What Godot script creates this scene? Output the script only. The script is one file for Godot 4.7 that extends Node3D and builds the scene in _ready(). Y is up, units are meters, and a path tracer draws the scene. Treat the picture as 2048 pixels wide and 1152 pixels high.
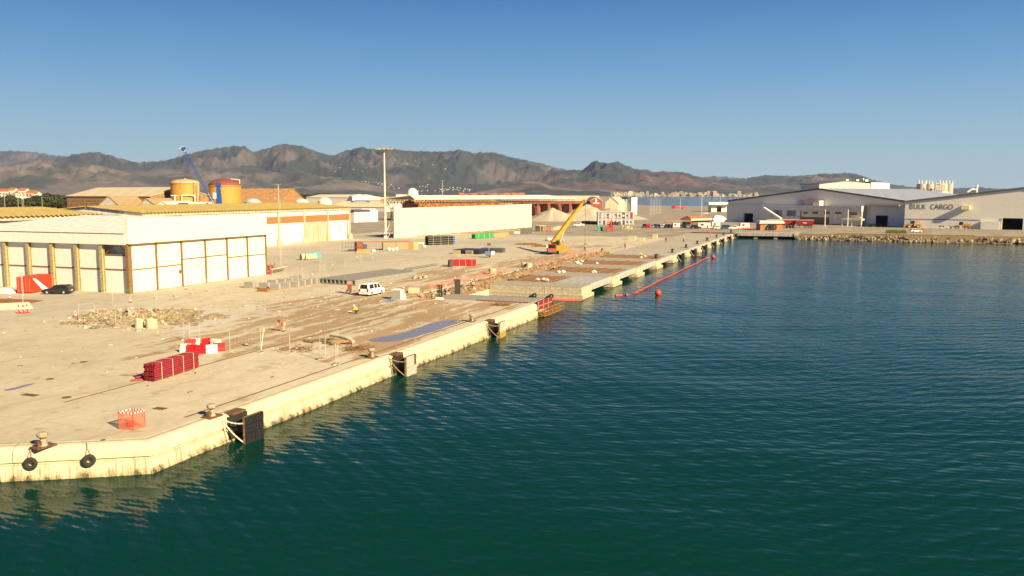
extends Node3D
# A harbour quay under construction, seen from about 15 m above the deck.
# World: y up, metres; the quay edge runs along -z, water lies towards +x, the deck is y = 0, the sea y = -2.

const F := 1700.0
const HORIZON := 387.0
const EYE := 15.5
const SEA := -2.0
const YAW := 0.37130
const PITCH := 0.11072
var M := {}
var T := {}
var taken := {}
var rng := RandomNumberGenerator.new()
var fwd_flat := Vector3(-sin(YAW), 0, -cos(YAW))
var rightv := Vector3(cos(YAW), 0, -sin(YAW))
var hills := {}

# ------------------------------------------------------------------ mesh builder
class MB:
	var v := PackedVector3Array()
	var n := PackedVector3Array()
	var c := PackedColorArray()
	var uv := PackedVector2Array()
	var col := Color(1, 1, 1)
	var use_col := false
	var xf := Transform3D()
	func vert(p: Vector3, nn: Vector3) -> void:
		v.append(xf * p); n.append((xf.basis * nn).normalized()); c.append(col)
	func tri(a: Vector3, b: Vector3, d: Vector3) -> void:
		var nn := (b - a).cross(d - a).normalized()
		vert(a, nn); vert(d, nn); vert(b, nn)
	func quad(a: Vector3, b: Vector3, d: Vector3, e: Vector3) -> void:
		var nn := (d - a).cross(e - b).normalized()
		vert(a, nn); vert(d, nn); vert(b, nn)
		vert(a, nn); vert(e, nn); vert(d, nn)
	func quad_of(a: Vector3, b: Vector3, d: Vector3, e: Vector3) -> MB:
		quad(a, b, d, e)
		return self
	func squad(a: Vector3, b: Vector3, d: Vector3, e: Vector3, na: Vector3, nb: Vector3, nd: Vector3, ne: Vector3) -> void:
		vert(a, na); vert(d, nd); vert(b, nb)
		vert(a, na); vert(e, ne); vert(d, nd)
	func hexa(p: Array) -> MB:   # 0-3 bottom (counter-clockwise seen from above), 4-7 top
		quad(p[3], p[2], p[1], p[0]); quad(p[4], p[5], p[6], p[7])
		for i in 4:
			var j := (i + 1) % 4
			quad(p[i], p[j], p[j + 4], p[i + 4])
		return self
	func box(a: Vector3, b: Vector3) -> MB:   # two opposite corners
		var lo := Vector3(minf(a.x, b.x), minf(a.y, b.y), minf(a.z, b.z))
		var hi := Vector3(maxf(a.x, b.x), maxf(a.y, b.y), maxf(a.z, b.z))
		return hexa([Vector3(lo.x, lo.y, hi.z), Vector3(hi.x, lo.y, hi.z), Vector3(hi.x, lo.y, lo.z), Vector3(lo.x, lo.y, lo.z),
			Vector3(lo.x, hi.y, hi.z), Vector3(hi.x, hi.y, hi.z), Vector3(hi.x, hi.y, lo.z), Vector3(lo.x, hi.y, lo.z)])
	func cbox(p: Vector3, s: Vector3) -> MB:
		return box(p - s / 2, p + s / 2)
	func taper(p: Vector3, s: Vector3, tx: float, tz: float) -> MB:   # box standing on p, its top shrunk
		var a := s.x / 2; var b := s.z / 2
		var e := a * tx; var f := b * tz
		return hexa([p + Vector3(-a, 0, b), p + Vector3(a, 0, b), p + Vector3(a, 0, -b), p + Vector3(-a, 0, -b),
			p + Vector3(-e, s.y, f), p + Vector3(e, s.y, f), p + Vector3(e, s.y, -f), p + Vector3(-e, s.y, -f)])
	func bar(a: Vector3, b: Vector3, w: float, h: float) -> MB:   # a box from a to b
		var d := (b - a).normalized()
		var s := d.cross(Vector3.UP)
		if s.length() < 0.01: s = Vector3.RIGHT
		s = s.normalized() * w / 2
		var u := s.cross(d).normalized() * h / 2
		return hexa([a - s - u, a + s - u, b + s - u, b - s - u, a - s + u, a + s + u, b + s + u, b - s + u])
	func tube(a: Vector3, b: Vector3, r0: float, r1: float = -1.0, k: int = 10, caps: bool = true) -> MB:
		if r1 < 0: r1 = r0
		var d := (b - a).normalized()
		var s := d.cross(Vector3.UP if absf(d.y) < 0.9 else Vector3.RIGHT).normalized()
		var u := s.cross(d)
		for i in k:
			var t0 := TAU * i / k; var t1 := TAU * (i + 1) / k
			var n0 := s * cos(t0) + u * sin(t0); var n1 := s * cos(t1) + u * sin(t1)
			squad(a + n1 * r0, a + n0 * r0, b + n0 * r1, b + n1 * r1, n1, n0, n0, n1)
			if caps:
				tri(a, a + n0 * r0, a + n1 * r0); tri(b, b + n1 * r1, b + n0 * r1)
		return self
	func path(pts: Array, r: float, k: int = 6) -> MB:
		for i in pts.size() - 1: tube(pts[i], pts[i + 1], r, r, k)
		return self
	func pipe(a: Vector3, b: Vector3, r: float, ri: float, k: int = 10) -> MB:   # hollow
		tube(a, b, r, r, k, false)
		tube(b, a, ri, ri, k, false)
		var d := (b - a).normalized()
		var s := d.cross(Vector3.UP if absf(d.y) < 0.9 else Vector3.RIGHT).normalized()
		var u := s.cross(d)
		for i in k:
			var n0 := s * cos(TAU * i / k) + u * sin(TAU * i / k)
			var n1 := s * cos(TAU * (i + 1) / k) + u * sin(TAU * (i + 1) / k)
			quad(a + n0 * r, a + n1 * r, a + n1 * ri, a + n0 * ri)
			quad(b + n1 * r, b + n0 * r, b + n0 * ri, b + n1 * ri)
		return self
	func lathe(p: Vector3, prof: Array, k: int = 16) -> MB:   # prof: [radius, height] from the bottom up
		for i in prof.size() - 1:
			var a: Vector2 = prof[i]; var b: Vector2 = prof[i + 1]
			var d := b - a
			var nr := Vector2(d.y, -d.x).normalized()
			for j in k:
				var t0 := TAU * j / k; var t1 := TAU * (j + 1) / k
				var e0 := Vector3(cos(t0), 0, sin(t0)); var e1 := Vector3(cos(t1), 0, sin(t1))
				var na := e0 * nr.x + Vector3.UP * nr.y; var nb := e1 * nr.x + Vector3.UP * nr.y
				squad(p + e1 * a.x + Vector3.UP * a.y, p + e0 * a.x + Vector3.UP * a.y, p + e0 * b.x + Vector3.UP * b.y, p + e1 * b.x + Vector3.UP * b.y, nb, na, na, nb)
		return self
	func prism(poly: Array, z0: float, z1: float) -> MB:   # a polygon in x,y drawn out along z
		var pk := PackedVector2Array(poly)
		var cw := Geometry2D.is_polygon_clockwise(pk)
		if not cw: pk.reverse()     # Godot calls y-down clockwise; here: counter-clockwise with y up
		pk.reverse()
		var lo := minf(z0, z1); var hi := maxf(z0, z1)
		var area := 0.0
		for i in pk.size(): area += pk[i].cross(pk[(i + 1) % pk.size()])
		if area < 0: pk.reverse()
		var t := Geometry2D.triangulate_polygon(pk)
		for i in range(0, t.size(), 3):
			var a := pk[t[i]]; var b := pk[t[i + 1]]; var d := pk[t[i + 2]]
			if (b - a).cross(d - a) < 0:
				var q := b; b = d; d = q
			tri(Vector3(a.x, a.y, hi), Vector3(b.x, b.y, hi), Vector3(d.x, d.y, hi))
			tri(Vector3(a.x, a.y, lo), Vector3(d.x, d.y, lo), Vector3(b.x, b.y, lo))
		for i in pk.size():
			var a := pk[i]; var b := pk[(i + 1) % pk.size()]
			quad(Vector3(a.x, a.y, lo), Vector3(b.x, b.y, lo), Vector3(b.x, b.y, hi), Vector3(a.x, a.y, hi))
		return self
	func sheet(poly: Array, y: float) -> MB:   # a flat polygon in x,z facing up
		var pk := PackedVector2Array(poly)
		var t := Geometry2D.triangulate_polygon(pk)
		for i in range(0, t.size(), 3):
			var a := pk[t[i]]; var b := pk[t[i + 1]]; var d := pk[t[i + 2]]
			if (b - a).cross(d - a) > 0:
				var q := b; b = d; d = q
			tri(Vector3(a.x, y, a.y), Vector3(b.x, y, b.y), Vector3(d.x, y, d.y))
		return self
	func mesh() -> ArrayMesh:
		var a := []
		a.resize(Mesh.ARRAY_MAX)
		a[Mesh.ARRAY_VERTEX] = v; a[Mesh.ARRAY_NORMAL] = n
		if use_col: a[Mesh.ARRAY_COLOR] = c
		if uv.size() == v.size() and uv.size() > 0: a[Mesh.ARRAY_TEX_UV] = uv
		var m := ArrayMesh.new()
		m.add_surface_from_arrays(Mesh.PRIMITIVE_TRIANGLES, a)
		return m

# ------------------------------------------------------------------ scene helpers
func numbered(called: String) -> String:
	if not taken.has(called):
		taken[called] = 0
		return called
	taken[called] += 1
	return "%s_%03d" % [called, taken[called]]

func part(par: Node, called: String, mb: MB, m: Material) -> MeshInstance3D:
	return part_of(par, called, mb.mesh(), m)

func part_of(par: Node, called: String, ms: Mesh, m: Material) -> MeshInstance3D:
	var o := MeshInstance3D.new()
	o.name = called; o.mesh = ms; o.material_override = m
	par.add_child(o, true)
	return o

func metas(o: Node, label: String, category: String, group: String = "") -> void:
	o.set_meta("label", label); o.set_meta("category", category)
	if group != "": o.set_meta("group", group)

func thing(called: String, label: String, category: String, pos: Vector3 = Vector3.ZERO, turn: float = 0.0, group: String = "") -> Node3D:
	var o := Node3D.new()
	o.name = numbered(called); add_child(o)
	o.position = pos; o.rotation.y = turn
	metas(o, label, category, group)
	return o

func solo(called: String, mb: MB, m: Material, label: String, category: String, group: String = "", pos: Vector3 = Vector3.ZERO, turn: float = 0.0) -> MeshInstance3D:
	var o := MeshInstance3D.new()
	o.name = numbered(called); o.mesh = mb.mesh(); o.material_override = m
	add_child(o); o.position = pos; o.rotation.y = turn
	metas(o, label, category, group)
	return o

func structure(called: String, mb: MB, m: Material) -> MeshInstance3D:
	var o := MeshInstance3D.new()
	o.name = numbered(called); o.mesh = mb.mesh(); o.material_override = m
	add_child(o); o.set_meta("kind", "structure")
	return o

func copy(src: Node3D, pos: Vector3, turn: float, label: String = "") -> Node3D:
	var o: Node3D = src.duplicate()
	o.name = numbered(String(src.name).rstrip("0123456789").trim_suffix("_"))
	add_child(o); o.position = pos; o.rotation.y = turn
	if label != "": o.set_meta("label", label)
	return o

func ray(px: float, py: float) -> Vector3:
	var f := Vector3(-sin(YAW) * cos(PITCH), -sin(PITCH), -cos(YAW) * cos(PITCH))
	var u := rightv.cross(f)
	return (f * F + rightv * (px - 1024.0) - u * (py - 576.0)).normalized()

func g(px: float, py: float, h: float = 0.0) -> Vector3:   # where the photo's pixel meets the level h
	var d := ray(px, py)
	return Vector3(0, EYE, 0) + d * ((h - EYE) / d.y)

func at(px: float, depth: float, h: float = 0.0) -> Vector3:   # a direction and a distance
	var p := (fwd_flat + rightv * (px - 1024.0) / 1710.5) * depth
	return Vector3(p.x, h, p.z)

func tall(py: float, depth: float) -> float:   # height of a thing at that distance that reaches row py
	return EYE + depth * tan(atan((576.0 - py) / F) - PITCH)

func stand(px: float, pyb: float, pyt: float, h: float = 0.0) -> float:   # height of a thing on the ground
	var p := g(px, pyb, h)
	var d := ray(px, pyt)
	return EYE + Vector2(p.x, p.z).length() * d.y / Vector2(d.x, d.z).length() - h

func turn_to(a: Vector3, b: Vector3) -> float:
	return atan2(-(b.z - a.z), b.x - a.x)

func lin(r: float, gg: float, b: float) -> Color:
	return Color(r, gg, b).linear_to_srgb()

func mat(key: String, c: Color, rough: float = 0.8, tex: String = "", scale: float = 0.2, metal: float = 0.0) -> StandardMaterial3D:   # c is a linear base colour
	if M.has(key): return M[key]
	var m := StandardMaterial3D.new()
	m.resource_name = key
	m.albedo_color = Color(c.r, c.g, c.b).linear_to_srgb()
	m.roughness = rough; m.metallic = metal
	if tex != "":
		m.albedo_texture = T[tex]
		m.uv1_triplanar = true; m.uv1_world_triplanar = true
		m.uv1_scale = Vector3.ONE * scale
	M[key] = m
	return m

func noise(seed_: int, freq: float, oct: int = 4, ridged: bool = false) -> FastNoiseLite:
	var f := FastNoiseLite.new()
	f.seed = seed_; f.frequency = freq
	f.noise_type = FastNoiseLite.TYPE_SIMPLEX_SMOOTH
	f.fractal_type = FastNoiseLite.FRACTAL_RIDGED if ridged else FastNoiseLite.FRACTAL_FBM
	f.fractal_octaves = oct
	return f

func grey_texture(seed_: int, freq: float, lo: float, hi: float, stretch: int = 1, oct: int = 5) -> ImageTexture:
	var im := noise(seed_, freq, oct).get_seamless_image(512, 512 / stretch)
	if stretch > 1: im.resize(512, 512, Image.INTERPOLATE_CUBIC)
	im.convert(Image.FORMAT_L8)
	var d := im.get_data()
	var o := PackedByteArray()
	o.resize(d.size())
	for i in d.size():
		var t := clampf((d[i] / 255.0 - 0.2) / 0.6, 0, 1)
		o[i] = int(255 * (lo + (hi - lo) * t))
	var r := Image.create_from_data(512, 512, false, Image.FORMAT_L8, o)
	r.generate_mipmaps()
	return ImageTexture.create_from_image(r)

func wave_normals(seed_: int, waves: int, kmin: float, kmax: float, steep: float, heading: float, spread: float) -> ImageTexture:
	var r := RandomNumberGenerator.new()
	r.seed = seed_
	var N := 400
	var gx := PackedFloat32Array(); var gy := PackedFloat32Array()
	gx.resize(N * N); gy.resize(N * N)
	for w in waves:
		var k := kmin * pow(kmax / kmin, r.randf())
		var th := heading + r.randfn(0, spread)
		var kx := roundi(k * cos(th)); var ky := roundi(k * sin(th))
		var kk := sqrt(float(kx * kx + ky * ky))
		if kk < 1: continue
		var ph := r.randf() * TAU
		var s := steep / sqrt(float(waves)) * (0.6 + 0.8 * r.randf()) * pow(kmin / kk, 0.15)
		var ax := s * kx / kk; var ay := s * ky / kk
		var lut := PackedFloat32Array(); lut.resize(N)
		for i in N: lut[i] = cos(TAU * i / N + ph)
		for y in N:
			var base := ky * y
			var row := y * N
			for x in N:
				var q := lut[posmod(kx * x + base, N)]
				gx[row + x] += ax * q; gy[row + x] += ay * q
	var o := PackedByteArray(); o.resize(N * N * 3)
	for i in N * N:
		var nn := Vector3(-gx[i], -gy[i], 1).normalized()
		o[i * 3] = int(nn.x * 127.5 + 127.5); o[i * 3 + 1] = int(nn.y * 127.5 + 127.5); o[i * 3 + 2] = int(nn.z * 127.5 + 127.5)
	return ImageTexture.create_from_image(Image.create_from_data(N, N, false, Image.FORMAT_RGB8, o))

func sky_panorama() -> ImageTexture:   # clear air: paler and greener towards the horizon
	var W := 256; var Hh := 512
	var im := Image.create(W, Hh, false, Image.FORMAT_RGBF)
	var stops := [[0.0, Color(0.40, 0.50, 0.52)], [2.0, Color(0.34, 0.485, 0.55)], [4.5, Color(0.245, 0.43, 0.57)], [8.0, Color(0.135, 0.315, 0.55)],
		[13.0, Color(0.048, 0.165, 0.42)], [19.0, Color(0.017, 0.086, 0.285)], [32.0, Color(0.013, 0.066, 0.22)], [90.0, Color(0.012, 0.050, 0.17)]]
	for y in Hh:
		var e := 90.0 - 180.0 * (y + 0.5) / Hh
		var c: Color = Color(0.16, 0.17, 0.16)
		if e >= 0:
			for i in stops.size() - 1:
				if e >= stops[i][0] and e <= stops[i + 1][0]:
					var t: float = (e - stops[i][0]) / (stops[i + 1][0] - stops[i][0])
					var c0: Color = stops[i][1]
					c = c0.lerp(stops[i + 1][1], t)
		for x in W: im.set_pixel(x, y, c)
	return ImageTexture.create_from_image(im)

# ------------------------------------------------------------------ build
func _ready() -> void:
	rng.seed = 7
	var cam := Camera3D.new()
	cam.name = "camera"
	cam.position = Vector3(0, EYE, 0)
	cam.rotation = Vector3(-PITCH, YAW, 0)
	cam.fov = 37.435
	cam.near = 0.5; cam.far = 40000
	add_child(cam); cam.current = true
	var we := WorldEnvironment.new()
	we.name = "environment"
	var e := Environment.new()
	e.background_mode = Environment.BG_SKY
	var sm := PanoramaSkyMaterial.new()
	sm.panorama = sky_panorama()
	var sky := Sky.new()
	sky.sky_material = sm
	e.sky = sky
	e.background_energy_multiplier = 0.48
	e.tonemap_mode = Environment.TONE_MAPPER_LINEAR
	e.tonemap_exposure = 2.4
	e.sdfgi_enabled = true; e.ssao_enabled = true; e.ssil_enabled = true
	e.fog_enabled = true; e.fog_density = 0.00003; e.fog_light_color = Color(0.64, 0.74, 0.94)
	we.environment = e
	add_child(we)
	var sun := DirectionalLight3D.new()
	sun.name = "sun"
	sun.light_color = Color(1.0, 0.905, 0.705)
	sun.light_energy = 1.6
	sun.light_angular_distance = 0.5
	sun.shadow_enabled = true
	add_child(sun)
	sun.look_at_from_position(Vector3(80, 46.9, 37.3), Vector3.ZERO)
	textures()
	setting()
	mountains()
	far_things()
	big_buildings()
	right_side()
	pier()
	quay_furniture()
	yard()
	people()

func textures() -> void:
	T.mottle = grey_texture(1, 0.012, 0.80, 1.0)
	T.soft = grey_texture(2, 0.008, 0.86, 1.0, 1, 3)
	T.streak = grey_texture(3, 0.03, 0.93, 1.0, 8, 4)
	T.rusty = grey_texture(4, 0.02, 0.55, 1.0)
	T.stain = grey_texture(5, 0.02, 0.84, 1.0, 8, 5)
	T.scrub = grey_texture(6, 0.03, 0.45, 1.0)

func yard_texture() -> ImageTexture:   # concrete, its dirt, wheel tracks, mud and cement splashes
	var W := 1000; var Hh := 1700
	var x0 := -175.0; var sx := 140.0 / W; var z0 := -25.0; var sz := -275.0 / Hh
	var big := noise(11, 0.03, 3); var mid := noise(12, 0.22, 4); var fine := noise(13, 1.3, 2)
	var streak := noise(14, 0.25, 4); var warp := noise(15, 0.12, 3); var track := noise(16, 0.5, 3); var crack := noise(17, 0.045, 4); var spots := noise(18, 0.35, 2)
	var mud := [[-60.0, -93.0, 10.0, 27.0], [-47.5, -96.0, 5.5, 20.0], [-50.0, -106.0, 9.0, 7.0], [-64.0, -122.0, 8.0, 15.0], [-68.0, -104.0, 7.0, 10.0], [-57.0, -75.0, 6.0, 12.0], [-44.0, -76.0, 2.5, 9.0], [-72.0, -150.0, 8.0, 22.0], [-66.0, -190.0, 6.0, 30.0], [-70.0, -240.0, 9.0, 10.0]]
	var splash := [[-75.0, -88.0, 7.0, 9.0], [-70.0, -80.0, 5.0, 6.0]]
	var o := PackedByteArray(); o.resize(W * Hh * 3)
	for j in Hh:
		var z := z0 + sz * (j + 0.5)
		for i in W:
			var x := x0 + sx * (i + 0.5)
			var b := big.get_noise_2d(x, z); var m := mid.get_noise_2d(x, z); var f := fine.get_noise_2d(x, z)
			var k := 1.0 + 0.16 * b + 0.10 * m + 0.10 * f
			var r := 0.490 * k; var gg := (0.430 + 0.008 * b) * k; var bb := (0.318 + 0.012 * b) * k
			if x < -88.0:   # older, greyer paving before the halls
				var q := clampf((-88.0 - x + 6.0 * b) / 8.0, 0, 1) * 0.55
				r = lerpf(r, 0.40 * k, q); gg = lerpf(gg, 0.365 * k, q); bb = lerpf(bb, 0.31 * k, q)
			var t := track.get_noise_2d(x * 1.0 + 2.0 * warp.get_noise_2d(x, z), z * 0.10)   # wheel tracks along the quay
			if t > 0.0:
				var q := clampf(t * t * 4.0 * (1.0 + 0.8 * f), 0, 1) * 0.18
				r *= 1 - q * 0.6; gg *= 1 - q * 0.8; bb *= 1 - q
			var a := 0.0
			for e in mud:
				var dx: float = (x - e[0]) / e[2]; var dz: float = (z - e[1]) / e[3]
				var d := dx * dx + dz * dz
				if d < 1.6: a = maxf(a, 1.0 - d * 0.62)
			if a > 0.0:
				var s := streak.get_noise_2d(x * 1.9 + 2.0 * warp.get_noise_2d(x, z), z * 0.20) * 1.25 + 0.45 * m + 0.3 * f + a * 0.85 - 0.40
				var q := clampf(s * 4.0, 0, 1) * 0.85
				r = lerpf(r, 0.310 * k, q); gg = lerpf(gg, 0.198 * k, q); bb = lerpf(bb, 0.095 * k, q)
			a = 0.0
			for e in splash:
				var dx: float = (x - e[0]) / e[2]; var dz: float = (z - e[1]) / e[3]
				a = maxf(a, 1.0 - dx * dx - dz * dz)
			if a > 0.0:
				var q := clampf((a + m * 1.6 - 0.3) * 3.0, 0, 1) * 0.7
				r = lerpf(r, 0.50 * k, q); gg = lerpf(gg, 0.47 * k, q); bb = lerpf(bb, 0.43 * k, q)
			var jx := absf(fposmod(x + 41.2 + 0.06 * m, 6.0) - 3.0); var jz := absf(fposmod(z + 0.06 * m, 7.5) - 3.75)   # slab joints, cracks
			var ck := absf(crack.get_noise_2d(x, z))
			var lam := 0.0
			if (jx < 0.06 or jz < 0.075) and m > -0.25: lam = 0.10
			if ck < 0.010 and b > -0.05: lam = maxf(lam, 0.20)
			if spots.get_noise_2d(x, z) > 0.62: lam = maxf(lam, 0.2)
			if lam > 0.0: r *= 1 - lam; gg *= 1 - lam * 1.08; bb *= 1 - lam * 1.15
			var p := (j * W + i) * 3
			o[p] = int(255 * pow(clampf(r, 0, 1), 0.4545)); o[p + 1] = int(255 * pow(clampf(gg, 0, 1), 0.4545)); o[p + 2] = int(255 * pow(clampf(bb, 0, 1), 0.4545))
	return ImageTexture.create_from_image(Image.create_from_data(W, Hh, false, Image.FORMAT_RGB8, o))

func uv_sheet(poly: Array, y: float) -> MB:
	var mb := MB.new()
	mb.sheet(poly, y)
	for p in mb.v: mb.uv.append(Vector2((p.x + 175.0) / 140.0, (-p.z - 25.0) / 275.0))
	return mb

func setting() -> void:
	# sea
	var wm := StandardMaterial3D.new()
	wm.albedo_color = lin(0.0017, 0.031, 0.0225)
	wm.roughness = 0.11
	wm.metallic_specular = 0.17
	wm.normal_enabled = true
	wm.normal_texture = wave_normals(21, 48, 8.0, 110.0, 0.080, 1.25, 0.6)
	wm.normal_scale = 1.0
	wm.detail_enabled = false
	var mb := MB.new()
	var cs := 23.0
	var s1 := noise(22, 0.11, 2); var s2 := noise(23, 0.035, 2)
	var X0 := -140.0; var X1 := 220.0; var Z0 := 100.0; var Z1 := -350.0; var NX := 160; var NZ := 220
	var hs := []
	for i in NX + 1:
		var col := []
		for j in NZ + 1:
			var x := lerpf(X0, X1, i / float(NX)); var z := lerpf(Z0, Z1, j / float(NZ))
			var rim := minf(minf(i, NX - i), minf(j, NZ - j)) / 6.0
			col.append(Vector3(x, SEA + clampf(rim, 0, 1) * (0.035 * s1.get_noise_2d(x * 0.6 + z * 0.25, z * 1.3) + 0.12 * s2.get_noise_2d(x, z * 1.4)), z))
		hs.append(col)
	for i in NX:
		for j in NZ:
			for k in [[0, 0], [1, 1], [1, 0], [0, 0], [0, 1], [1, 1]]:
				var a: int = i + k[0]; var b: int = j + k[1]
				var dx: Vector3 = hs[mini(a + 1, NX)][b] - hs[maxi(a - 1, 0)][b]; var dz: Vector3 = hs[a][mini(b + 1, NZ)] - hs[a][maxi(b - 1, 0)]
				mb.vert(hs[a][b], dx.cross(dz))
	for q in [[-9000.0, 500.0, 9000.0, Z0], [-9000.0, Z0, X0, Z1], [X1, Z0, 9000.0, Z1], [-9000.0, Z1, 9000.0, -9000.0]]:
		mb.quad(Vector3(q[0], SEA, q[1]), Vector3(q[2], SEA, q[1]), Vector3(q[2], SEA, q[3]), Vector3(q[0], SEA, q[3]))
	for p in mb.v: mb.uv.append(Vector2(p.x / cs, p.z / cs))
	structure("sea", mb, wm)
	# land
	var gm := StandardMaterial3D.new()
	gm.albedo_texture = yard_texture()
	gm.roughness = 0.9
	var near := [Vector2(-41.2, -40.86), Vector2(-41.2, -112.6), Vector2(-60.5, -112.6), Vector2(-60.5, -218), Vector2(-56.5, -218), Vector2(-56.5, -300), Vector2(-175, -300), Vector2(-175, -25), Vector2(-67.5, -25.0)]
	var yd := structure("quay_pavement", uv_sheet(near, 0.0), gm)
	yd.set_meta("label", "pale dusty concrete yard with brown mud stains")
	var far := MB.new()
	far.sheet([Vector2(-56.5, -300), Vector2(-56.5, -345.5), Vector2(-17, -345.5), Vector2(-17, -349), Vector2(700, -349), Vector2(700, -1050), Vector2(-60, -1050), Vector2(-235, -1090), Vector2(-420, -1600), Vector2(-1000, -4250), Vector2(-1000, -9000),
		Vector2(-9000, -9000), Vector2(-9000, 500), Vector2(-908, 500), Vector2(-67.5, -25), Vector2(-175, -25), Vector2(-175, -300)], 0.0)
	structure("ground", far, mat("far_ground", Color(0.34, 0.29, 0.225), 0.95, "mottle", 0.015))
	var over := MB.new()
	over.sheet([Vector2(-1000, -4250), Vector2(6000, -3900), Vector2(9000, -9000), Vector2(-1000, -9000)], -0.5)
	structure("far_shore", over, mat("far_land", Color(0.16, 0.15, 0.10), 0.95, "mottle", 0.004))
	var beach := MB.new()
	beach.quad(Vector3(-1000, -0.4, -4244), Vector3(6000, -0.4, -3894), Vector3(6000, 1.5, -3960), Vector3(-1000, 1.5, -4310))
	structure("beach", beach, mat("sand", Color(0.45, 0.36, 0.25), 0.95))

func profile(pts: Array, px: float) -> float:
	for i in pts.size() - 1:
		if px <= pts[i + 1].x:
			var t: float = clampf((px - pts[i].x) / (pts[i + 1].x - pts[i].x), 0, 1)
			return lerpf(pts[i].y, pts[i + 1].y, t)
	return pts[-1].y

func ridge(called: String, pts: Array, crest: float, foot: float, seed_: int, rough: float, green: Color, rock: Color, bare: float) -> void:
	var px0: float = pts[0].x; var px1: float = pts[-1].x
	var nc := int((px1 - px0) / 3.0); var nr := 56; var back := 6
	var n1 := noise(seed_, 1.0 / 1700.0, 4, true); var n2 := noise(seed_ + 1, 1.0 / 420.0, 4); var n3 := noise(seed_ + 2, 1.0 / 900.0, 4); var jag := noise(seed_ + 3, 0.09, 3); var n4 := noise(seed_ + 4, 1.0 / 620.0, 4, true); var n5 := noise(seed_ + 5, 1.0 / 230.0, 3, true)
	var pos := []; var cols := []
	for i in nc + 1:
		var px := px0 + (px1 - px0) * i / nc
		var py := profile(pts, px)
		var h := maxf(tall(py, crest), 12.0)
		var edge := -jag.get_noise_1d(px) * 3.0 * crest / F
		var line := []; var cl := []
		for j in nr + back + 1:
			var t := float(j) / nr
			var d := lerpf(foot, crest, t)
			var p := at(px, d)
			var y := 0.0
			if t <= 1.0:
				var s := lerpf(t, t * t * (3 - 2 * t), 0.5)
				y = h * pow(s, 1.12)
				var w := sin(PI * minf(t, 1.0)) * minf(1.0, t * 1.4)
				y += h * w * rough * (n1.get_noise_2d(p.x, p.z) * 0.85 - 0.15) + h * 0.30 * w * n4.get_noise_2d(p.x, p.z) + h * 0.10 * w * n5.get_noise_2d(p.x, p.z)
				y += edge * clampf((t - 0.86) / 0.14, 0, 1)
				y = minf(y, h * d / crest * 0.985 + EYE * (1 - d / crest)) if t < 0.995 else y
			else:
				y = (h + edge) * (1.0 - (t - 1.0) * 5.0)
			line.append(Vector3(p.x, maxf(y, -1.0), p.z))
			var q := clampf(n3.get_noise_2d(p.x, p.z) * 2.2 + n2.get_noise_2d(p.x * 2.0, p.z * 2.0) * 0.8 + bare, 0, 1)
			cl.append(green.lerp(rock, q) * (1.0 + 0.35 * n2.get_noise_2d(p.x * 4.0, p.z * 4.0)))
		pos.append(line); cols.append(cl)
	var mb := MB.new()
	mb.use_col = true
	var rows := nr + back
	var nor := []
	for i in nc + 1:
		var l := []
		for j in rows + 1:
			var a: Vector3 = pos[maxi(i - 1, 0)][j]; var b: Vector3 = pos[mini(i + 1, nc)][j]
			var c: Vector3 = pos[i][maxi(j - 1, 0)]; var d: Vector3 = pos[i][mini(j + 1, rows)]
			var nn := (b - a).cross(d - c).normalized()
			l.append(nn if nn.y > 0 else -nn)
		nor.append(l)
	for i in nc:
		for j in rows:
			for k in [[0, 0], [1, 1], [1, 0], [0, 0], [0, 1], [1, 1]]:
				var cc: Color = cols[i + k[0]][j + k[1]]
				mb.col = cc
				mb.vert(pos[i + k[0]][j + k[1]], nor[i + k[0]][j + k[1]])
	var hm := mat("hill_vertex", Color(1, 1, 1), 1.0)
	hm.vertex_color_use_as_albedo = true
	structure(called, mb, hm)
	hills[called] = {"pos": pos, "px0": px0, "step": (px1 - px0) / nc}

func seen_row(p: Vector3) -> float:
	var f := Vector3(-sin(YAW) * cos(PITCH), -sin(PITCH), -cos(YAW) * cos(PITCH))
	var u := rightv.cross(f)
	var v := p - Vector3(0, EYE, 0)
	return 576.0 - F * v.dot(u) / v.dot(f)

func on_hill(called: String, px: float, py: float) -> Vector3:   # the point of a hillside behind a pixel
	var h: Dictionary = hills[called]
	var i := clampi(int(round((px - h.px0) / h.step)), 0, h.pos.size() - 1)
	var l: Array = h.pos[i]
	for j in l.size() - 1:
		if seen_row(l[j + 1]) <= py:
			var a := seen_row(l[j]); var b := seen_row(l[j + 1])
			var t := clampf((a - py) / maxf(a - b, 0.01), 0, 1)
			var q: Vector3 = l[j]
			return q.lerp(l[j + 1], t)
	return l[20]

func v2(a: Array) -> Array:
	var r := []
	for i in range(0, a.size(), 2): r.append(Vector2(a[i], a[i + 1]))
	return r

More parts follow.
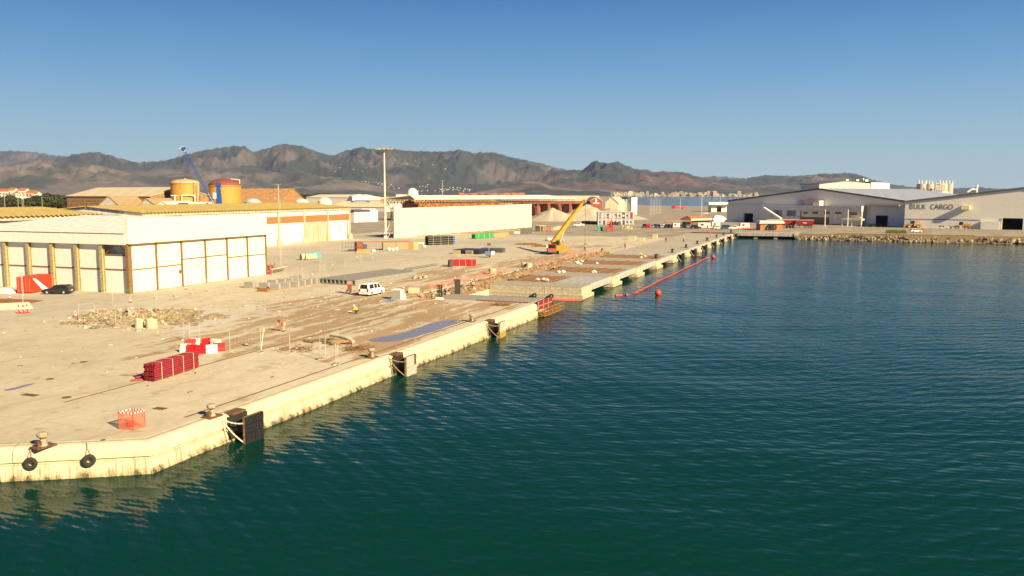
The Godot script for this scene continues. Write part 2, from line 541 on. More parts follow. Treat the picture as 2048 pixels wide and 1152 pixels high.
func mountains() -> void:
	var green := Color(0.023, 0.028, 0.028); var rock := Color(0.086, 0.070, 0.070)
	ridge("far_mountain", v2([-700, 318, -300, 310, -120, 314, 0, 303, 30, 302, 60, 303, 90, 307, 130, 312, 180, 322, 260, 338, 330, 350, 460, 364]), 12500, 9000, 101, 0.4, green, rock, 0.15)
	ridge("mountain_range", v2([-700, 345, -200, 330, 60, 332, 120, 318, 150, 309, 180, 305, 200, 305, 230, 313, 275, 325, 330, 322, 355, 315, 400, 303, 450, 294, 490, 292, 510, 303, 535, 298, 560, 289, 580, 288, 610, 293, 640, 305, 668, 311, 690, 303, 720, 294, 750, 299, 790, 297, 815, 301, 845, 302, 880, 303, 900, 302, 920, 299, 945, 306, 965, 305, 985, 305, 1010, 311, 1045, 320, 1080, 326, 1105, 333, 1135, 340, 1165, 345, 1230, 356, 1320, 372]), 9600, 5600, 111, 0.5, green, rock, 0.10)
	ridge("rocky_peak", v2([1020, 378, 1090, 350, 1112, 341, 1135, 341, 1165, 339, 1185, 324, 1192, 320, 1200, 325, 1210, 326, 1235, 323, 1250, 330, 1270, 338, 1290, 339, 1310, 344, 1335, 343, 1365, 344, 1400, 355, 1450, 366, 1520, 376]), 8200, 5400, 121, 0.5, green, Color(0.095, 0.058, 0.054), 0.30)
	ridge("coastal_hills", v2([1300, 376, 1380, 358, 1400, 355, 1430, 353, 1460, 355, 1490, 357, 1530, 350, 1580, 352, 1640, 348, 1700, 346, 1720, 350, 1745, 360, 1790, 370, 1830, 375, 1900, 377, 1960, 375, 1990, 377, 2050, 380, 2200, 378, 2700, 382]), 9800, 5900, 131, 0.4, green, rock, 0.12)
	ridge("foothills", v2([-700, 345, -200, 338, 0, 331, 60, 320, 90, 316, 120, 324, 200, 330, 260, 345, 300, 352, 380, 345, 430, 340, 480, 334, 520, 338, 560, 347, 600, 343, 640, 352, 700, 358, 740, 368, 790, 381]), 6800, 4300, 141, 0.5, Color(0.038, 0.040, 0.035), Color(0.116, 0.094, 0.088), 0.55)
	ridge("low_hill", v2([930, 385, 960, 376, 1000, 372, 1030, 366, 1060, 361, 1080, 364, 1100, 372, 1160, 380, 1200, 378, 1260, 384]), 5600, 4500, 151, 0.4, green, Color(0.13, 0.10, 0.08), 0.35)

# ------------------------------------------------------------------ far things
func leafy(seed_: int, spread: Vector3, clumps: int, leaf: float) -> ArrayMesh:   # a crown of many small leaf-clump faces round uneven lobes
	var r := RandomNumberGenerator.new(); r.seed = seed_
	var mb := MB.new()
	var lobes := []
	for i in 9:
		lobes.append([Vector3(r.randf_range(-0.62, 0.62) * spread.x, r.randf_range(-0.5, 0.55) * spread.y, r.randf_range(-0.62, 0.62) * spread.z), r.randf_range(0.3, 0.52)])
	for i in clumps:
		var l: Array = lobes[r.randi() % lobes.size()]
		var d := Vector3(r.randfn(), r.randfn() * 0.9 + 0.15, r.randfn()).normalized()
		var rad: float = l[1] * (0.75 + 0.35 * r.randf())
		var c: Vector3 = l[0] + d * Vector3(spread.x, spread.y, spread.z) * rad
		var u := d.cross(Vector3(r.randfn(), r.randfn(), r.randfn())).normalized()
		var w := (d + Vector3(r.randfn(), r.randfn(), r.randfn()) * 0.6).normalized().cross(u).normalized()
		var s := leaf * (0.6 + 0.8 * r.randf())
		mb.quad(c - u * s - w * s * 0.7, c + u * s - w * s * 0.5, c + u * s * 0.8 + w * s, c - u * s * 0.7 + w * s * 0.8)
	return mb.mesh()

func tree(called: String, label: String, group: String, pos: Vector3, height: float, width: float, crown: ArrayMesh, crown_h: float, m: Material, turn: float) -> void:
	var t := thing(called, label, "tree", pos, turn, group)
	var trunk := MB.new()
	var fork := height - crown_h * 0.75
	trunk.tube(Vector3(0, -0.2, 0), Vector3(0.15, fork, 0), height * 0.028, height * 0.018, 8)
	for k in 4:
		var a := TAU * k / 4.0 + turn
		trunk.tube(Vector3(0.15, fork * 0.92, 0), Vector3(cos(a) * width * 0.28, fork + crown_h * 0.4, sin(a) * width * 0.28), height * 0.014, height * 0.005, 6)
	part(t, "trunk", trunk, mat("bark", Color(0.10, 0.075, 0.055), 0.95, "mottle", 0.6))
	var c := part_of(t, "crown", crown, m)
	c.position = Vector3(0, height - crown_h * 0.5, 0)
	c.scale = Vector3(width / 10.0, crown_h / 8.0, width / 10.0)

func gable(t: Node3D, w: float, d: float, eave: float, rise: float, wall: Material, roof: Material, over: float = 0.4) -> void:
	# a plain hall on local x 0..w (front), z 0..-d, ridge along z; gable towards the front
	var wl := MB.new()
	wl.prism([Vector2(0, 0), Vector2(w, 0), Vector2(w, eave), Vector2(w / 2, eave + rise), Vector2(0, eave)], -d, 0)
	part(t, "wall", wl, wall)
	for s in [0, 1]:
		var rf := MB.new()
		var e := Vector2(-over if s == 0 else w + over, eave + 0.04 - over * rise / (w / 2)); var k := Vector2(w / 2, eave + rise + 0.04)
		rf.prism([e, k, k + Vector2(0, 0.25), e + Vector2(0, 0.25)], -d - over, over)
		part(t, "roof_slope", rf, roof)

func gable_long(t: Node3D, w: float, d: float, eave: float, rise: float, wall: Material, roof: Material, over: float = 0.4) -> void:
	# the same with the ridge along local x
	var wl := MB.new()
	wl.xf = Transform3D(Basis(Vector3.UP, PI / 2), Vector3.ZERO)
	wl.prism([Vector2(0, 0), Vector2(d, 0), Vector2(d, eave), Vector2(d / 2, eave + rise), Vector2(0, eave)], 0, w)
	part(t, "wall", wl, wall)
	for s in [0, 1]:
		var rf := MB.new()
		rf.xf = Transform3D(Basis(Vector3.UP, PI / 2), Vector3.ZERO)
		var e := Vector2(-over if s == 0 else d + over, eave + 0.04 - over * rise / (d / 2)); var k := Vector2(d / 2, eave + rise + 0.04)
		rf.prism([e, k, k + Vector2(0, 0.25), e + Vector2(0, 0.25)], -over, w + over)
		part(t, "roof_slope", rf, roof)

func lamp_mast(label: String, pos: Vector3, height: float, heads: int, r: float, group: String) -> Node3D:
	var t := thing("light_mast", label, "light mast", pos, 0, group)
	var m := mat("mast_paint", Color(0.62, 0.58, 0.50), 0.5, "soft", 0.3)
	part(t, "pole", MB.new().tube(Vector3(0, 0, 0), Vector3(0, height, 0), r, r * 0.6, 10), m)
	if heads == 1:
		part(t, "arm", MB.new().bar(Vector3(-1.2, height - 0.1, 0), Vector3(1.2, height - 0.1, 0), 0.12, 0.12), m)
		for s in [-1, 1]: part(t, "lamp_head", MB.new().cbox(Vector3(1.3 * s, height - 0.05, 0), Vector3(0.7, 0.16, 0.35)), m)
	return t

func far_things() -> void:
	rng.seed = 31
	var leaf_dark := mat("pine_leaves", Color(0.040, 0.052, 0.020), 0.9, "scrub", 0.3)
	var leaf_mid := mat("bright_leaves", Color(0.070, 0.078, 0.026), 0.9, "scrub", 0.3)
	var crowns := []
	for i in 4: crowns.append(leafy(200 + i, Vector3(5, 4, 5), 1500, 0.34))
	# trees beyond the halls on the left: a big dark clump, then a long row of pines
	for a in [[-14, 394, 500, 15], [6, 393, 560, 17], [26, 389, 540, 15], [44, 392, 500, 14], [62, 391, 520, 16], [80, 392, 560, 15], [100, 388, 500, 14], [118, 389, 480, 16], [131, 391, 470, 11], [92, 385, 620, 18], [112, 384, 640, 18], [70, 386, 650, 16]]:
		var p := at(a[0], a[2]); var h := tall(a[1], a[2])
		tree("pine_tree", "dark umbrella pine in the grove beside the brown hall", "pines beside the brown hall", p, h, a[3], crowns[rng.randi() % 4], h * 0.72, leaf_dark if rng.randf() < 0.75 else leaf_mid, rng.randf() * TAU)
	for i in 22:
		var px := 530.0 + i * 10.4 + rng.randf_range(-4, 4)
		var d := 1040.0 + rng.randf_range(-40, 70)
		var py := 386.5 + rng.randf_range(-2, 3) if i < 14 else 389.0 + rng.randf_range(-1, 2)
		var h := tall(py, d)
		tree("pine_tree", "olive green pine in the row behind the white storage hall", "pines behind the white storage hall", at(px, d), h, rng.randf_range(14, 22), crowns[rng.randi() % 4], h * 0.6, leaf_dark if rng.randf() < 0.5 else leaf_mid, rng.randf() * TAU)
	for i in 16:
		var px := 838.0 + i * 14.0 + rng.randf_range(-5, 5)
		var d := 1120.0 + rng.randf_range(-40, 70)
		var h := tall(388.0 + rng.randf_range(-1.5, 1), d)
		tree("pine_tree", "low green pine in the belt beyond the open truss shed", "pines beyond the open truss shed", at(px, d), h, rng.randf_range(12, 17), crowns[rng.randi() % 4], h * 0.6, leaf_mid if rng.randf() < 0.6 else leaf_dark, rng.randf() * TAU)
	# white holiday blocks with red roofs at the far left
	var white := mat("white_render", Color(0.78, 0.74, 0.67), 0.85, "soft", 0.05)
	var tile := mat("red_tile", Color(0.42, 0.13, 0.06), 0.9, "mottle", 0.2)
	for a in [[-40, 383, 60, 10], [-8, 378, 26, 9], [10, 383, 22, 10], [16, 376, 12, 8], [36, 376.5, 14, 9], [26, 381, 40, 12], [52, 383, 20, 10]]:
		var d := 820.0; var p := at(a[0], d)
		var t := thing("holiday_block", "white rendered block with a red tiled roof above the pines", "building", p, YAW, "white blocks above the pines")
		var w: float = a[2] * d / 1710.0; var h := tall(a[1], d)
		gable_long(t, w, a[3], h - 2.2, 2.2, white, tile)
		for k in int(w / 3.0):
			part(t, "window", MB.new().box(Vector3(0.8 + k * 3.0, h - 5.2, 0.02), Vector3(2.0 + k * 3.0, h - 3.8, -0.1)), mat("dark_window", Color(0.05, 0.05, 0.055), 0.3))
	# red-roofed terraces beyond the truss shed
	for i in 26:
		var px := 918.0 + i * 4.9; var d := 1250.0 + rng.randf_range(-60, 60)
		var t := thing("terraced_house", "small house with an orange tiled roof in the far terrace", "house", at(px, d), YAW + rng.randf_range(-0.3, 0.3), "far orange roofed terrace")
		var h := tall(387.0 + rng.randf_range(-1.5, 2), d)
		gable_long(t, rng.randf_range(5, 9), 9, maxf(h - 3.5, 3), 3.5, mat("terrace_wall", Color(0.55, 0.40, 0.30), 0.9), tile)
	# hillside houses
	var hw := mat("far_house", Color(0.52, 0.46, 0.40), 0.9)
	for i in 120:
		var px: float; var py: float
		if i < 62: px = rng.randf_range(836, 962); py = 384.0 - 15.0 * rng.randf() * clampf((990 - px) / 130.0, 0.2, 1)
		elif i < 84: px = rng.randf_range(715, 800); py = 362.0 + (px - 715) * 0.16 + rng.randf_range(-4, 5)
		elif i < 89: px = rng.randf_range(660, 745); py = rng.randf_range(330, 348)
		elif i < 95: px = rng.randf_range(815, 900); py = rng.randf_range(322, 342)
		else: px = rng.randf_range(1120, 1250); py = rng.randf_range(380, 386)
		var p := on_hill("mountain_range", px, py)
		var t := thing("hillside_house", "white house far off on the mountain slope", "house", p - Vector3(0, 2, 0), rng.randf() * TAU, "houses on the mountain slope")
		var s := rng.randf_range(0.42, 0.8)
		var wl := MB.new()
		wl.prism([Vector2(-6, 0), Vector2(6, 0), Vector2(6, 7), Vector2(0, 9.5), Vector2(-6, 7)], -6, 6)
		part(t, "wall", wl, hw)
		t.scale = Vector3(s, s, s)
	# the town across the bay
	var blockm := [mat("town_white", Color(0.44, 0.40, 0.36), 0.9), mat("town_cream", Color(0.34, 0.29, 0.23), 0.9), mat("town_pink", Color(0.29, 0.21, 0.16), 0.9), mat("town_grey", Color(0.23, 0.23, 0.225), 0.9)]
	for i in 170:
		var px := 1225.0 + 290.0 * rng.randf()
		if i < 14: px = 1262.0 + rng.randf_range(0, 22)
		var d := 4330.0 + rng.randf_range(0, 260) - (px - 1200) * 0.35
		var top := 389.0 + rng.randf_range(-2.5, 2.5)
		if i < 14: top = 385.5 + rng.randf_range(-2, 2)
		elif rng.randf() < 0.14: top = 384.0 + rng.randf_range(-2, 2)
		var w := rng.randf_range(9, 26)
		var h := tall(top, d)
		var tint := rng.randi() % 4
		var tone: String = ["white", "cream", "pink", "grey"][tint]
		var t := thing("apartment_block", "%s %s apartment block in the town across the bay" % ["low" if h < 9 else ("mid-height" if h < 19 else "tall"), tone], "building", at(px, d, -0.5), YAW + rng.randf_range(-0.4, 0.4), "apartment blocks across the bay")
		part(t, "wall", MB.new().box(Vector3(-w / 2, 0, -7), Vector3(w / 2, h, 7)), blockm[tint])
		part(t, "stair_head", MB.new().box(Vector3(-w / 6, h, -3), Vector3(w / 6, h + 2.6, 3)), blockm[rng.randi() % 4])
		if w > 12 and h > 5:
			var bands := MB.new()
			for k in int(h / 4.0): bands.box(Vector3(-w / 2 + 1, 2.0 + k * 4.0, 7.0), Vector3(w / 2 - 1, 3.3 + k * 4.0, 7.06))
			part(t, "balconies", bands, mat("town_dark", Color(0.14, 0.13, 0.13), 0.6))
	# brown brick hall with the pale roof, and the grey gables before it
	var brick := mat("brown_brick", Color(0.36, 0.20, 0.09), 0.9, "mottle", 0.08)
	var a := at(133, 430); var b := at(300, 395)
	var t := thing("brick_hall", "long brown brick hall with a pale sand coloured roof", "hall", a, turn_to(a, b))
	gable_long(t, a.distance_to(b), 34, tall(392.5, 425), tall(376, 440) - tall(392.5, 425), brick, mat("sandy_roof", Color(0.62, 0.52, 0.36), 0.85, "stain", 0.05))
	for q in [[186, 372, 400, 62], [262, 370, 405, 62]]:
		var p := at(q[0], q[1])
		t = thing("grey_shed", "low shed with a grey gable before the brown brick hall", "shed", p, YAW, "grey gabled sheds")
		gable(t, q[3] * q[1] / 1710.0, 30, 8.2, tall(q[2] - 7, q[1]) - 8.2, mat("grey_gable", Color(0.36, 0.34, 0.33), 0.85, "soft", 0.1), mat("tan_roof", Color(0.42, 0.30, 0.17), 0.9, "mottle", 0.1))
	t = thing("white_shed", "low shed with a white roof beside the orange tank", "shed", at(296, 362), YAW)
	gable(t, 12, 30, 8.5, 3.4, mat("white_wall", Color(0.74, 0.70, 0.62), 0.85, "soft", 0.1), mat("white_roof", Color(0.75, 0.72, 0.66), 0.8, "soft", 0.1))
	# brown slope-roofed store behind the tanks
	a = at(395, 470); b = at(545, 455)
	t = thing("clay_store", "store with a steep brown clay roof behind the tanks", "store", a, turn_to(a, b))
	gable_long(t, a.distance_to(b), 40, 7.0, tall(378, 475) - 7.0, brick, mat("clay_roof", Color(0.46, 0.24, 0.10), 0.9, "mottle", 0.06))
	# two ochre tanks
	var ochre := mat("ochre_paint", Color(0.50, 0.24, 0.045), 0.6, "streak", 0.06)
	for q in [[370.5, 400, 27.5, 366, 358, 0], [450, 395, 31.5, 371, 357, 1]]:
		var p := at(q[0], q[1]); var r: float = q[2] * q[1] / 1710.0
		var hh := tall(q[3], q[1]); var hd := tall(q[4], q[1])
		t = thing("storage_tank", "ochre storage tank with a shallow ochre roof and white pipework" if q[5] == 0 else "ochre storage tank with a rust red domed roof", "tank", p, YAW)
		part(t, "shell", MB.new().lathe(Vector3.ZERO, [Vector2(r, 0), Vector2(r, hh)], 40), ochre)
		part(t, "rim", MB.new().lathe(Vector3.ZERO, [Vector2(r + 0.02, hh - 0.5), Vector2(r + 0.25, hh - 0.45), Vector2(r + 0.25, hh), Vector2(r - 0.1, hh + 0.05)], 40), mat("ochre_dark", Color(0.36, 0.20, 0.07), 0.7))
		var prof := []
		for k in 9:
			var u := k / 8.0
			prof.append(Vector2(r * cos(u * PI / 2), hh + (hd - hh) * sin(u * PI / 2)))
		part(t, "roof_dome", MB.new().lathe(Vector3.ZERO, prof, 40), mat("tank_tan", Color(0.50, 0.33, 0.17), 0.7, "streak", 0.1) if q[5] == 0 else mat("tank_rust", Color(0.20, 0.055, 0.030), 0.7, "streak", 0.1))
		var pm := mat("pipe_white", Color(0.72, 0.64, 0.52), 0.6)
		if q[5] == 0:
			part(t, "pipe_frame", MB.new().path([Vector3(1.0, 0, r + 0.6), Vector3(1.0, hh * 0.72, r + 0.6), Vector3(6.4, hh * 0.72, r - 1.2), Vector3(6.4, 0, r - 1.2)], 0.28, 8), pm)
			var stair := MB.new()
			for k in 22: stair.cbox(Vector3(7.2, hh * k / 22.0 + 0.4, r - 2.2), Vector3(1.7, 0.12, 1.1))
			stair.bar(Vector3(6.4, 0, r - 1.6), Vector3(6.4, hh + 1, r - 1.6), 0.14, 0.14); stair.bar(Vector3(8.0, 0, r - 1.6), Vector3(8.0, hh + 1, r - 1.6), 0.14, 0.14)
			part(t, "ladder_tower", stair, pm)
			part(t, "roof_pipe", MB.new().path([Vector3(0, hd + 0.3, 0), Vector3(3.6, hh + 0.6, r * 0.6), Vector3(6.4, hh + 0.2, r * 0.6)], 0.2, 6), pm)
		else:
			part(t, "roof_rail", MB.new().path([Vector3(r * 0.4, hd - 0.2, 0), Vector3(r * 0.95, hd - 0.6, 0), Vector3(r * 0.95, hh, 0)], 0.2, 6), pm)
	# small grey dome tank and white tanks
	for q in [[505, 330, 17, 404, 396, "low grey tank with a flat dome beside the ochre tank", 0], [603, 400, 13, 403, 397, "small white tank with a conical roof near the white hall", 1], [649, 390, 13.5, 402, 394, "wider white tank with a conical roof near the white hall", 1]]:
		var p := at(q[0], q[1]); var r: float = q[2] * q[1] / 1710.0
		var h0 := tall(q[3], q[1]); var h1 := tall(q[4], q[1])
		t = thing("small_tank", q[5], "tank", p)
		var tm: Material = mat("tank_grey", Color(0.40, 0.40, 0.40), 0.6, "streak", 0.1) if q[6] == 0 else mat("tank_white", Color(0.76, 0.70, 0.60), 0.6, "streak", 0.1)
		part(t, "shell", MB.new().lathe(Vector3.ZERO, [Vector2(r, 0), Vector2(r, h0)], 28), tm)
		part(t, "cap", MB.new().lathe(Vector3.ZERO, [Vector2(r + 0.1, h0), Vector2(r * 0.6, lerpf(h0, h1, 0.7)), Vector2(0.02, h1)], 28), tm)
	# blue harbour crane with a lattice boom
	var cd := 300.0
	var base := at(437, cd)
	t = thing("harbour_crane", "blue harbour crane with a raised lattice boom before the tanks", "crane", base, YAW)
	var blue := mat("crane_blue", Color(0.022, 0.085, 0.32), 0.5, "soft", 0.3)
	var th := tall(373, cd)
	part(t, "undercarriage", MB.new().box(Vector3(-5, 0, -3), Vector3(4, 1.6, 3)).box(Vector3(-2, 1.6, -2), Vector3(2, 6.0, 2)), blue)
	part(t, "tower", MB.new().hexa([Vector3(-1.1, 6, 1.1), Vector3(1.3, 6, 1.1), Vector3(1.3, 6, -1.1), Vector3(-1.1, 6, -1.1), Vector3(-0.5, th, 0.6), Vector3(0.6, th, 0.6), Vector3(0.6, th, -0.6), Vector3(-0.5, th, -0.6)]), blue)
	part(t, "tower_head", MB.new().box(Vector3(-0.8, th, -0.8), Vector3(0.8, th + 1.3, 0.8)), blue)
	part(t, "cab", MB.new().box(Vector3(-1.7, th - 4.2, -0.7), Vector3(-0.55, th - 2.2, 0.8)), mat("cab_white", Color(0.7, 0.68, 0.62), 0.5))
	part(t, "machine_house", MB.new().box(Vector3(-0.4, 8.4, -1.6), Vector3(3.4, 10.6, 1.6)), blue)
	var foot := Vector3(-1.6, 11.6, 0); var tip := Vector3((371 - 437) * cd / 1710.0, tall(300, cd), 0)
	var lat := MB.new()
	var bn := 18
	for s in [Vector2(-0.5, -0.5), Vector2(0.5, -0.5), Vector2(0.5, 0.5), Vector2(-0.5, 0.5)]:
		lat.bar(foot + Vector3(s.x * 0.9, 0, s.y * 0.9), tip + Vector3(s.x * 0.7, 0, s.y * 0.7), 0.09, 0.09)
	for k in bn:
		var c0 := foot.lerp(tip, k / float(bn)); var c1 := foot.lerp(tip, (k + 1) / float(bn))
		for s in [-1, 1]:
			lat.bar(c0 + Vector3(-0.5, 0, 0.5 * s), c1 + Vector3(0.5, 0, 0.5 * s), 0.05, 0.05)
			lat.bar(c1 + Vector3(0.5, 0, 0.5 * s), c1 + Vector3(-0.5, 0, 0.5 * s), 0.05, 0.05)
	part(t, "lattice_boom", lat, blue)
	var head := part(t, "boom_head", MB.new().bar(tip + Vector3(0.6, -0.6, 0), tip + Vector3(-0.7, 0.9, 0), 0.9, 1.0).bar(tip + Vector3(-0.2, 0.8, 0), tip + Vector3(-1.8, 0.4, 0), 0.5, 0.4), mat("sheave_pale", Color(0.42, 0.40, 0.40), 0.5))
	part(head, "sheave", MB.new().tube(tip + Vector3(0, 0.3, -0.6), tip + Vector3(0, 0.3, 0.6), 0.7, 0.7, 14), blue)
	part(t, "luffing_cylinder", MB.new().tube(Vector3(-0.3, 9.0, 0), foot.lerp(tip, 0.22), 0.22, 0.16, 8), mat("cab_white", Color.WHITE))
	part(t, "rope", MB.new().tube(tip + Vector3(-1.6, 0.2, 0), Vector3(tip.x - 1.6, 17.0, 0), 0.05, 0.05, 5).tube(Vector3(0, th + 1.2, 0), tip, 0.05, 0.05, 5), mat("rope_dark", Color(0.08, 0.08, 0.08), 0.8))
	# white bridge of a ship or gantry at the crane's feet
	t = thing("pipe_gantry", "white gantry of pipes and platforms at the foot of the ochre tanks", "gantry", at(343, 320), YAW)
	var gm := mat("cab_white", Color.WHITE)
	for q in [[0.0, 2.6], [6.5, 13.0], [14.0, 15.6]]:
		part(t, "platform", MB.new().box(Vector3(q[0], 10.7, -1), Vector3(q[1], 12.4, 1)), gm)
		for s in [q[0] + 0.3, q[1] - 0.3]: part(t, "leg", MB.new().box(Vector3(s - 0.15, 0, -0.3), Vector3(s + 0.15, 10.7, 0.3)), gm)
	part(t, "deck_beam", MB.new().box(Vector3(2.6, 11.2, -0.8), Vector3(14, 12.0, 0.8)), mat("gantry_dark", Color(0.10, 0.09, 0.13), 0.6))
	part(t, "vent_mast", MB.new().tube(Vector3(1.2, 12.4, 0), Vector3(1.2, 14.6, 0), 0.25).box(Vector3(-0.2, 14.6, -0.3), Vector3(2.4, 14.9, 0.3)), gm)
	# white storage hall, its neighbours
	a = at(612, 920); b = at(706, 890)
	t = thing("storage_hall", "white storage hall with a low cream roof before the pines", "hall", a, turn_to(a, b))
	gable_long(t, a.distance_to(b), 46, tall(395, 905), tall(389.5, 925) - tall(395, 905), mat("hall_white", Color(0.66, 0.62, 0.56), 0.85, "streak", 0.1), mat("cream_roof", Color(0.70, 0.60, 0.42), 0.85, "soft", 0.1))
	var p := at(705, 880)
	t = thing("white_gable_hall", "bright white gabled hall end beside the storage hall", "hall", p, YAW + 0.35)
	gable(t, 15.0, 40, tall(393, 880), tall(389, 880) - tall(393, 880), mat("bright_white", Color(0.80, 0.78, 0.74), 0.8), mat("white_roof", Color.WHITE))
	a = at(655, 760); b = at(768, 730)
	t = thing("low_cream_hall", "low cream roofed hall with a blue arched portal", "hall", a, turn_to(a, b))
	gable_long(t, a.distance_to(b), 44, tall(414, 745), tall(403, 765) - tall(414, 745), mat("hall_white", Color.WHITE), mat("cream_roof", Color.WHITE))
	part(t, "portal", MB.new().path([Vector3(15, tall(404, 755), -14), Vector3(20, tall(401.5, 755), -14), Vector3(31, tall(401.5, 755), -14), Vector3(36, tall(404, 755), -14)], 0.6, 6), mat("portal_blue", Color(0.10, 0.14, 0.42), 0.6))
	a = at(716, 860); b = at(822, 830)
	t = thing("blue_white_workshop", "long low workshop in blue and white with a tan roof", "workshop", a, turn_to(a, b))
	var L := a.distance_to(b)
	gable_long(t, L, 26, tall(406, 845), tall(400.5, 865) - tall(406, 845), mat("work_white", Color(0.70, 0.68, 0.64), 0.85), mat("ochre_roof", Color(0.52, 0.36, 0.16), 0.9, "soft", 0.1))
	part(t, "fascia", MB.new().box(Vector3(0, tall(410, 845), 0.02), Vector3(L, tall(406.3, 845), 0.25)), mat("fascia_blue", Color(0.20, 0.28, 0.60), 0.7))
	for k in 9: part(t, "window", MB.new().box(Vector3(8.5 + k * 4.6, tall(410.8, 845), 0.02), Vector3(11.0 + k * 4.6, tall(408.6, 845), 0.3)), mat("window_slate", Color(0.10, 0.13, 0.20), 0.3))
	part(t, "doorway", MB.new().box(Vector3(L - 5, 0, 0.02), Vector3(L - 2.4, 3.4, 0.3)), mat("parapet_brown", Color(0.30, 0.16, 0.10), 0.9))
	# small white shed with dark blue roof
	a = g(708, 445); b = g(740, 443.5)
	t = thing("white_workshop_shed", "small white gabled shed with a dark blue side roof", "shed", a, turn_to(a, b))
	L = a.distance_to(b)
	var hh2 := stand(740, 443.5, 419)
	part(t, "wall", MB.new().box(Vector3(0, 0, -7), Vector3(L, hh2 - 1.2, 0)), mat("shed_grey", Color(0.55, 0.54, 0.52), 0.85))
	part(t, "side_roof", MB.new().box(Vector3(-0.2, hh2 - 1.2, -7.2), Vector3(L, hh2, 0.2)), mat("shed_roof_blue", Color(0.06, 0.06, 0.13), 0.7))
	var gw := 6.6
	part(t, "gable_wall", MB.new().prism([Vector2(L + 0.05, 0), Vector2(L + gw, 0), Vector2(L + gw, hh2 - 0.8), Vector2(L + gw * 0.55, hh2 + 0.4), Vector2(L + 0.05, hh2 - 0.8)], -8, 0.4), mat("bright_white", Color.WHITE))
	part(t, "roller_door", MB.new().box(Vector3(0.2, 0, 0.02), Vector3(4.0, hh2 - 2.4, 0.12)), mat("door_grey", Color(0.60, 0.60, 0.58), 0.7))
	part(t, "door_frame", MB.new().box(Vector3(0.0, hh2 - 2.4, 0.02), Vector3(4.3, hh2 - 2.0, 0.16)).box(Vector3(4.0, 0, 0.02), Vector3(4.3, hh2 - 2.4, 0.16)), mat("frame_dark", Color(0.10, 0.10, 0.10), 0.7))
	part(t, "sign", MB.new().box(Vector3(L + 1.6, hh2 - 3.0, 0.41), Vector3(L + 4.2, hh2 - 2.5, 0.46)), mat("sign_olive", Color(0.40, 0.42, 0.26), 0.8))
	# radome
	var rd := 980.0
	t = thing("radome", "white dome of a radar on a dark platform", "dome", at(825, rd))
	var rr := 12.0 * rd / 1710.0
	var y0 := tall(391, rd)
	part(t, "tower", MB.new().lathe(Vector3.ZERO, [Vector2(rr * 0.6, 0), Vector2(rr * 0.6, y0 - 0.6)], 20), mat("white_render", Color.WHITE))
	part(t, "platform", MB.new().lathe(Vector3.ZERO, [Vector2(rr + 0.5, y0 - 0.7), Vector2(rr + 0.5, y0), Vector2(rr, y0)], 28), mat("frame_dark", Color.BLACK))
	var prof := []
	for k in 11:
		var u := k / 10.0
		prof.append(Vector2(rr * cos(u * PI / 2), y0 + (tall(376, rd) - y0) * sin(u * PI / 2)))
	part(t, "dome", MB.new().lathe(Vector3.ZERO, prof, 32), mat("dome_cream", Color(0.78, 0.72, 0.60), 0.7))
	for q in [[738, 393.5, 18], [758, 395, 40], [792, 389, 20], [800, 394, 36]]:
		t = thing("low_office", "low cream flat-roofed block beside the radar dome", "building", at(q[0], 960), YAW, "low blocks beside the radar dome")
		part(t, "wall", MB.new().box(Vector3(0, 0, -12), Vector3(q[2] * 960 / 1710.0, tall(q[1], 960), 0)), white)
		part(t, "parapet", MB.new().box(Vector3(-0.2, tall(q[1], 960), -12.2), Vector3(q[2] * 960 / 1710.0 + 0.2, tall(q[1], 960) + 0.6, 0.2)), mat("parapet_brown", Color(0.30, 0.16, 0.10), 0.9))
	# slender masts
	for q in [[885, 700, 361, "slender light mast rising beyond the open truss shed"], [557, 420, 368, "slender whip mast behind the yellow roofed warehouse"], [1404, 560, 385, "tall thin light mast beside the open quay far off"], [1361, 800, 396, "thin pale light mast on the far open yard"], [1441, 800, 388, "thin light mast behind the awning roof"]]:
		lamp_mast(q[3], at(q[0], q[1]), tall(q[2], q[1]), 1, 0.22, "")
	for k in 8:
		var t2 := thing("flagpole", "bare white flagpole in the row beyond the prefab offices", "flagpole", at(1300.5 + k * 3.1, 620 + k * 8), 0, "row of flagpoles")
		var fh := tall(396 + rng.randf_range(-1, 2), 640)
		part(t2, "pole", MB.new().tube(Vector3.ZERO, Vector3(0, fh, 0), 0.13, 0.07, 6), mat("mast_paint", Color.WHITE))
		part(t2, "footing", MB.new().cbox(Vector3(0, 0.15, 0), Vector3(0.9, 0.3, 0.9)), mat("plain_concrete", Color(0.42, 0.38, 0.31), 0.9, "mottle", 0.3))
	for q in [[8, 470, 391], [35, 470, 387], [43, 465, 396], [46, 466, 396], [83, 460, 394]]:
		var t3 := thing("yard_lamp", "plain grey lamp post before the pine grove", "lamp post", at(q[0], q[1]), YAW, "lamp posts before the pine grove")
		var lh := tall(q[2], q[1])
		part(t3, "pole", MB.new().tube(Vector3.ZERO, Vector3(0, lh, 0), 0.16, 0.09, 6), mat("lamp_grey", Color(0.35, 0.35, 0.33), 0.6))
		part(t3, "lamp_head", MB.new().cbox(Vector3(0.35, lh, 0), Vector3(1.0, 0.14, 0.35)), mat("lamp_grey", Color.WHITE))

# ------------------------------------------------------------------ large buildings of the yard
func big_buildings() -> void:
	rng.seed = 41
	hangar()
	warehouse()
	tower_mast()
	cream_wall()
	truss_shed()
	gables_and_silos()
	prefab_offices()

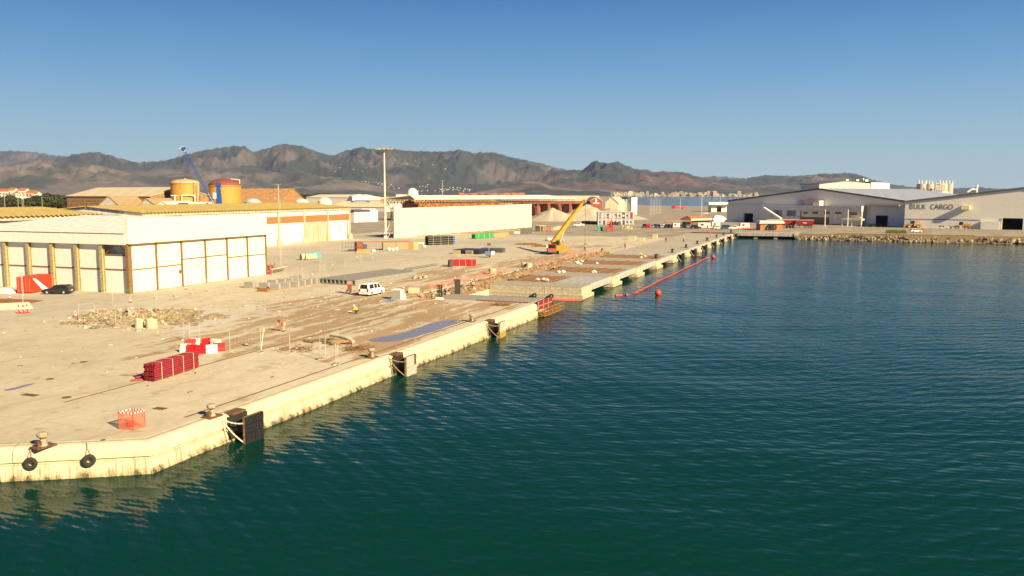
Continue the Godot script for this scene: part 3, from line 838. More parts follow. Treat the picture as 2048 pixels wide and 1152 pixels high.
func hangar() -> void:
	var t := thing("hangar", "white panelled hangar with rusty door frames and yellow columns", "hangar", Vector3(-103.2, 0, -101.2))
	var white := mat("panel_white", Color(0.74, 0.725, 0.69), 0.75, "streak", 0.3)
	var panel := mat("door_panel", Color(0.72, 0.68, 0.58), 0.8, "streak", 0.1)
	var rust := mat("rusty_steel", Color(0.29, 0.165, 0.070), 0.9, "rusty", 0.5)
	var yellow := mat("column_yellow", Color(0.42, 0.35, 0.17), 0.8, "mottle", 0.35)
	var W := 46.0; var D := 33.4
	part(t, "core", MB.new().box(Vector3(-W, 0, -D), Vector3(-0.35, 7.6, -1.5)), white)
	var rf := MB.new()
	rf.hexa([Vector3(-W, 7.6, 0.1), Vector3(-0.3, 7.6, 0.1), Vector3(-0.3, 7.6, -D), Vector3(-W, 7.6, -D), Vector3(-W, 8.9, 0.1), Vector3(-0.3, 8.9, 0.1), Vector3(-0.3, 11.0, -D), Vector3(-W, 11.0, -D)])
	part(t, "roof", rf, mat("roof_white", Color(0.80, 0.78, 0.74), 0.7, "soft", 0.1))
	# end wall towards the basin
	part(t, "end_fascia", MB.new().box(Vector3(-W, 7.6, 0.15), Vector3(-0.1, 9.25, 0.75)), white)
	part(t, "fascia_trim", MB.new().box(Vector3(-W, 9.25, 0.1), Vector3(-0.1, 9.33, 0.8)), rust)
	for k in 9:
		var x := -5.28 * k
		var x1 := x - 5.28
		var lowtop := 5.75 if k == 0 else 7.6
		part(t, "end_panel", MB.new().box(Vector3(x - 0.2, 0, -0.12), Vector3(x1 + 0.2, 3.55, 0.0)), white)
		part(t, "end_panel", MB.new().box(Vector3(x - 0.2, 3.75, -0.12), Vector3(x1 + 0.2, lowtop, 0.0)), white)
		part(t, "rail", MB.new().box(Vector3(x - 0.2, 3.55, -0.1), Vector3(x1 + 0.2, 3.75, 0.08)), rust)
		if k > 0:
			var cm := MB.new()
			cm.box(Vector3(x - 0.32, 0, 0.04), Vector3(x + 0.32, 7.6, 0.10)).box(Vector3(x - 0.06, 0, 0.10), Vector3(x + 0.06, 7.6, 0.52)).box(Vector3(x - 0.32, 0, 0.52), Vector3(x + 0.32, 7.6, 0.58))
			part(t, "column", cm, yellow)
	var tr := MB.new()   # open truss bay beside the corner
	tr.bar(Vector3(-0.3, 5.95, -0.1), Vector3(-5.1, 5.95, -0.1), 0.16, 0.22)
	tr.bar(Vector3(-0.4, 6.1, -0.1), Vector3(-1.9, 7.4, -0.1), 0.12, 0.12); tr.bar(Vector3(-4.9, 6.1, -0.1), Vector3(-3.3, 7.4, -0.1), 0.12, 0.12)
	tr.bar(Vector3(-1.9, 7.4, -0.1), Vector3(-3.3, 7.4, -0.1), 0.12, 0.12)
	part(t, "open_truss", tr, rust)
	part(t, "corner_post", MB.new().box(Vector3(-0.32, 0, -0.3), Vector3(0.22, 7.6, 0.5)), rust)
	# long side towards the quay
	part(t, "side_fascia", MB.new().box(Vector3(-0.12, 7.75, 0.6), Vector3(0.55, 11.6, -D)), mat("fascia_cream", Color(0.71, 0.67, 0.57), 0.75, "streak", 0.25))
	part(t, "fascia_trim", MB.new().box(Vector3(-0.1, 7.6, 0.5), Vector3(0.6, 7.75, -D)), rust)
	var zs := [0.0, -5.35, -11.0, -16.7, -22.3, -27.9, -33.3]
	var mids := [3.55, 3.6, 4.45, 4.5, 3.95, 3.9]
	for k in 6:
		var z0: float = zs[k] - 0.24; var z1: float = zs[k + 1] + 0.04
		var md: float = mids[k]
		part(t, "door_panel", MB.new().box(Vector3(-0.12, 0.05, z0), Vector3(0.02, md, z1)), panel)
		part(t, "door_panel", MB.new().box(Vector3(-0.12, md + 0.17, z0), Vector3(0.02, 7.6, z1)), panel)
		part(t, "rail", MB.new().box(Vector3(-0.1, md, z0), Vector3(0.12, md + 0.17, z1)), rust)
		part(t, "post", MB.new().box(Vector3(-0.1, 0, zs[k + 1] - 0.24), Vector3(0.26, 7.6, zs[k + 1] + 0.04)), rust)
		if k == 2 or k == 3:
			var w := MB.new()
			w.box(Vector3(0.02, 0.1, z0 - 1.2), Vector3(0.07, 3.3, z0 - 1.28)).box(Vector3(0.02, 0.1, z1 + 0.9), Vector3(0.07, 3.3, z1 + 0.82)).box(Vector3(0.02, 3.22, z0 - 1.28), Vector3(0.07, 3.3, z1 + 0.82))
			part(t, "wicket_frame", w, mat("wicket", Color(0.46, 0.37, 0.22), 0.8))
	part(t, "floodlight", MB.new().cbox(Vector3(0.35, 2.6, -10.5), Vector3(0.4, 0.4, 0.3)), mat("frame_dark", Color(0.1, 0.1, 0.1), 0.7))

func ribbed_roof(e0: Vector3, e1: Vector3, r0: Vector3, r1: Vector3, pitch: float, h: float) -> MB:   # ribs run from eave to ridge
	var mb := MB.new()
	var nn := int(e0.distance_to(e1) / pitch)
	for i in nn:
		var q := []
		for u in [0.0, 0.32, 0.45, 0.78, 0.9, 1.0]:
			var s: float = (i + u) / nn
			var up := 0.0 if (u < 0.35 or u > 0.85) else h
			q.append([e0.lerp(e1, s) + Vector3(0, up, 0), r0.lerp(r1, s) + Vector3(0, up, 0)])
		for j in q.size() - 1:
			mb.quad(q[j][0], q[j + 1][0], q[j + 1][1], q[j][1])
	return mb

func warehouse() -> void:
	var conc := mat("column_concrete", Color(0.50, 0.42, 0.30), 0.9, "stain", 0.1)
	var white := mat("lime_white", Color(0.76, 0.73, 0.66), 0.85, "stain", 0.06)
	var brick := mat("orange_brick", Color(0.50, 0.155, 0.055), 0.9, "mottle", 0.25)
	var roofm := mat("lichen_roof", Color(0.49, 0.37, 0.125), 0.95, "mottle", 0.06)
	for q in [[-252.0, -160.0, 0], [-146.5, -112.0, 1]]:
		var z0: float = q[0]; var z1: float = q[1]
		var t := thing("warehouse", "long warehouse with an orange brick band and mossy yellow ribbed roof" if q[2] == 0 else "mossy yellow ribbed roof of the hall hidden behind the hangar", "warehouse", Vector3(-158, 0, z1), PI / 2)
		# local x runs along the front (-z), local z points to the quay
		var L := z1 - z0
		var gap := 0.0
		part(t, "body", MB.new().box(Vector3(0, 0, -36), Vector3(L, 10.2, -0.5)), white)
		var gb := MB.new()
		gb.xf = Transform3D(Basis(Vector3.UP, PI / 2), Vector3.ZERO)
		part(t, "gable", gb.prism([Vector2(0.5, 10.2), Vector2(35.5, 10.2), Vector2(35.0, 10.7), Vector2(18, 12.1), Vector2(0.7, 10.7)], 0.1, L - 0.1), white)
		part(t, "roof_slope", ribbed_roof(Vector3(-0.5, 10.75, 0.9), Vector3(L + 0.5, 10.75, 0.9), Vector3(-0.5, 12.25, -18), Vector3(L + 0.5, 12.25, -18), 1.15, 0.22), roofm)
		part(t, "roof_slope", ribbed_roof(Vector3(L + 0.5, 10.75, -36.5), Vector3(-0.5, 10.75, -36.5), Vector3(L + 0.5, 12.25, -18), Vector3(-0.5, 12.25, -18), 1.15, 0.22), roofm)
		part(t, "eave_beam", MB.new().box(Vector3(-0.4, 10.0, -0.4), Vector3(L + 0.4, 10.7, 0.35)), conc)
		if q[2] == 1: continue
		var bays := 7
		for k in bays + 1:
			var x := L * k / bays
			var col := MB.new()
			col.box(Vector3(x - 0.35, 0, -0.5), Vector3(x + 0.35, 9.4, 0.32))
			col.hexa([Vector3(x - 0.35, 9.4, 0.32), Vector3(x + 0.35, 9.4, 0.32), Vector3(x + 0.35, 9.4, -0.4), Vector3(x - 0.35, 9.4, -0.4), Vector3(x - 0.7, 10.0, 0.32), Vector3(x + 0.7, 10.0, 0.32), Vector3(x + 0.7, 10.0, -0.4), Vector3(x - 0.7, 10.0, -0.4)])
			part(t, "column", col, conc)
			part(t, "column_guard", MB.new().taper(Vector3(x, 0, 0.2), Vector3(2.0, 1.9, 1.0), 0.8, 0.7), conc)
			if k == bays: continue
			var xa := x + 0.35; var xb := L * (k + 1) / bays - 0.35
			part(t, "upper_wall", MB.new().box(Vector3(xa, 8.6, -0.5), Vector3(xb, 10.0, -0.02)), white)
			part(t, "brick_band", MB.new().box(Vector3(xa, 6.55, -0.5), Vector3(xb, 8.6, 0.02)), brick)
			var wall_m: Material = white
			if k == bays - 2: wall_m = mat("grey_infill", Color(0.48, 0.40, 0.31), 0.9, "stain", 0.08)
			part(t, "wall", MB.new().box(Vector3(xa, 0, -0.5), Vector3(xb, 6.55, -0.06)), wall_m)
			if k == bays - 1:
				part(t, "door", MB.new().box(Vector3(xa + 3.2, 0, -0.06), Vector3(xa + 6.8, 4.6, -0.01)), mat("bright_white", Color(0.8, 0.78, 0.74), 0.8))
				part(t, "door_frame", MB.new().box(Vector3(xa + 3.2, 4.6, -0.06), Vector3(xa + 7.1, 4.9, 0.06)).box(Vector3(xa + 6.8, 0, -0.06), Vector3(xa + 7.1, 4.6, 0.06)), conc)
				part(t, "downpipe", MB.new().tube(Vector3(xb - 1.0, 0, 0.1), Vector3(xb - 1.0, 10.6, 0.1), 0.12, 0.12, 6), mat("pipe_dark", Color(0.12, 0.10, 0.09), 0.7))
			elif k == bays - 3:
				part(t, "roller_door", MB.new().box(Vector3(xa + 6.0, 0.6, -0.06), Vector3(xb - 0.3, 6.2, 0.0)), mat("bright_white", Color(0.8, 0.78, 0.74), 0.8))
				part(t, "door_sill", MB.new().box(Vector3(xa + 5.6, 0, -0.06), Vector3(xb, 0.6, 0.25)), conc)
	var f := thing("flat_roof_hall", "flat grey bitumen roof between the two yellow roofs", "hall", Vector3(-165, 0, -146.8), PI / 2)
	part(f, "wall", MB.new().box(Vector3(0.1, 0, -60), Vector3(12.9, 10.0, 0)), white)
	part(f, "roof", MB.new().box(Vector3(0, 10.0, -60), Vector3(13, 10.3, 0.3)), mat("bitumen", Color(0.135, 0.12, 0.11), 0.95, "mottle", 0.15))

func tower_mast() -> void:
	var t := thing("floodlight_mast", "very tall pale floodlight mast with a ring of lamps and red striped foot", "light mast", g(771, 476.5))
	var m := mat("mast_cream", Color(0.66, 0.60, 0.48), 0.55, "soft", 0.2)
	part(t, "pole", MB.new().tube(Vector3(0, 2.2, 0), Vector3(0, 30.4, 0), 0.46, 0.22, 16), m)
	var foot := part(t, "foot", MB.new().tube(Vector3(0, 0, 0), Vector3(0, 2.2, 0), 0.62, 0.5, 16), mat("bright_white", Color(0.8, 0.78, 0.74), 0.8))
	part(foot, "red_band", MB.new().tube(Vector3(0, 0.9, 0), Vector3(0, 1.5, 0), 0.61, 0.58, 16), mat("signal_red", Color(0.55, 0.04, 0.03), 0.6))
	part(t, "ring", MB.new().lathe(Vector3.ZERO, [Vector2(0.3, 30.4), Vector2(1.7, 30.6), Vector2(1.8, 30.75), Vector2(0.3, 31.0), Vector2(0.02, 31.1)], 20), m)
	for k in 10:
		var a := TAU * k / 10.0
		var lm := MB.new()
		lm.xf = Transform3D(Basis(Vector3.UP, -a), Vector3.ZERO)
		lm.hexa([Vector3(1.5, 30.35, 0.35), Vector3(3.1, 30.7, 0.35), Vector3(3.1, 30.7, -0.35), Vector3(1.5, 30.35, -0.35), Vector3(1.5, 30.6, 0.35), Vector3(3.1, 30.95, 0.35), Vector3(3.1, 30.95, -0.35), Vector3(1.5, 30.6, -0.35)])
		part(t, "lamp_head", lm, mat("lamp_tan", Color(0.40, 0.32, 0.22), 0.6))

func cream_wall() -> void:
	var a := g(789, 476); var b := g(1063, 455)
	var t := thing("panel_wall", "long blank cream concrete panel wall across the yard", "wall", a, turn_to(a, b))
	var L := a.distance_to(b); var n := 18
	var m := mat("cream_panel", Color(0.69, 0.615, 0.45), 0.85, "streak", 0.05)
	for k in n:
		var h0 := 10.35 + 0.35 * k / n
		part(t, "panel", MB.new().box(Vector3(L * k / n + 0.04, 0, -0.6), Vector3(L * (k + 1) / n - 0.04, h0, 0.0 if k % 2 == 0 else 0.02)), m)
		var br := MB.new()
		br.bar(Vector3(L * (k + 0.1) / n, 8.0, -0.6), Vector3(L * (k + 0.1) / n, 0.2, -5.0), 0.25, 0.25)
		br.bar(Vector3(L * (k + 0.1) / n, 4.0, -0.6), Vector3(L * (k + 0.1) / n, 0.2, -3.2), 0.2, 0.2)
		part(t, "brace", br, mat("brace_white", Color(0.62, 0.58, 0.50), 0.8))
	part(t, "joint_backing", MB.new().box(Vector3(0, 0, -0.55), Vector3(L, 10.2, -0.15)), mat("joint_grey", Color(0.30, 0.26, 0.20), 0.9))
	var weeds := MB.new()
	rng.seed = 55
	for i in 900:
		var x := rng.randf_range(0.12, 1.0) * L
		if fmod(x * 0.173, 1.0) < 0.25: continue
		var p := Vector3(x, 0, rng.randf_range(0.1, 1.6)); var s := rng.randf_range(0.15, 0.55)
		var d := Vector3(rng.randfn() * 0.3, 1, rng.randfn() * 0.3) * s
		var w := Vector3(rng.randfn(), 0, rng.randfn()).normalized() * 0.12
		weeds.tri(p - w, p + w, p + d)
	var wd := solo("dry_weeds", weeds, mat("weed", Color(0.20, 0.15, 0.05), 0.9), "dry yellowish weeds along the foot of the cream wall", "weeds", "", a, turn_to(a, b))
	wd.set_meta("kind", "stuff")

func truss_shed() -> void:
	# an open shed: a white roof on a deck of red-brown trusses
	var a := at(828, 475); var b := at(1150, 560)
	var t := thing("truss_shed", "open shed with a white roof on rusty brown steel trusses", "shed", a, turn_to(a, b))
	var L := a.distance_to(b); var D := 34.0
	var brown := mat("truss_brown", Color(0.13, 0.062, 0.045), 0.8)
	var ht := tall(398.5, 505)
	part(t, "roof_slope", MB.new().hexa([Vector3(0, ht, 0.5), Vector3(L, ht, 0.5), Vector3(L - 9, ht + 2.2, -D / 2), Vector3(9, ht + 2.2, -D / 2), Vector3(0, ht + 0.25, 0.5), Vector3(L, ht + 0.25, 0.5), Vector3(L - 9, ht + 2.45, -D / 2), Vector3(9, ht + 2.45, -D / 2)]), mat("roof_white", Color(0.8, 0.78, 0.74), 0.7))
	part(t, "roof_slope", MB.new().hexa([Vector3(9, ht + 2.2, -D / 2), Vector3(L - 9, ht + 2.2, -D / 2), Vector3(L, ht, -D), Vector3(0, ht, -D), Vector3(9, ht + 2.45, -D / 2), Vector3(L - 9, ht + 2.45, -D / 2), Vector3(L, ht + 0.25, -D), Vector3(0, ht + 0.25, -D)]), M.roof_white)
	for zz in [0.0, -D / 2, -D]:
		var tr := MB.new()
		tr.bar(Vector3(0, ht - 0.15, zz), Vector3(L, ht - 0.15, zz), 0.22, 0.22); tr.bar(Vector3(0, ht - 2.1, zz), Vector3(L, ht - 2.1, zz), 0.28, 0.28)
		var n := int(L / 2.4)
		for k in n:
			var x0 := L * k / n; var x1 := L * (k + 0.5) / n; var x2 := L * (k + 1) / n
			tr.bar(Vector3(x0, ht - 2.1, zz), Vector3(x1, ht - 0.15, zz), 0.14, 0.14); tr.bar(Vector3(x1, ht - 0.15, zz), Vector3(x2, ht - 2.1, zz), 0.14, 0.14)
		part(t, "truss", tr, brown)
		for k in 6:
			var x := L * (k + 0.35) / 6
			var col := MB.new()
			col.bar(Vector3(x - 0.4, 0, zz), Vector3(x - 0.4, ht - 5.5, zz), 0.35, 0.35); col.bar(Vector3(x + 0.4, 0, zz), Vector3(x + 0.4, ht - 5.5, zz), 0.35, 0.35)
			for s in [-5.0, -2.5, 2.5, 5.0]: col.bar(Vector3(x + s * 0.15, ht - 5.5, zz), Vector3(x + s, ht - 2.1, zz), 0.25, 0.25)
			col.bar(Vector3(x - 1.0, ht - 5.5, zz), Vector3(x + 1.0, ht - 5.5, zz), 0.3, 0.3)
			part(t, "branching_column", col, brown)
	# brick and stock behind it
	var q := at(836, 545)
	var s := thing("brick_office", "low orange brick building behind the truss shed", "building", q, turn_to(at(836, 545), at(1060, 610)))
	gable_long(s, 70, 18, 9.0, 2.4, mat("orange_brick", Color(0.5, 0.155, 0.055), 0.9), mat("ochre_roof", Color(0.52, 0.36, 0.16), 0.9))
	for k in 14: part(s, "window", MB.new().box(Vector3(2 + k * 4.8, 4.6, 0.02), Vector3(4.2 + k * 4.8, 7.0, 0.1)), mat("dark_window", Color(0.05, 0.05, 0.055), 0.3))

func heap(label: String, px: float, py: float, w: float, h: float, m: Material, seed_: int) -> void:
	var nz := noise(seed_, 0.25, 3)
	var mb := MB.new()
	var k := 36; var rings := 9
	var f := func(i: int, j: int) -> Vector3:
		var a := TAU * i / k; var u := j / float(rings)
		var rad := w / 2 * u * (1.0 + 0.12 * nz.get_noise_2d(cos(a) * 6, sin(a) * 6))
		var y := h * pow(1.0 - u, 1.05) * (1.0 + 0.2 * nz.get_noise_2d(cos(a) * rad * 0.6, sin(a) * rad * 0.6)) - 0.05
		return Vector3(cos(a) * rad, y, sin(a) * rad)
	for i in k:
		for j in rings:
			mb.quad(f.call(i, j), f.call(i + 1, j), f.call(i + 1, j + 1), f.call(i, j + 1))
	solo("bulk_heap", mb, m, label, "heap", "", g(px, py))

func gables_and_silos() -> void:
	var sand := mat("pale_sand", Color(0.48, 0.42, 0.33), 0.95, "mottle", 0.2)
	heap("pale conical heap of bulk sand before the brick stores", 1105, 441, 34, 7.5, sand, 61)
	heap("high pale heap of bulk sand behind the crane boom", 1172, 440, 40, 9.5, sand, 62)
	heap("low pale heap of bulk sand behind the prefab offices", 1222, 438, 44, 7.0, sand, 63)
	heap("small pale heap of bulk sand under the truss shed", 1086, 437, 16, 4.0, sand, 64)
	var a := g(1063, 440); var b := g(1200, 437)
	var t := thing("bulk_barrier", "low row of pale concrete block walls before the sand heaps", "wall", a, turn_to(a, b))
	var L := a.distance_to(b)
	for k in 26:
		part(t, "concrete_block", MB.new().box(Vector3(L * k / 26.0 + 0.05, 0, -0.8), Vector3(L * (k + 1) / 26.0 - 0.05, 2.1 + 0.5 * ((k * 7) % 3) / 2.0, 0)), mat("block_pale", Color(0.52, 0.46, 0.36), 0.9, "stain", 0.2))
	# brick stores behind, red fronted gable, cream gables
	var cream := mat("cream_roof", Color(0.7, 0.6, 0.42), 0.85); var tan := mat("tan_wall", Color(0.50, 0.40, 0.28), 0.9, "soft", 0.1)
	a = at(1000, 600); b = at(1190, 585)
	t = thing("loading_store", "long cream roofed store with dark open loading bays", "store", a, turn_to(a, b))
	L = a.distance_to(b)
	gable_long(t, L, 30, tall(402, 592), tall(394.5, 600) - tall(402, 592) + 0.8, tan, cream)
	for o in t.get_children(): o.position.z = -6.0   # the fronts of the loading bays stand open before it
	for k in 7:
		part(t, "red_pier", MB.new().box(Vector3(19.2 + k * 7.5, 0, -6.0), Vector3(20.8 + k * 7.5, 8.4, 0.3)), mat("brick_red", Color(0.36, 0.11, 0.07), 0.9))
	part(t, "red_fascia", MB.new().box(Vector3(10, 8.4, -5.98), Vector3(L - 1, 9.6, 0.4)), M.brick_red)
	t = thing("red_gable_store", "store with a brick red gable bearing a white emblem", "store", at(1181, 560), YAW)
	var gw := 23.0 * 560 / 1710.0
	gable(t, gw, 40, tall(402, 560), tall(394.5, 560) - tall(402, 560), mat("gable_red", Color(0.34, 0.075, 0.055), 0.85, "soft", 0.2), cream)
	var em := MB.new()
	var el := []
	for k in 16: el.append(Vector2(gw / 2 + 0.55 * cos(TAU * k / 16), tall(400.8, 560) + 1.5 * sin(TAU * k / 16)))
	em.prism(el, 0.02, 0.12)
	part(t, "emblem", em, mat("bright_white", Color(0.8, 0.78, 0.74), 0.8))
	var letters := MB.new()
	for k in 7: letters.box(Vector3(gw * 0.24 + k * gw * 0.078, tall(407.5, 560), 0.02), Vector3(gw * 0.24 + (k + 0.72) * gw * 0.078, tall(405.4, 560), 0.12))
	part(t, "lettering", letters, M.bright_white)
	t = thing("cream_gable_store", "cream store with a pointed pale gable beside the silo block", "store", at(1211, 575), YAW - 0.25)
	gable(t, 26 * 575 / 1710.0, 40, tall(406, 575), tall(394.5, 575) - tall(406, 575), mat("cream_wall", Color(0.66, 0.58, 0.44), 0.9, "soft", 0.1), cream)
	# silo block with white stair tower
	var d := 640.0
	t = thing("silo_block", "grey concrete silo block with a white tower", "silo", at(1234, d), YAW)
	var k0 := d / 1710.0
	for k in 4: part(t, "silo", MB.new().lathe(Vector3((2.6 + k * 5.6) * k0, 0, -3), [Vector2(2.75 * k0, 0), Vector2(2.75 * k0, tall(394, d)), Vector2(0.02, tall(394, d))], 20), mat("silo_grey", Color(0.36, 0.34, 0.31), 0.85, "streak", 0.1))
	part(t, "tower", MB.new().box(Vector3(29 * k0, 0, -6), Vector3(40.5 * k0, tall(394.5, d), 0.5)), mat("bright_white", Color(0.8, 0.78, 0.74), 0.8))
	part(t, "roof_walkway", MB.new().box(Vector3(0, tall(393.5, d), -6), Vector3(29 * k0, tall(393.5, d) + 0.5, 0.4)), mat("frame_dark", Color(0.1, 0.1, 0.1), 0.7))
	for k in 7: part(t, "roof_vent", MB.new().tube(Vector3((2 + k * 3.4) * k0, tall(393.5, d), -2), Vector3((2 + k * 3.4) * k0, tall(385.5 + (k % 3) * 1.5, d), -2), 0.35, 0.35, 6), mat("mast_paint", Color(0.62, 0.58, 0.5), 0.5))

func prefab_offices() -> void:
	var a := g(1196, 449.5); var b := g(1266, 449.5)
	var t := thing("prefab_offices", "two-storey block of grey and white prefab cabins with coloured panels", "offices", a, turn_to(a, b))
	var L := a.distance_to(b); var n := 9
	var hh := stand(1230, 449.5, 424.5)
	var grey := mat("cabin_grey", Color(0.36, 0.36, 0.41), 0.7, "soft", 0.2); var dark := mat("cabin_dark", Color(0.05, 0.06, 0.09), 0.4); var red := mat("cabin_red", Color(0.30, 0.03, 0.03), 0.6); var wh := mat("bright_white", Color(0.8, 0.78, 0.74), 0.8)
	for k in n:
		for f in 2:
			var x0 := L * k / n + 0.06; var x1 := L * (k + 1) / n - 0.06
			var y0 := f * hh / 2 + 0.05; var y1 := (f + 1) * hh / 2 - 0.05
			var c := part(t, "cabin", MB.new().box(Vector3(x0, y0, -7), Vector3(x1, y1, 0)), grey)
			part(c, "corner_post", MB.new().box(Vector3(x0 - 0.06, y0, -0.1), Vector3(x0 + 0.12, y1, 0.06)), wh)
			var w := x1 - x0
			if f == 1:
				if k == 0:
					for r in 3: part(c, "stripe", MB.new().box(Vector3(x0 + 0.4, y0 + 0.5 + r * 0.8, 0.01), Vector3(x1 - 0.3, y0 + 0.85 + r * 0.8, 0.07)), red if r == 1 else dark)
				elif k == 2:
					for r in [[0.1, 0.3, 0.35, 0.9], [0.45, 0.2, 0.6, 0.8], [0.65, 0.35, 0.9, 0.9], [0.2, 1.4, 0.75, 1.75], [0.05, 1.8, 0.4, 2.3], [0.55, 1.8, 0.95, 2.3], [0.35, 1.1, 0.6, 1.5]]:
						part(c, "glyph", MB.new().box(Vector3(x0 + r[0] * w, y0 + r[1], 0.01), Vector3(x0 + r[2] * w, y0 + r[3], 0.07)), dark)
				elif k == 4:
					part(c, "glyph", MB.new().box(Vector3(x0 + 0.3, y0 + 1.5, 0.01), Vector3(x0 + 1.3, y0 + 2.2, 0.07)), red); part(c, "glyph", MB.new().box(Vector3(x0 + 1.4, y0 + 0.2, 0.01), Vector3(x1, y0 + 1.1, 0.07)), red)
					part(c, "window", MB.new().box(Vector3(x0 + 0.9, y0 + 1.1, 0.01), Vector3(x1 - 0.2, y0 + 2.0, 0.06)), dark)
				elif k == 6:
					part(c, "glyph", MB.new().box(Vector3(x0 + 0.1, y0 + 0.1, 0.01), Vector3(x1 - 0.1, y1 - 0.1, 0.05)), dark); part(c, "window", MB.new().box(Vector3(x0 + 0.5, y0 + 1.0, 0.06), Vector3(x1 - 0.5, y0 + 1.8, 0.09)), wh)
				elif k == 8:
					part(c, "glyph", MB.new().box(Vector3(x0 + 0.2, y0 + 0.1, 0.01), Vector3(x1 - 0.1, y0 + 1.0, 0.07)), red); part(c, "glyph", MB.new().box(Vector3(x0 + 0.2, y0 + 1.9, 0.01), Vector3(x1 - 0.1, y1 - 0.1, 0.07)), red); part(c, "window", MB.new().box(Vector3(x0 + 0.5, y0 + 1.05, 0.01), Vector3(x1 - 0.4, y0 + 1.85, 0.05)), dark)
				elif k % 2 == 1 and k > 3:
					part(c, "window", MB.new().box(Vector3(x0 + 0.5, y0 + 0.9, 0.01), Vector3(x1 - 0.5, y0 + 1.9, 0.05)), dark)
			elif k in [1, 6]: part(c, "door", MB.new().box(Vector3(x0 + 0.6, y0, 0.01), Vector3(x0 + 1.6, y0 + 2.1, 0.05)), dark)
			elif k != 2: part(c, "window", MB.new().box(Vector3(x0 + 0.5, y0 + 0.8, 0.01), Vector3(x1 - 0.6, y0 + 1.8, 0.05)), dark)
	part(t, "end_wall", MB.new().box(Vector3(L + 0.02, 0, -7.05), Vector3(L + 0.2, hh, 0.05)), wh)
	for f in 2: part(t, "vent", MB.new().box(Vector3(L + 0.2, 1.0 + f * hh / 2, -2.6), Vector3(L + 0.3, 1.5 + f * hh / 2, -2.1)), grey)
	part(t, "roof", MB.new().box(Vector3(-0.2, hh, -7.3), Vector3(L + 0.3, hh + 0.18, 0.3)), mat("roof_light", Color(0.55, 0.53, 0.50), 0.7))

# ------------------------------------------------------------------ vehicles
func wheel(par: Node3D, x: float, y: float, z: float, r: float, w: float) -> void:
	var tm := mat("tyre_rubber", Color(0.022, 0.022, 0.022), 0.9)
	var o := part(par, "wheel", MB.new().tube(Vector3(x, y, z - w / 2), Vector3(x, y, z + w / 2), r, r, 16), tm)
	part(o, "rim", MB.new().tube(Vector3(x, y, z - w / 2 - 0.02), Vector3(x, y, z + w / 2 + 0.02), r * 0.58, r * 0.58, 12), mat("rim_grey", Color(0.30, 0.30, 0.30), 0.4))

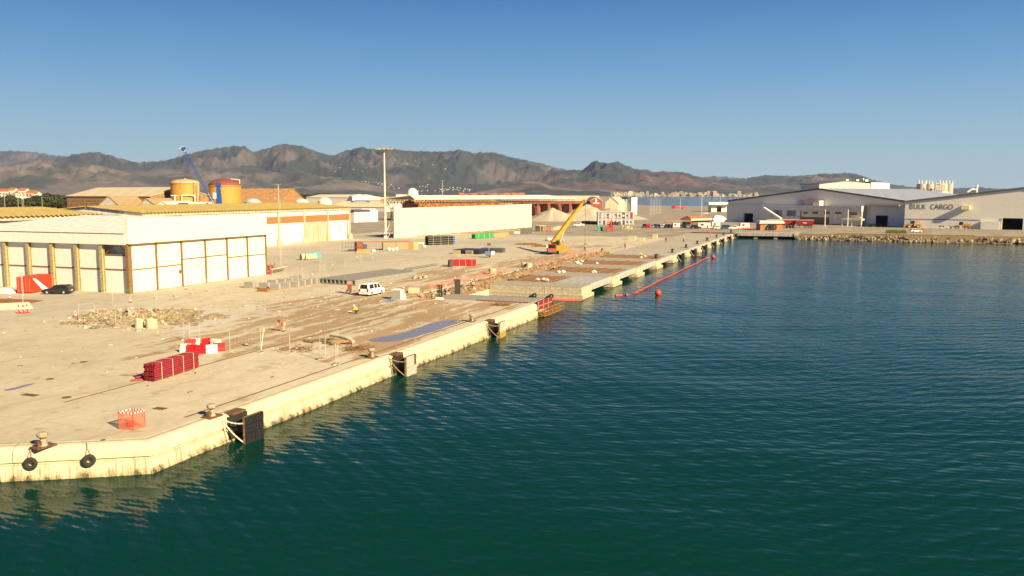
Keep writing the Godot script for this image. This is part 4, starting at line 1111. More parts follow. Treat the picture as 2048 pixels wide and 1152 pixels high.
func car(called: String, label: String, pos: Vector3, turn: float, paint: Material, kind: String, group: String = "") -> Node3D:
	# local x points forward; origin on the ground under the middle
	var t := thing(called, label, "van" if kind == "van" else ("pickup" if kind == "pickup" else "car"), pos, turn, group)
	var L := 4.3; var W := 1.8; var H := 1.46; var belt := 0.92; var r := 0.32
	var nose := 0.80; var ws0 := 0.75; var ws1 := 0.05; var rear0 := -2.02; var rear1 := -1.55
	if kind == "van":
		H = 1.86; belt = 1.12; nose = 0.98; ws0 = 1.25; ws1 = 0.70; rear0 = -2.12; rear1 = -2.02
	elif kind == "suv":
		L = 4.5; H = 1.72; belt = 1.05; nose = 0.98; ws0 = 0.85; ws1 = 0.30; rear0 = -2.15; rear1 = -1.85; r = 0.36
	elif kind == "pickup":
		L = 5.1; H = 1.76; belt = 1.05; nose = 0.98; ws0 = 1.15; ws1 = 0.60; rear0 = -0.85; rear1 = -0.70; r = 0.37
	var f := L / 2; var hw := W / 2
	var side := [Vector2(-f, 0.32), Vector2(-f + 0.1, 0.24)]
	for wx in [-f + 0.85, f - 0.85]:   # wheel arches
		for k in 7:
			var a := PI - PI * k / 6.0
			side.append(Vector2(wx + cos(a) * (r + 0.07), 0.26 + sin(a) * (r + 0.10)))
	side.append_array([Vector2(f - 0.1, 0.24), Vector2(f, 0.36), Vector2(f, nose - 0.22), Vector2(f - 0.12, nose - 0.06), Vector2(ws0, belt), Vector2(rear0, belt), Vector2(-f + 0.02, belt - 0.06), Vector2(-f, 0.6)])
	part(t, "body", MB.new().prism(side, -hw, hw), paint)
	part(t, "underbody", MB.new().box(Vector3(-f + 0.2, 0.2, -hw + 0.12), Vector3(f - 0.2, 0.5, hw - 0.12)), mat("under_dark", Color(0.015, 0.015, 0.015), 0.9))
	var i0 := hw - 0.04; var i1 := hw - 0.17
	var glass := mat("car_glass", Color(0.015, 0.018, 0.020), 0.08)
	part(t, "windows", MB.new().hexa([Vector3(rear0 + 0.02, belt, i0), Vector3(ws0 - 0.02, belt, i0), Vector3(ws0 - 0.02, belt, -i0), Vector3(rear0 + 0.02, belt, -i0), Vector3(rear1, H - 0.07, i1), Vector3(ws1, H - 0.07, i1), Vector3(ws1, H - 0.07, -i1), Vector3(rear1, H - 0.07, -i1)]), glass)
	part(t, "roof", MB.new().hexa([Vector3(rear1 - 0.06, H - 0.09, i1 + 0.03), Vector3(ws1 + 0.06, H - 0.09, i1 + 0.03), Vector3(ws1 + 0.06, H - 0.09, -i1 - 0.03), Vector3(rear1 - 0.06, H - 0.09, -i1 - 0.03), Vector3(rear1 + 0.1, H, i1 - 0.1), Vector3(ws1 - 0.15, H, i1 - 0.1), Vector3(ws1 - 0.15, H, -i1 + 0.1), Vector3(rear1 + 0.1, H, -i1 + 0.1)]), paint)
	var pil := MB.new()
	for s in [-1, 1]:
		pil.bar(Vector3(ws0, belt, (i0 + 0.01) * s), Vector3(ws1, H - 0.06, (i1 + 0.01) * s), 0.09, 0.09)
		pil.bar(Vector3(rear0, belt, (i0 + 0.01) * s), Vector3(rear1, H - 0.06, (i1 + 0.01) * s), 0.24 if kind == "van" else 0.16, 0.14)
		var mids := [-0.35] if kind != "van" else [0.25, -0.62]
		if kind == "pickup": mids = [0.0]
		for m in mids: pil.bar(Vector3(m, belt, (i0 + 0.012) * s), Vector3(m, H - 0.06, (i1 + 0.012) * s), 0.11, 0.06)
		if kind == "van": pil.box(Vector3(rear0 + 0.05, belt, (i0 - 0.12) * s), Vector3(rear0 + 0.32, H - 0.1, (i1 + 0.03) * s))
	part(t, "pillars", pil, paint)
	for s in [-1, 1]:
		part(t, "headlight", MB.new().cbox(Vector3(f - 0.06, nose - 0.2, 0.62 * s), Vector3(0.16, 0.16, 0.34)), mat("lamp_clear", Color(0.6, 0.6, 0.58), 0.15))
		part(t, "tail_light", MB.new().cbox(Vector3(-f + 0.02, belt - 0.22, (hw - 0.14) * s), Vector3(0.1, 0.42 if kind == "van" else 0.2, 0.22)), mat("lamp_red", Color(0.30, 0.012, 0.012), 0.25))
		part(t, "mirror", MB.new().cbox(Vector3(ws0 - 0.28, belt + 0.06, (hw + 0.09) * s), Vector3(0.12, 0.14, 0.2)), paint)
		wheel(t, f - 0.85, r, (hw - 0.11) * s, r, 0.21)
		wheel(t, -f + 0.85, r, (hw - 0.11) * s, r, 0.21)
	part(t, "number_plate", MB.new().cbox(Vector3(-f - 0.01, 0.62, 0), Vector3(0.03, 0.11, 0.5)), mat("bright_white", Color(0.8, 0.78, 0.74), 0.8))
	if kind == "pickup":
		part(t, "load_bed", MB.new().box(Vector3(-f + 0.05, belt, -hw + 0.02), Vector3(rear0 - 0.05, belt + 0.16, -hw + 0.1)).box(Vector3(-f + 0.05, belt, hw - 0.1), Vector3(rear0 - 0.05, belt + 0.16, hw - 0.02)).box(Vector3(-f + 0.02, belt, -hw + 0.02), Vector3(-f + 0.1, belt + 0.16, hw - 0.02)), paint)
	return t

func wheel_loader(label: String, pos: Vector3, turn: float) -> void:
	var t := thing("wheel_loader", label, "wheel loader", pos, turn)
	var y := mat("loader_yellow", Color(0.42, 0.20, 0.035), 0.6, "soft", 0.4)
	part(t, "rear_body", MB.new().box(Vector3(-3.6, 0.9, -1.1), Vector3(-0.5, 2.1, 1.1)).hexa([Vector3(-3.7, 2.1, 1.0), Vector3(-0.6, 2.1, 1.0), Vector3(-0.6, 2.1, -1.0), Vector3(-3.7, 2.1, -1.0), Vector3(-3.4, 2.5, 0.9), Vector3(-0.8, 2.7, 0.9), Vector3(-0.8, 2.7, -0.9), Vector3(-3.4, 2.5, -0.9)]), y)
	var cab := part(t, "cab", MB.new().taper(Vector3(-0.1, 2.0, 0), Vector3(1.7, 1.55, 1.7), 0.88, 0.88), mat("car_glass", Color(0.015, 0.018, 0.02), 0.08))
	part(cab, "cab_roof", MB.new().cbox(Vector3(-0.1, 3.62, 0), Vector3(1.8, 0.16, 1.75)), mat("loader_roof", Color(0.62, 0.56, 0.42), 0.6))
	part(t, "front_frame", MB.new().box(Vector3(0.4, 0.9, -0.7), Vector3(2.2, 1.8, 0.7)), y)
	part(t, "lift_arm", MB.new().bar(Vector3(1.2, 1.9, 0.5), Vector3(3.6, 0.9, 0.5), 0.25, 0.4).bar(Vector3(1.2, 1.9, -0.5), Vector3(3.6, 0.9, -0.5), 0.25, 0.4), y)
	part(t, "bucket", MB.new().prism([Vector2(3.5, 0.1), Vector2(4.9, 0.05), Vector2(4.8, 0.25), Vector2(4.0, 0.5), Vector2(4.2, 1.5), Vector2(3.6, 1.4), Vector2(3.3, 0.7)], -1.5, 1.5), mat("bucket_steel", Color(0.10, 0.09, 0.08), 0.6))
	for s in [-1, 1]:
		wheel(t, -2.2, 0.85, 1.15 * s, 0.85, 0.6); wheel(t, 1.5, 0.85, 1.15 * s, 0.85, 0.6)
	part(t, "exhaust", MB.new().tube(Vector3(-2.4, 2.5, 0.4), Vector3(-2.4, 3.4, 0.4), 0.08), mat("frame_dark", Color(0.1, 0.1, 0.1), 0.7))

# ------------------------------------------------------------------ the far quay and the grey halls on the right
func facade(a: Vector3, b: Vector3, label: String, called: String, gates: Array, peak: Array, depth: float, wall: Material, roof: Material) -> Node3D:
	# a hollow clad hall whose gable runs from a to b; peak: list of [share of the width, height]; gates: list of [from, to, height], open to the inside
	var t := thing(called, label, "hall", a, turn_to(a, b))
	var L := a.distance_to(b)
	var top := []
	for q in peak: top.append(Vector2(q[0] * L, q[1]))
	for face in 2:
		var poly := [Vector2(0, 0)]
		if face == 0:
			for q in gates: poly.append_array([Vector2(q[0], 0), Vector2(q[0], q[2]), Vector2(q[1], q[2]), Vector2(q[1], 0)])
		poly.append(Vector2(L, 0))
		for i in range(top.size() - 1, -1, -1): poly.append(top[i])
		part(t, "gable_wall", MB.new().prism(poly, -0.35 if face == 0 else -depth, 0.0 if face == 0 else -depth + 0.35), wall)
	part(t, "side_wall", MB.new().box(Vector3(0, 0, -depth + 0.36), Vector3(0.35, top[0].y - 0.02, -0.36)), wall)
	part(t, "side_wall", MB.new().box(Vector3(L - 0.35, 0, -depth + 0.36), Vector3(L, top[-1].y - 0.02, -0.36)), wall)
	for i in top.size() - 1:
		var p: Vector2 = top[i]; var q: Vector2 = top[i + 1]
		part(t, "roof_slope", MB.new().prism([p + Vector2(0, 0.01), q + Vector2(0, 0.01), q + Vector2(0, 0.35), p + Vector2(0, 0.35)], -depth - 0.3, 0.02), roof)
		part(t, "verge_trim", MB.new().prism([p + Vector2(0, -0.35), q + Vector2(0, -0.35), q + Vector2(0, 0.45), p + Vector2(0, 0.45)], 0.03, 0.5), mat("verge_slate", Color(0.085, 0.085, 0.10), 0.7))
	return t

func open_box(t: Node3D, x0: float, x1: float, h: float, z0: float, z1: float, door: Array, wall: Material) -> void:
	# four thin walls; the front (z1) is cut by door = [from, to, height]
	part(t, "front_wall", MB.new().prism([Vector2(x0, 0), Vector2(door[0], 0), Vector2(door[0], door[2]), Vector2(door[1], door[2]), Vector2(door[1], 0), Vector2(x1, 0), Vector2(x1, h), Vector2(x0, h)], z1 - 0.2, z1), wall)
	part(t, "side_wall", MB.new().box(Vector3(x0, 0, z0), Vector3(x0 + 0.2, h, z1 - 0.21)), wall)
	part(t, "side_wall", MB.new().box(Vector3(x1 - 0.2, 0, z0), Vector3(x1, h, z1 - 0.21)), wall)
	part(t, "back_wall", MB.new().box(Vector3(x0 + 0.21, 0, z0), Vector3(x1 - 0.21, h, z0 + 0.2)), wall)

func right_side() -> void:
	rng.seed = 71
	var clad := mat("cladding_grey", Color(0.69, 0.665, 0.64), 0.65, "streak", 0.25)
	var roofg := mat("roof_blue_grey", Color(0.42, 0.44, 0.48), 0.35, "soft", 0.05)
	var slate := mat("verge_slate", Color(0.085, 0.085, 0.10), 0.7)
	var concrete := mat("plain_concrete", Color(0.42, 0.38, 0.31), 0.9, "mottle", 0.3)
	# central hall
	var a := g(1455, 443.5); var b := g(1808, 453.5)
	var h0 := stand(1455, 443.5, 402); var hp := stand(1640, 448.7, 378); var h1 := stand(1808, 453.5, 403)
	var L := a.distance_to(b)
	var X := func(px: float) -> float:
		# share along the wall for a pixel column
		var d := ray(px, 430.0); var w := (b - a)
		var den := d.x * w.z - d.z * w.x
		return clampf((a.z * d.x - a.x * d.z) / -den, 0, 1) * L
	var Y := func(px: float, py: float) -> float:
		var s: float = X.call(px) / L
		var p := a.lerp(b, s); var d := ray(px, py)
		return EYE + Vector2(p.x, p.z).length() * d.y / Vector2(d.x, d.z).length()
	var t := facade(a, b, "huge grey clad hall with a long low gable behind the red trailers", "port_hall", [[X.call(1489), X.call(1508), Y.call(1498, 426.5)], [X.call(1752), X.call(1776), Y.call(1764, 431)]], [[0.0, h0], [0.545, hp], [1.0, h1]], 120, clad, roofg)
	var slab := func(name_: String, x0: float, y0: float, x1: float, y1: float, out: float, m: Material) -> MeshInstance3D:
		var xm := (x0 + x1) / 2
		return part(t, name_, MB.new().box(Vector3(X.call(x0), maxf(Y.call(xm, y1), 0.0), 0.02), Vector3(X.call(x1), Y.call(xm, y0), out)), m)
	part(t, "annex_front", MB.new().prism([Vector2(X.call(1455), 0), Vector2(X.call(1489), 0), Vector2(X.call(1489), Y.call(1498, 426.5)), Vector2(X.call(1508), Y.call(1498, 426.5)), Vector2(X.call(1508), 0), Vector2(X.call(1526), 0), Vector2(X.call(1526), Y.call(1490, 409.5)), Vector2(X.call(1455), Y.call(1490, 409.5))], 0.02, 0.9), clad)
	slab.call("annex_roof", 1453, 408.3, 1528, 409.5, 1.1, mat("roof_light", Color(0.55, 0.53, 0.5), 0.7))
	slab.call("loading_front", 1528, 410, 1607.5, 420, 4.0, clad)
	slab.call("loading_front", 1528, 432, 1607.5, 448, 4.0, clad)
	for q in [[1528, 1555], [1572, 1581], [1600, 1607.5]]: slab.call("loading_pier", q[0], 420, q[1], 432, 4.0, clad)
	for q in [[1555, 1572, 420, 432], [1581, 1600, 420, 432]]:
		part(t, "gallery_rail", MB.new().box(Vector3(X.call(q[0] - 2), Y.call(q[0], 432.5), 4.02), Vector3(X.call(q[1] + 2), Y.call(q[1], 431.5), 4.2)), mat("lamp_grey", Color(0.35, 0.35, 0.33), 0.6))
	# white office wing in front
	var wh := mat("office_white", Color(0.74, 0.70, 0.63), 0.8, "soft", 0.1)
	slab.call("office_wing", 1608, 411, 1732, 422.5, 5.0, wh)
	slab.call("office_wall", 1610, 422.5, 1667, 434, 3.6, wh)
	slab.call("office_wall", 1667, 422.5, 1731, 449, 4.0, wh)
	slab.call("wood_front", 1610, 434, 1666.5, 450, 3.2, mat("wood_brown", Color(0.22, 0.13, 0.075), 0.8, "streak", 0.3))
	for q in [[1614, 1622], [1632, 1643], [1655, 1666]]: part(t, "strip_window", MB.new().box(Vector3(X.call(q[0]), Y.call(q[0], 427.3), 3.62), Vector3(X.call(q[1]), Y.call(q[1], 423.5), 3.68)), mat("dark_window", Color.BLACK))
	part(t, "strip_window", MB.new().box(Vector3(X.call(1678), Y.call(1684, 427.6), 4.02), Vector3(X.call(1691), Y.call(1684, 424), 4.08)), M.dark_window)
	part(t, "corner_window", MB.new().box(Vector3(X.call(1706), Y.call(1714, 430), 4.02), Vector3(X.call(1722), Y.call(1714, 424), 4.08)), mat("car_glass", Color(0.015, 0.018, 0.02), 0.08))
	part(t, "balcony_slab", MB.new().box(Vector3(X.call(1706), Y.call(1714, 434.8), 4.02), Vector3(X.call(1731), Y.call(1714, 434), 5.8)), wh)
	slab.call("roof_lantern", 1616, 401, 1634, 411, 3.5, clad)
	slab.call("roof_lantern_wall", 1634, 401, 1647, 411, 4.5, mat("bright_white", Color(0.8, 0.78, 0.74), 0.8))
	part(t, "lantern_canopy", MB.new().hexa([Vector3(X.call(1611), Y.call(1620, 401.2), 6.0), Vector3(X.call(1647), Y.call(1640, 403), 6.0), Vector3(X.call(1647), Y.call(1640, 403), 0), Vector3(X.call(1611), Y.call(1620, 401.2), 0), Vector3(X.call(1611), Y.call(1620, 400), 6.0), Vector3(X.call(1647), Y.call(1640, 401.5), 6.0), Vector3(X.call(1647), Y.call(1640, 401.5), 0), Vector3(X.call(1611), Y.call(1620, 400), 0)]), mat("parapet_brown", Color(0.3, 0.16, 0.1), 0.9))
	slab.call("gate_canopy", 1732, 410.5, 1802, 412.5, 3.0, mat("canopy_tan", Color(0.45, 0.34, 0.19), 0.8))
	# conveyor leg
	var cv := thing("conveyor", "long white conveyor sloping down to the red trailers", "conveyor", Vector3.ZERO)
	var c0 := at(1529, 430, tall(416, 430)); var c1 := at(1564, 415, tall(438, 415))
	part(cv, "belt_housing", MB.new().bar(c0, c1, 1.0, 0.9), mat("bright_white", Color(0.8, 0.78, 0.74), 0.8))
	part(cv, "support_leg", MB.new().bar(c0.lerp(c1, 0.4), Vector3(c0.lerp(c1, 0.4).x, 0, c0.lerp(c1, 0.4).z), 0.2, 0.2), slate)
	part(cv, "support_leg", MB.new().bar(c1, Vector3(c1.x, 0, c1.z), 0.3, 0.3), slate)
	# the hall with the lettering
	a = g(1808, 455.8); b = g(2048, 460.8)
	h0 = stand(1808, 455.8, 403.5); h1 = stand(2048, 460.8, 375.5)
	var dir := (b - a).normalized()
	var b2 := a + dir * a.distance_to(b) * 2.0
	t = facade(a, b2, "grey clad hall lettered BULK CARGO along its gable", "cargo_hall", [[198 * a.distance_to(b) / 240.0, 237 * a.distance_to(b) / 240.0, stand(2020, 460.3, 436.5)]], [[0.0, h0], [0.5, h1], [1.0, h0]], 110, clad, roofg)
	L = a.distance_to(b)
	var k := L / 240.0
	part(t, "base_band", MB.new().box(Vector3(0.05, 0, 0.02), Vector3(155 * k, 3.9, 0.12)), clad)
	part(t, "base_trim", MB.new().box(Vector3(0.05, 3.9, 0.02), Vector3(155 * k, 4.15, 0.2)), slate)
	part(t, "gate_reveal", MB.new().box(Vector3(196.6 * k, 0, 0.03), Vector3(198 * k, stand(2020, 460.3, 436), 0.25)), mat("bright_white", Color(0.8, 0.78, 0.74), 0.8))
	part(t, "annex", MB.new().box(Vector3(157 * k, 0, 0.03), Vector3(193 * k, 3.6, 1.2)), clad)
	part(t, "awning_box", MB.new().box(Vector3(117.5 * k, stand(1933, 458, 418.6), 0.02), Vector3(134 * k, stand(1933, 458, 411.0), 2.6)), mat("awning_cream", Color(0.66, 0.58, 0.36), 0.8))
	var fnt := SystemFont.new()
	fnt.font_names = PackedStringArray(["Droid Sans"])
	for q in [["BULK", 10.0, 33.5], ["CARGO", 54.0, 45.5]]:
		var tm := TextMesh.new()
		tm.text = q[0]; tm.font = fnt; tm.font_size = 64; tm.depth = 0.02; tm.pixel_size = 0.045
		tm.horizontal_alignment = HORIZONTAL_ALIGNMENT_LEFT
		tm.vertical_alignment = VERTICAL_ALIGNMENT_BOTTOM
		var o := part_of(t, "lettering", tm, mat("letter_grey", Color(0.055, 0.055, 0.06), 0.7))
		var bb := tm.get_aabb()
		var want: float = q[2] * k
		o.scale = Vector3(want / bb.size.x, 2.25 / bb.size.y, 1)
		o.position = Vector3(q[1] * k - bb.position.x * o.scale.x, stand(1860, 457, 418.6) - bb.position.y * o.scale.y, 0.08)
	# white upper hall behind, roof vents
	var d := 620.0
	t = thing("upper_hall", "white clad hall with roof vents above the long grey hall", "hall", at(1638, d), YAW)
	var w := 103.0 * d / 1710.0
	part(t, "wall", MB.new().prism([Vector2(0, 0), Vector2(w, 0), Vector2(w, tall(367, d)), Vector2(w * 0.5, tall(362, d)), Vector2(0, tall(368, d))], -40, 0), mat("upper_grey", Color(0.50, 0.50, 0.52), 0.7, "streak", 0.05))
	part(t, "side_wall", MB.new().box(Vector3(w, 0, -40), Vector3(w + 13.5, tall(365, d), 0.3)), mat("bright_white", Color(0.8, 0.78, 0.74), 0.8))
	part(t, "roof_edge", MB.new().prism([Vector2(-0.5, tall(368, d)), Vector2(w * 0.5, tall(362, d)), Vector2(w + 14, tall(366, d)), Vector2(w + 14, tall(365, d)), Vector2(w * 0.5, tall(361, d)), Vector2(-0.5, tall(367, d))], -40, 0.4), slate)
	for q in [40, 60, 78]: part(t, "roof_vent", MB.new().cbox(Vector3(w * 0.01 * q + 6, tall(361, d), -3), Vector3(2, 1.6, 2)), mat("bright_white", Color.WHITE))
	part(t, "flue", MB.new().tube(Vector3(w - 4, tall(366, d), -4), Vector3(w - 4, tall(356, d), -4), 0.5, 0.5, 8), M.bright_white)
	for q in 8:
		var hv := at(1637 + q * 14.0, 565)
		var v := thing("ridge_vent", "white box vent on the ridge of the long grey hall", "vent", Vector3(hv.x, tall(379.2 + q * 0.15, 565), hv.z), YAW, "vents on the hall ridge")
		part(v, "hood", MB.new().taper(Vector3.ZERO, Vector3(3.2, 0.9, 2), 0.8, 0.8), M.bright_white)
		part(v, "curb", MB.new().box(Vector3(-1.2, -6.0, -0.8), Vector3(1.2, 0, 0.8)), M.bright_white)
	# silos and pipework
	d = 560.0
	var k2 := d / 1710.0
	var st := mat("silo_steel", Color(0.40, 0.375, 0.35), 0.45, "streak", 0.2)
	for q in [[1842, 368, 9], [1857, 368, 9.5], [1884, 367.5, 10], [1897, 367.5, 8]]:
		t = thing("steel_silo", "tan steel silo in the cluster behind the lettered hall", "silo", at(q[0], d), 0, "steel silo cluster")
		part(t, "shell", MB.new().lathe(Vector3.ZERO, [Vector2(q[2] * k2, 0), Vector2(q[2] * k2, tall(q[1], d)), Vector2(0.1, tall(q[1] - 1, d))], 24), st)
		for j in 3: part(t, "filter_stack", MB.new().tube(Vector3((j - 1) * 1.8, tall(q[1], d), 1), Vector3((j - 1) * 1.8, tall(360 + j, d), 1), 0.42, 0.42, 8), mat("stack_grey", Color(0.58, 0.57, 0.56), 0.5))
	t = thing("pipe_tower", "white tower of pipes between the steel silos", "tower", at(1870, d - 8), YAW)
	var pt := MB.new()
	for j in 5:
		pt.tube(Vector3(j * 1.5, 0, 0), Vector3(j * 1.5, tall(365 + (j * 5) % 7, d), 0), 0.4, 0.4, 8)
		pt.bar(Vector3(0, tall(380 - j * 3, d), 0.5), Vector3(7, tall(378 - j * 3, d), 0.5), 0.3, 0.3)
	part(t, "pipes", pt, mat("mast_paint", Color(0.62, 0.58, 0.5), 0.5))
	part(t, "skid", MB.new().box(Vector3(3, 0, -2), Vector3(8, tall(384, d), 2)), M.bright_white)
	t = thing("flue_stack", "thin white flue with pipework behind the lettered hall", "stack", at(1953, 520))
	part(t, "flue", MB.new().tube(Vector3.ZERO, Vector3(0, tall(370, 520), 0), 0.7, 0.6, 10), M.bright_white)
	part(t, "duct", MB.new().path([Vector3(-5, tall(384, 520), 0), Vector3(-3, tall(379, 520), 0), Vector3(0, tall(379, 520), 0)], 0.6, 8), M.bright_white)
	# small pale awning house at the left of the hall
	a = g(1424, 424); b = g(1455, 424)
	t = thing("awning_hall", "open grey shed with a white flat roof beside the grey hall", "shed", a, turn_to(a, b))
	L = a.distance_to(b)
	open_box(t, 0, L, stand(1440, 424, 410), -14, -3, [L * 0.36, L * 0.66, stand(1440, 424, 413)], clad)
	part(t, "roof", MB.new().box(Vector3(-3, stand(1440, 424, 409.5), -16), Vector3(L + 2, stand(1440, 424, 404.5), 1)), M.bright_white)
	# quay deck slab of the far dock with its shaded underside
	t = thing("far_dock", "grey concrete dock slab on pillars at the end of the basin", "dock", Vector3(-40.2, 0, -345.2))
	part(t, "deck_slab", MB.new().box(Vector3(0, -1.05, -14), Vector3(22.6, 0.02, 0)), mat("dock_concrete", Color(0.40, 0.37, 0.33), 0.9, "stain", 0.1))
	part(t, "end_block", MB.new().box(Vector3(22.6, -3.0, -14), Vector3(24.0, 0.05, 0.3)), mat("caisson_concrete", Color(0.52, 0.45, 0.33), 0.9, "soft", 0.3))
	part(t, "back_wall", MB.new().box(Vector3(0, -3, -14.5), Vector3(24, -0.02, -14)), M.dock_concrete)
	for q in [7.5, 15.0]: part(t, "pillar", MB.new().box(Vector3(q, -3, -3.0), Vector3(q + 1.4, -1.05, -0.6)), M.caisson_concrete)
	# shore wall and boulders
	var bank := MB.new()
	var prof := [Vector2(-349.5, 0.0), Vector2(-347.0, -0.15), Vector2(-342.0, -1.4), Vector2(-336.0, -3.2)]
	for i in prof.size() - 1: bank.quad(Vector3(-17, prof[i + 1].y, prof[i + 1].x), Vector3(700, prof[i + 1].y, prof[i + 1].x), Vector3(700, prof[i].y, prof[i].x), Vector3(-17, prof[i].y, prof[i].x))
	structure("shore_bank", bank, mat("bank_earth", Color(0.20, 0.15, 0.09), 0.95, "mottle", 0.3))
	var rv := thing("rock_revetment", "bank of tan boulders below the shore wall", "boulders", Vector3(-16, 0, -340))
	var rocks := []
	for i in 6: rocks.append(boulder(300 + i))
	var rm := [mat("boulder_tan", Color(0.27, 0.20, 0.13), 0.95, "mottle", 0.5), mat("boulder_pale", Color(0.38, 0.31, 0.22), 0.95, "mottle", 0.5), mat("boulder_dark", Color(0.12, 0.09, 0.065), 0.95, "mottle", 0.5)]
	for i in 290:
		var x := 108.0 * (i + rng.randf()) / 290.0
		if x > 48 and x < 62 and rng.randf() < 0.7: continue
		var u := rng.randf()
		var o := part_of(rv, "boulder", rocks[rng.randi() % 6], rm[rng.randi() % 3])
		o.position = Vector3(x, lerpf(-0.5, -2.1, u) + rng.randf_range(-0.1, 0.25), lerpf(-4.5, 2.0, u))
		var s := rng.randf_range(0.4, 0.85)
		o.scale = Vector3(s, s * rng.randf_range(0.6, 0.9), s); o.rotation = Vector3(rng.randf() * 6, rng.randf() * 6, rng.randf() * 6)
	var sw := thing("shore_wall", "low brown kerb wall along the top of the boulders", "wall", Vector3(-2, 0, -347.5))
	for q in [[0.0, 46.0, 0.5], [46.2, 62.0, 0.25], [62.2, 130.0, 0.5]]: part(sw, "wall_run", MB.new().box(Vector3(q[0], -0.6, -0.5), Vector3(q[1], q[2], 0.5)), mat("kerb_brown", Color(0.26, 0.18, 0.11), 0.9, "stain", 0.2))
	part(sw, "coping", MB.new().box(Vector3(0, 0.5, -0.6), Vector3(46, 0.62, 0.6)), mat("block_pale", Color(0.52, 0.46, 0.36), 0.9))
	var lw := thing("boundary_wall", "long pale low wall along the far port road", "wall", g(1640, 457.5), turn_to(g(1640, 457.5), g(2048, 466)))
	L = g(1640, 457.5).distance_to(g(2048, 466))
	for q in 16: part(lw, "wall_run", MB.new().box(Vector3(L * q / 16.0 + 0.03, 0, -0.2), Vector3(L * (q + 1) / 16.0 - 0.03, 1.15, 0.2)), mat("block_pale", Color(0.52, 0.46, 0.36), 0.9))
	var gr := MB.new()
	for i in 700:
		var p := g(rng.randf_range(1772, 1812), rng.randf_range(464.5, 468)); var s := rng.randf_range(0.4, 1.5)
		gr.tri(p + Vector3(-0.15, 0, 0), p + Vector3(0.15, 0, 0), p + Vector3(rng.randfn() * 0.3, s, rng.randfn() * 0.3))
	var bs := solo("reed_bush", gr, mat("reed_green", Color(0.10, 0.11, 0.03), 0.9), "green reeds growing behind the boulders", "bush")
	# brick kiosk with tyres
	a = g(1519, 460.5); b = g(1566, 460.5)
	t = thing("brick_kiosk", "squat orange kiosk with a grey hipped roof and tyres against it", "kiosk", a, turn_to(a, b))
	L = a.distance_to(b)
	var kh := stand(1540, 460.5, 447)
	part(t, "wall", MB.new().box(Vector3(0.3, 0, -6), Vector3(L - 0.3, kh, 0)), mat("kiosk_orange", Color(0.46, 0.17, 0.07), 0.9, "stain", 0.2))
	part(t, "roof", MB.new().hexa([Vector3(-0.4, kh, 0.7), Vector3(L + 0.4, kh, 0.7), Vector3(L + 0.4, kh, -6.6), Vector3(-0.4, kh, -6.6), Vector3(0.1, kh + 1.2, 0.3), Vector3(L - 0.1, kh + 1.2, 0.3), Vector3(L - 0.1, kh + 1.2, -6.2), Vector3(0.1, kh + 1.2, -6.2)]), mat("roof_slab", Color(0.50, 0.47, 0.43), 0.8))
	part(t, "shutter", MB.new().box(Vector3(L * 0.2, 0.3, 0.02), Vector3(L * 0.42, kh - 0.4, 0.1)), mat("shutter_olive", Color(0.22, 0.20, 0.12), 0.8))
	for q in [0.48, 0.6]:
		var ty := thing("big_tyre", "big black tyre leaning on the orange kiosk", "tyre", a.lerp(b, q) + Vector3(0, 0, 0.9), turn_to(a, b), "tyres at the orange kiosk")
		tyre_parts(ty, 1.4, 0.35, 0.15)
	# red trailers
	for q in [[1534, 455.5, 1592, "long dark red tipper trailer under the white conveyor"], [1591, 456.5, 1627, "dark red tipper trailer beside the wooden office front"]]:
		a = g(q[0], q[1]); b = g(q[2], q[1] + 0.5)
		t = thing("tipper_trailer", q[3], "trailer", a, turn_to(a, b))
		L = a.distance_to(b)
		var red := mat("trailer_red", Color(0.30, 0.016, 0.022), 0.5, "soft", 0.3)
		part(t, "tub", MB.new().hexa([Vector3(0.4, 1.5, -0.2), Vector3(L - 0.4, 1.5, -0.2), Vector3(L - 0.4, 1.5, -2.4), Vector3(0.4, 1.5, -2.4), Vector3(0, 3.6, 0), Vector3(L, 3.6, 0), Vector3(L, 3.6, -2.6), Vector3(0, 3.6, -2.6)]), red)
		part(t, "top_rail", MB.new().box(Vector3(-0.05, 3.6, -0.12), Vector3(L + 0.05, 3.78, 0.06)).box(Vector3(-0.05, 3.6, -2.66), Vector3(L + 0.05, 3.78, -2.5)), mat("rail_pale", Color(0.55, 0.42, 0.38), 0.6))
		part(t, "chassis", MB.new().box(Vector3(0.3, 1.1, -1.8), Vector3(L - 0.3, 1.5, -0.8)), M.frame_dark)
		for j in 3:
			wheel(t, L - 1.2 - j * 1.3, 0.52, -0.35, 0.52, 0.4); wheel(t, L - 1.2 - j * 1.3, 0.52, -2.25, 0.52, 0.4)
		for j in 2: part(t, "landing_leg", MB.new().box(Vector3(1.4, 0, -0.5 - j * 1.4), Vector3(1.6, 1.2, -0.7 - j * 1.4)), M.frame_dark)
		part(t, "white_mark", MB.new().box(Vector3(L * 0.4, 2.3, -0.14), Vector3(L * 0.62, 2.55, 0.0)), M.bright_white)
	# vehicles of the far port
	var wp := mat("paint_white", Color(0.74, 0.73, 0.70), 0.3); var bp := mat("paint_dark", Color(0.02, 0.022, 0.028), 0.25)
	car("terrain_car", "white off-road car parked under the lettered wall", g(1886, 458.2), -0.15, wp, "suv")
	wheel_loader("yellow wheel loader facing left beside the white off-road car", g(1921, 459.5), PI - 0.1)
	wheel_loader("yellow wheel loader parked under the lettering", g(1824, 456.5), PI + 0.2)
	car("parked_car", "pale car seen before the boundary wall reeds", g(1832, 464.5), 0.25, wp, "sedan")
	car("parked_car", "dark car by the office canopy", g(1740, 455), PI, bp, "suv")
	for q in [[1813, 1817], [1822, 1826]]:
		pass
	t = thing("portal_frame", "white portal frame shelter before the office wing", "shelter", g(1684, 453.5), turn_to(g(1684, 453.5), g(1722, 454.5)))
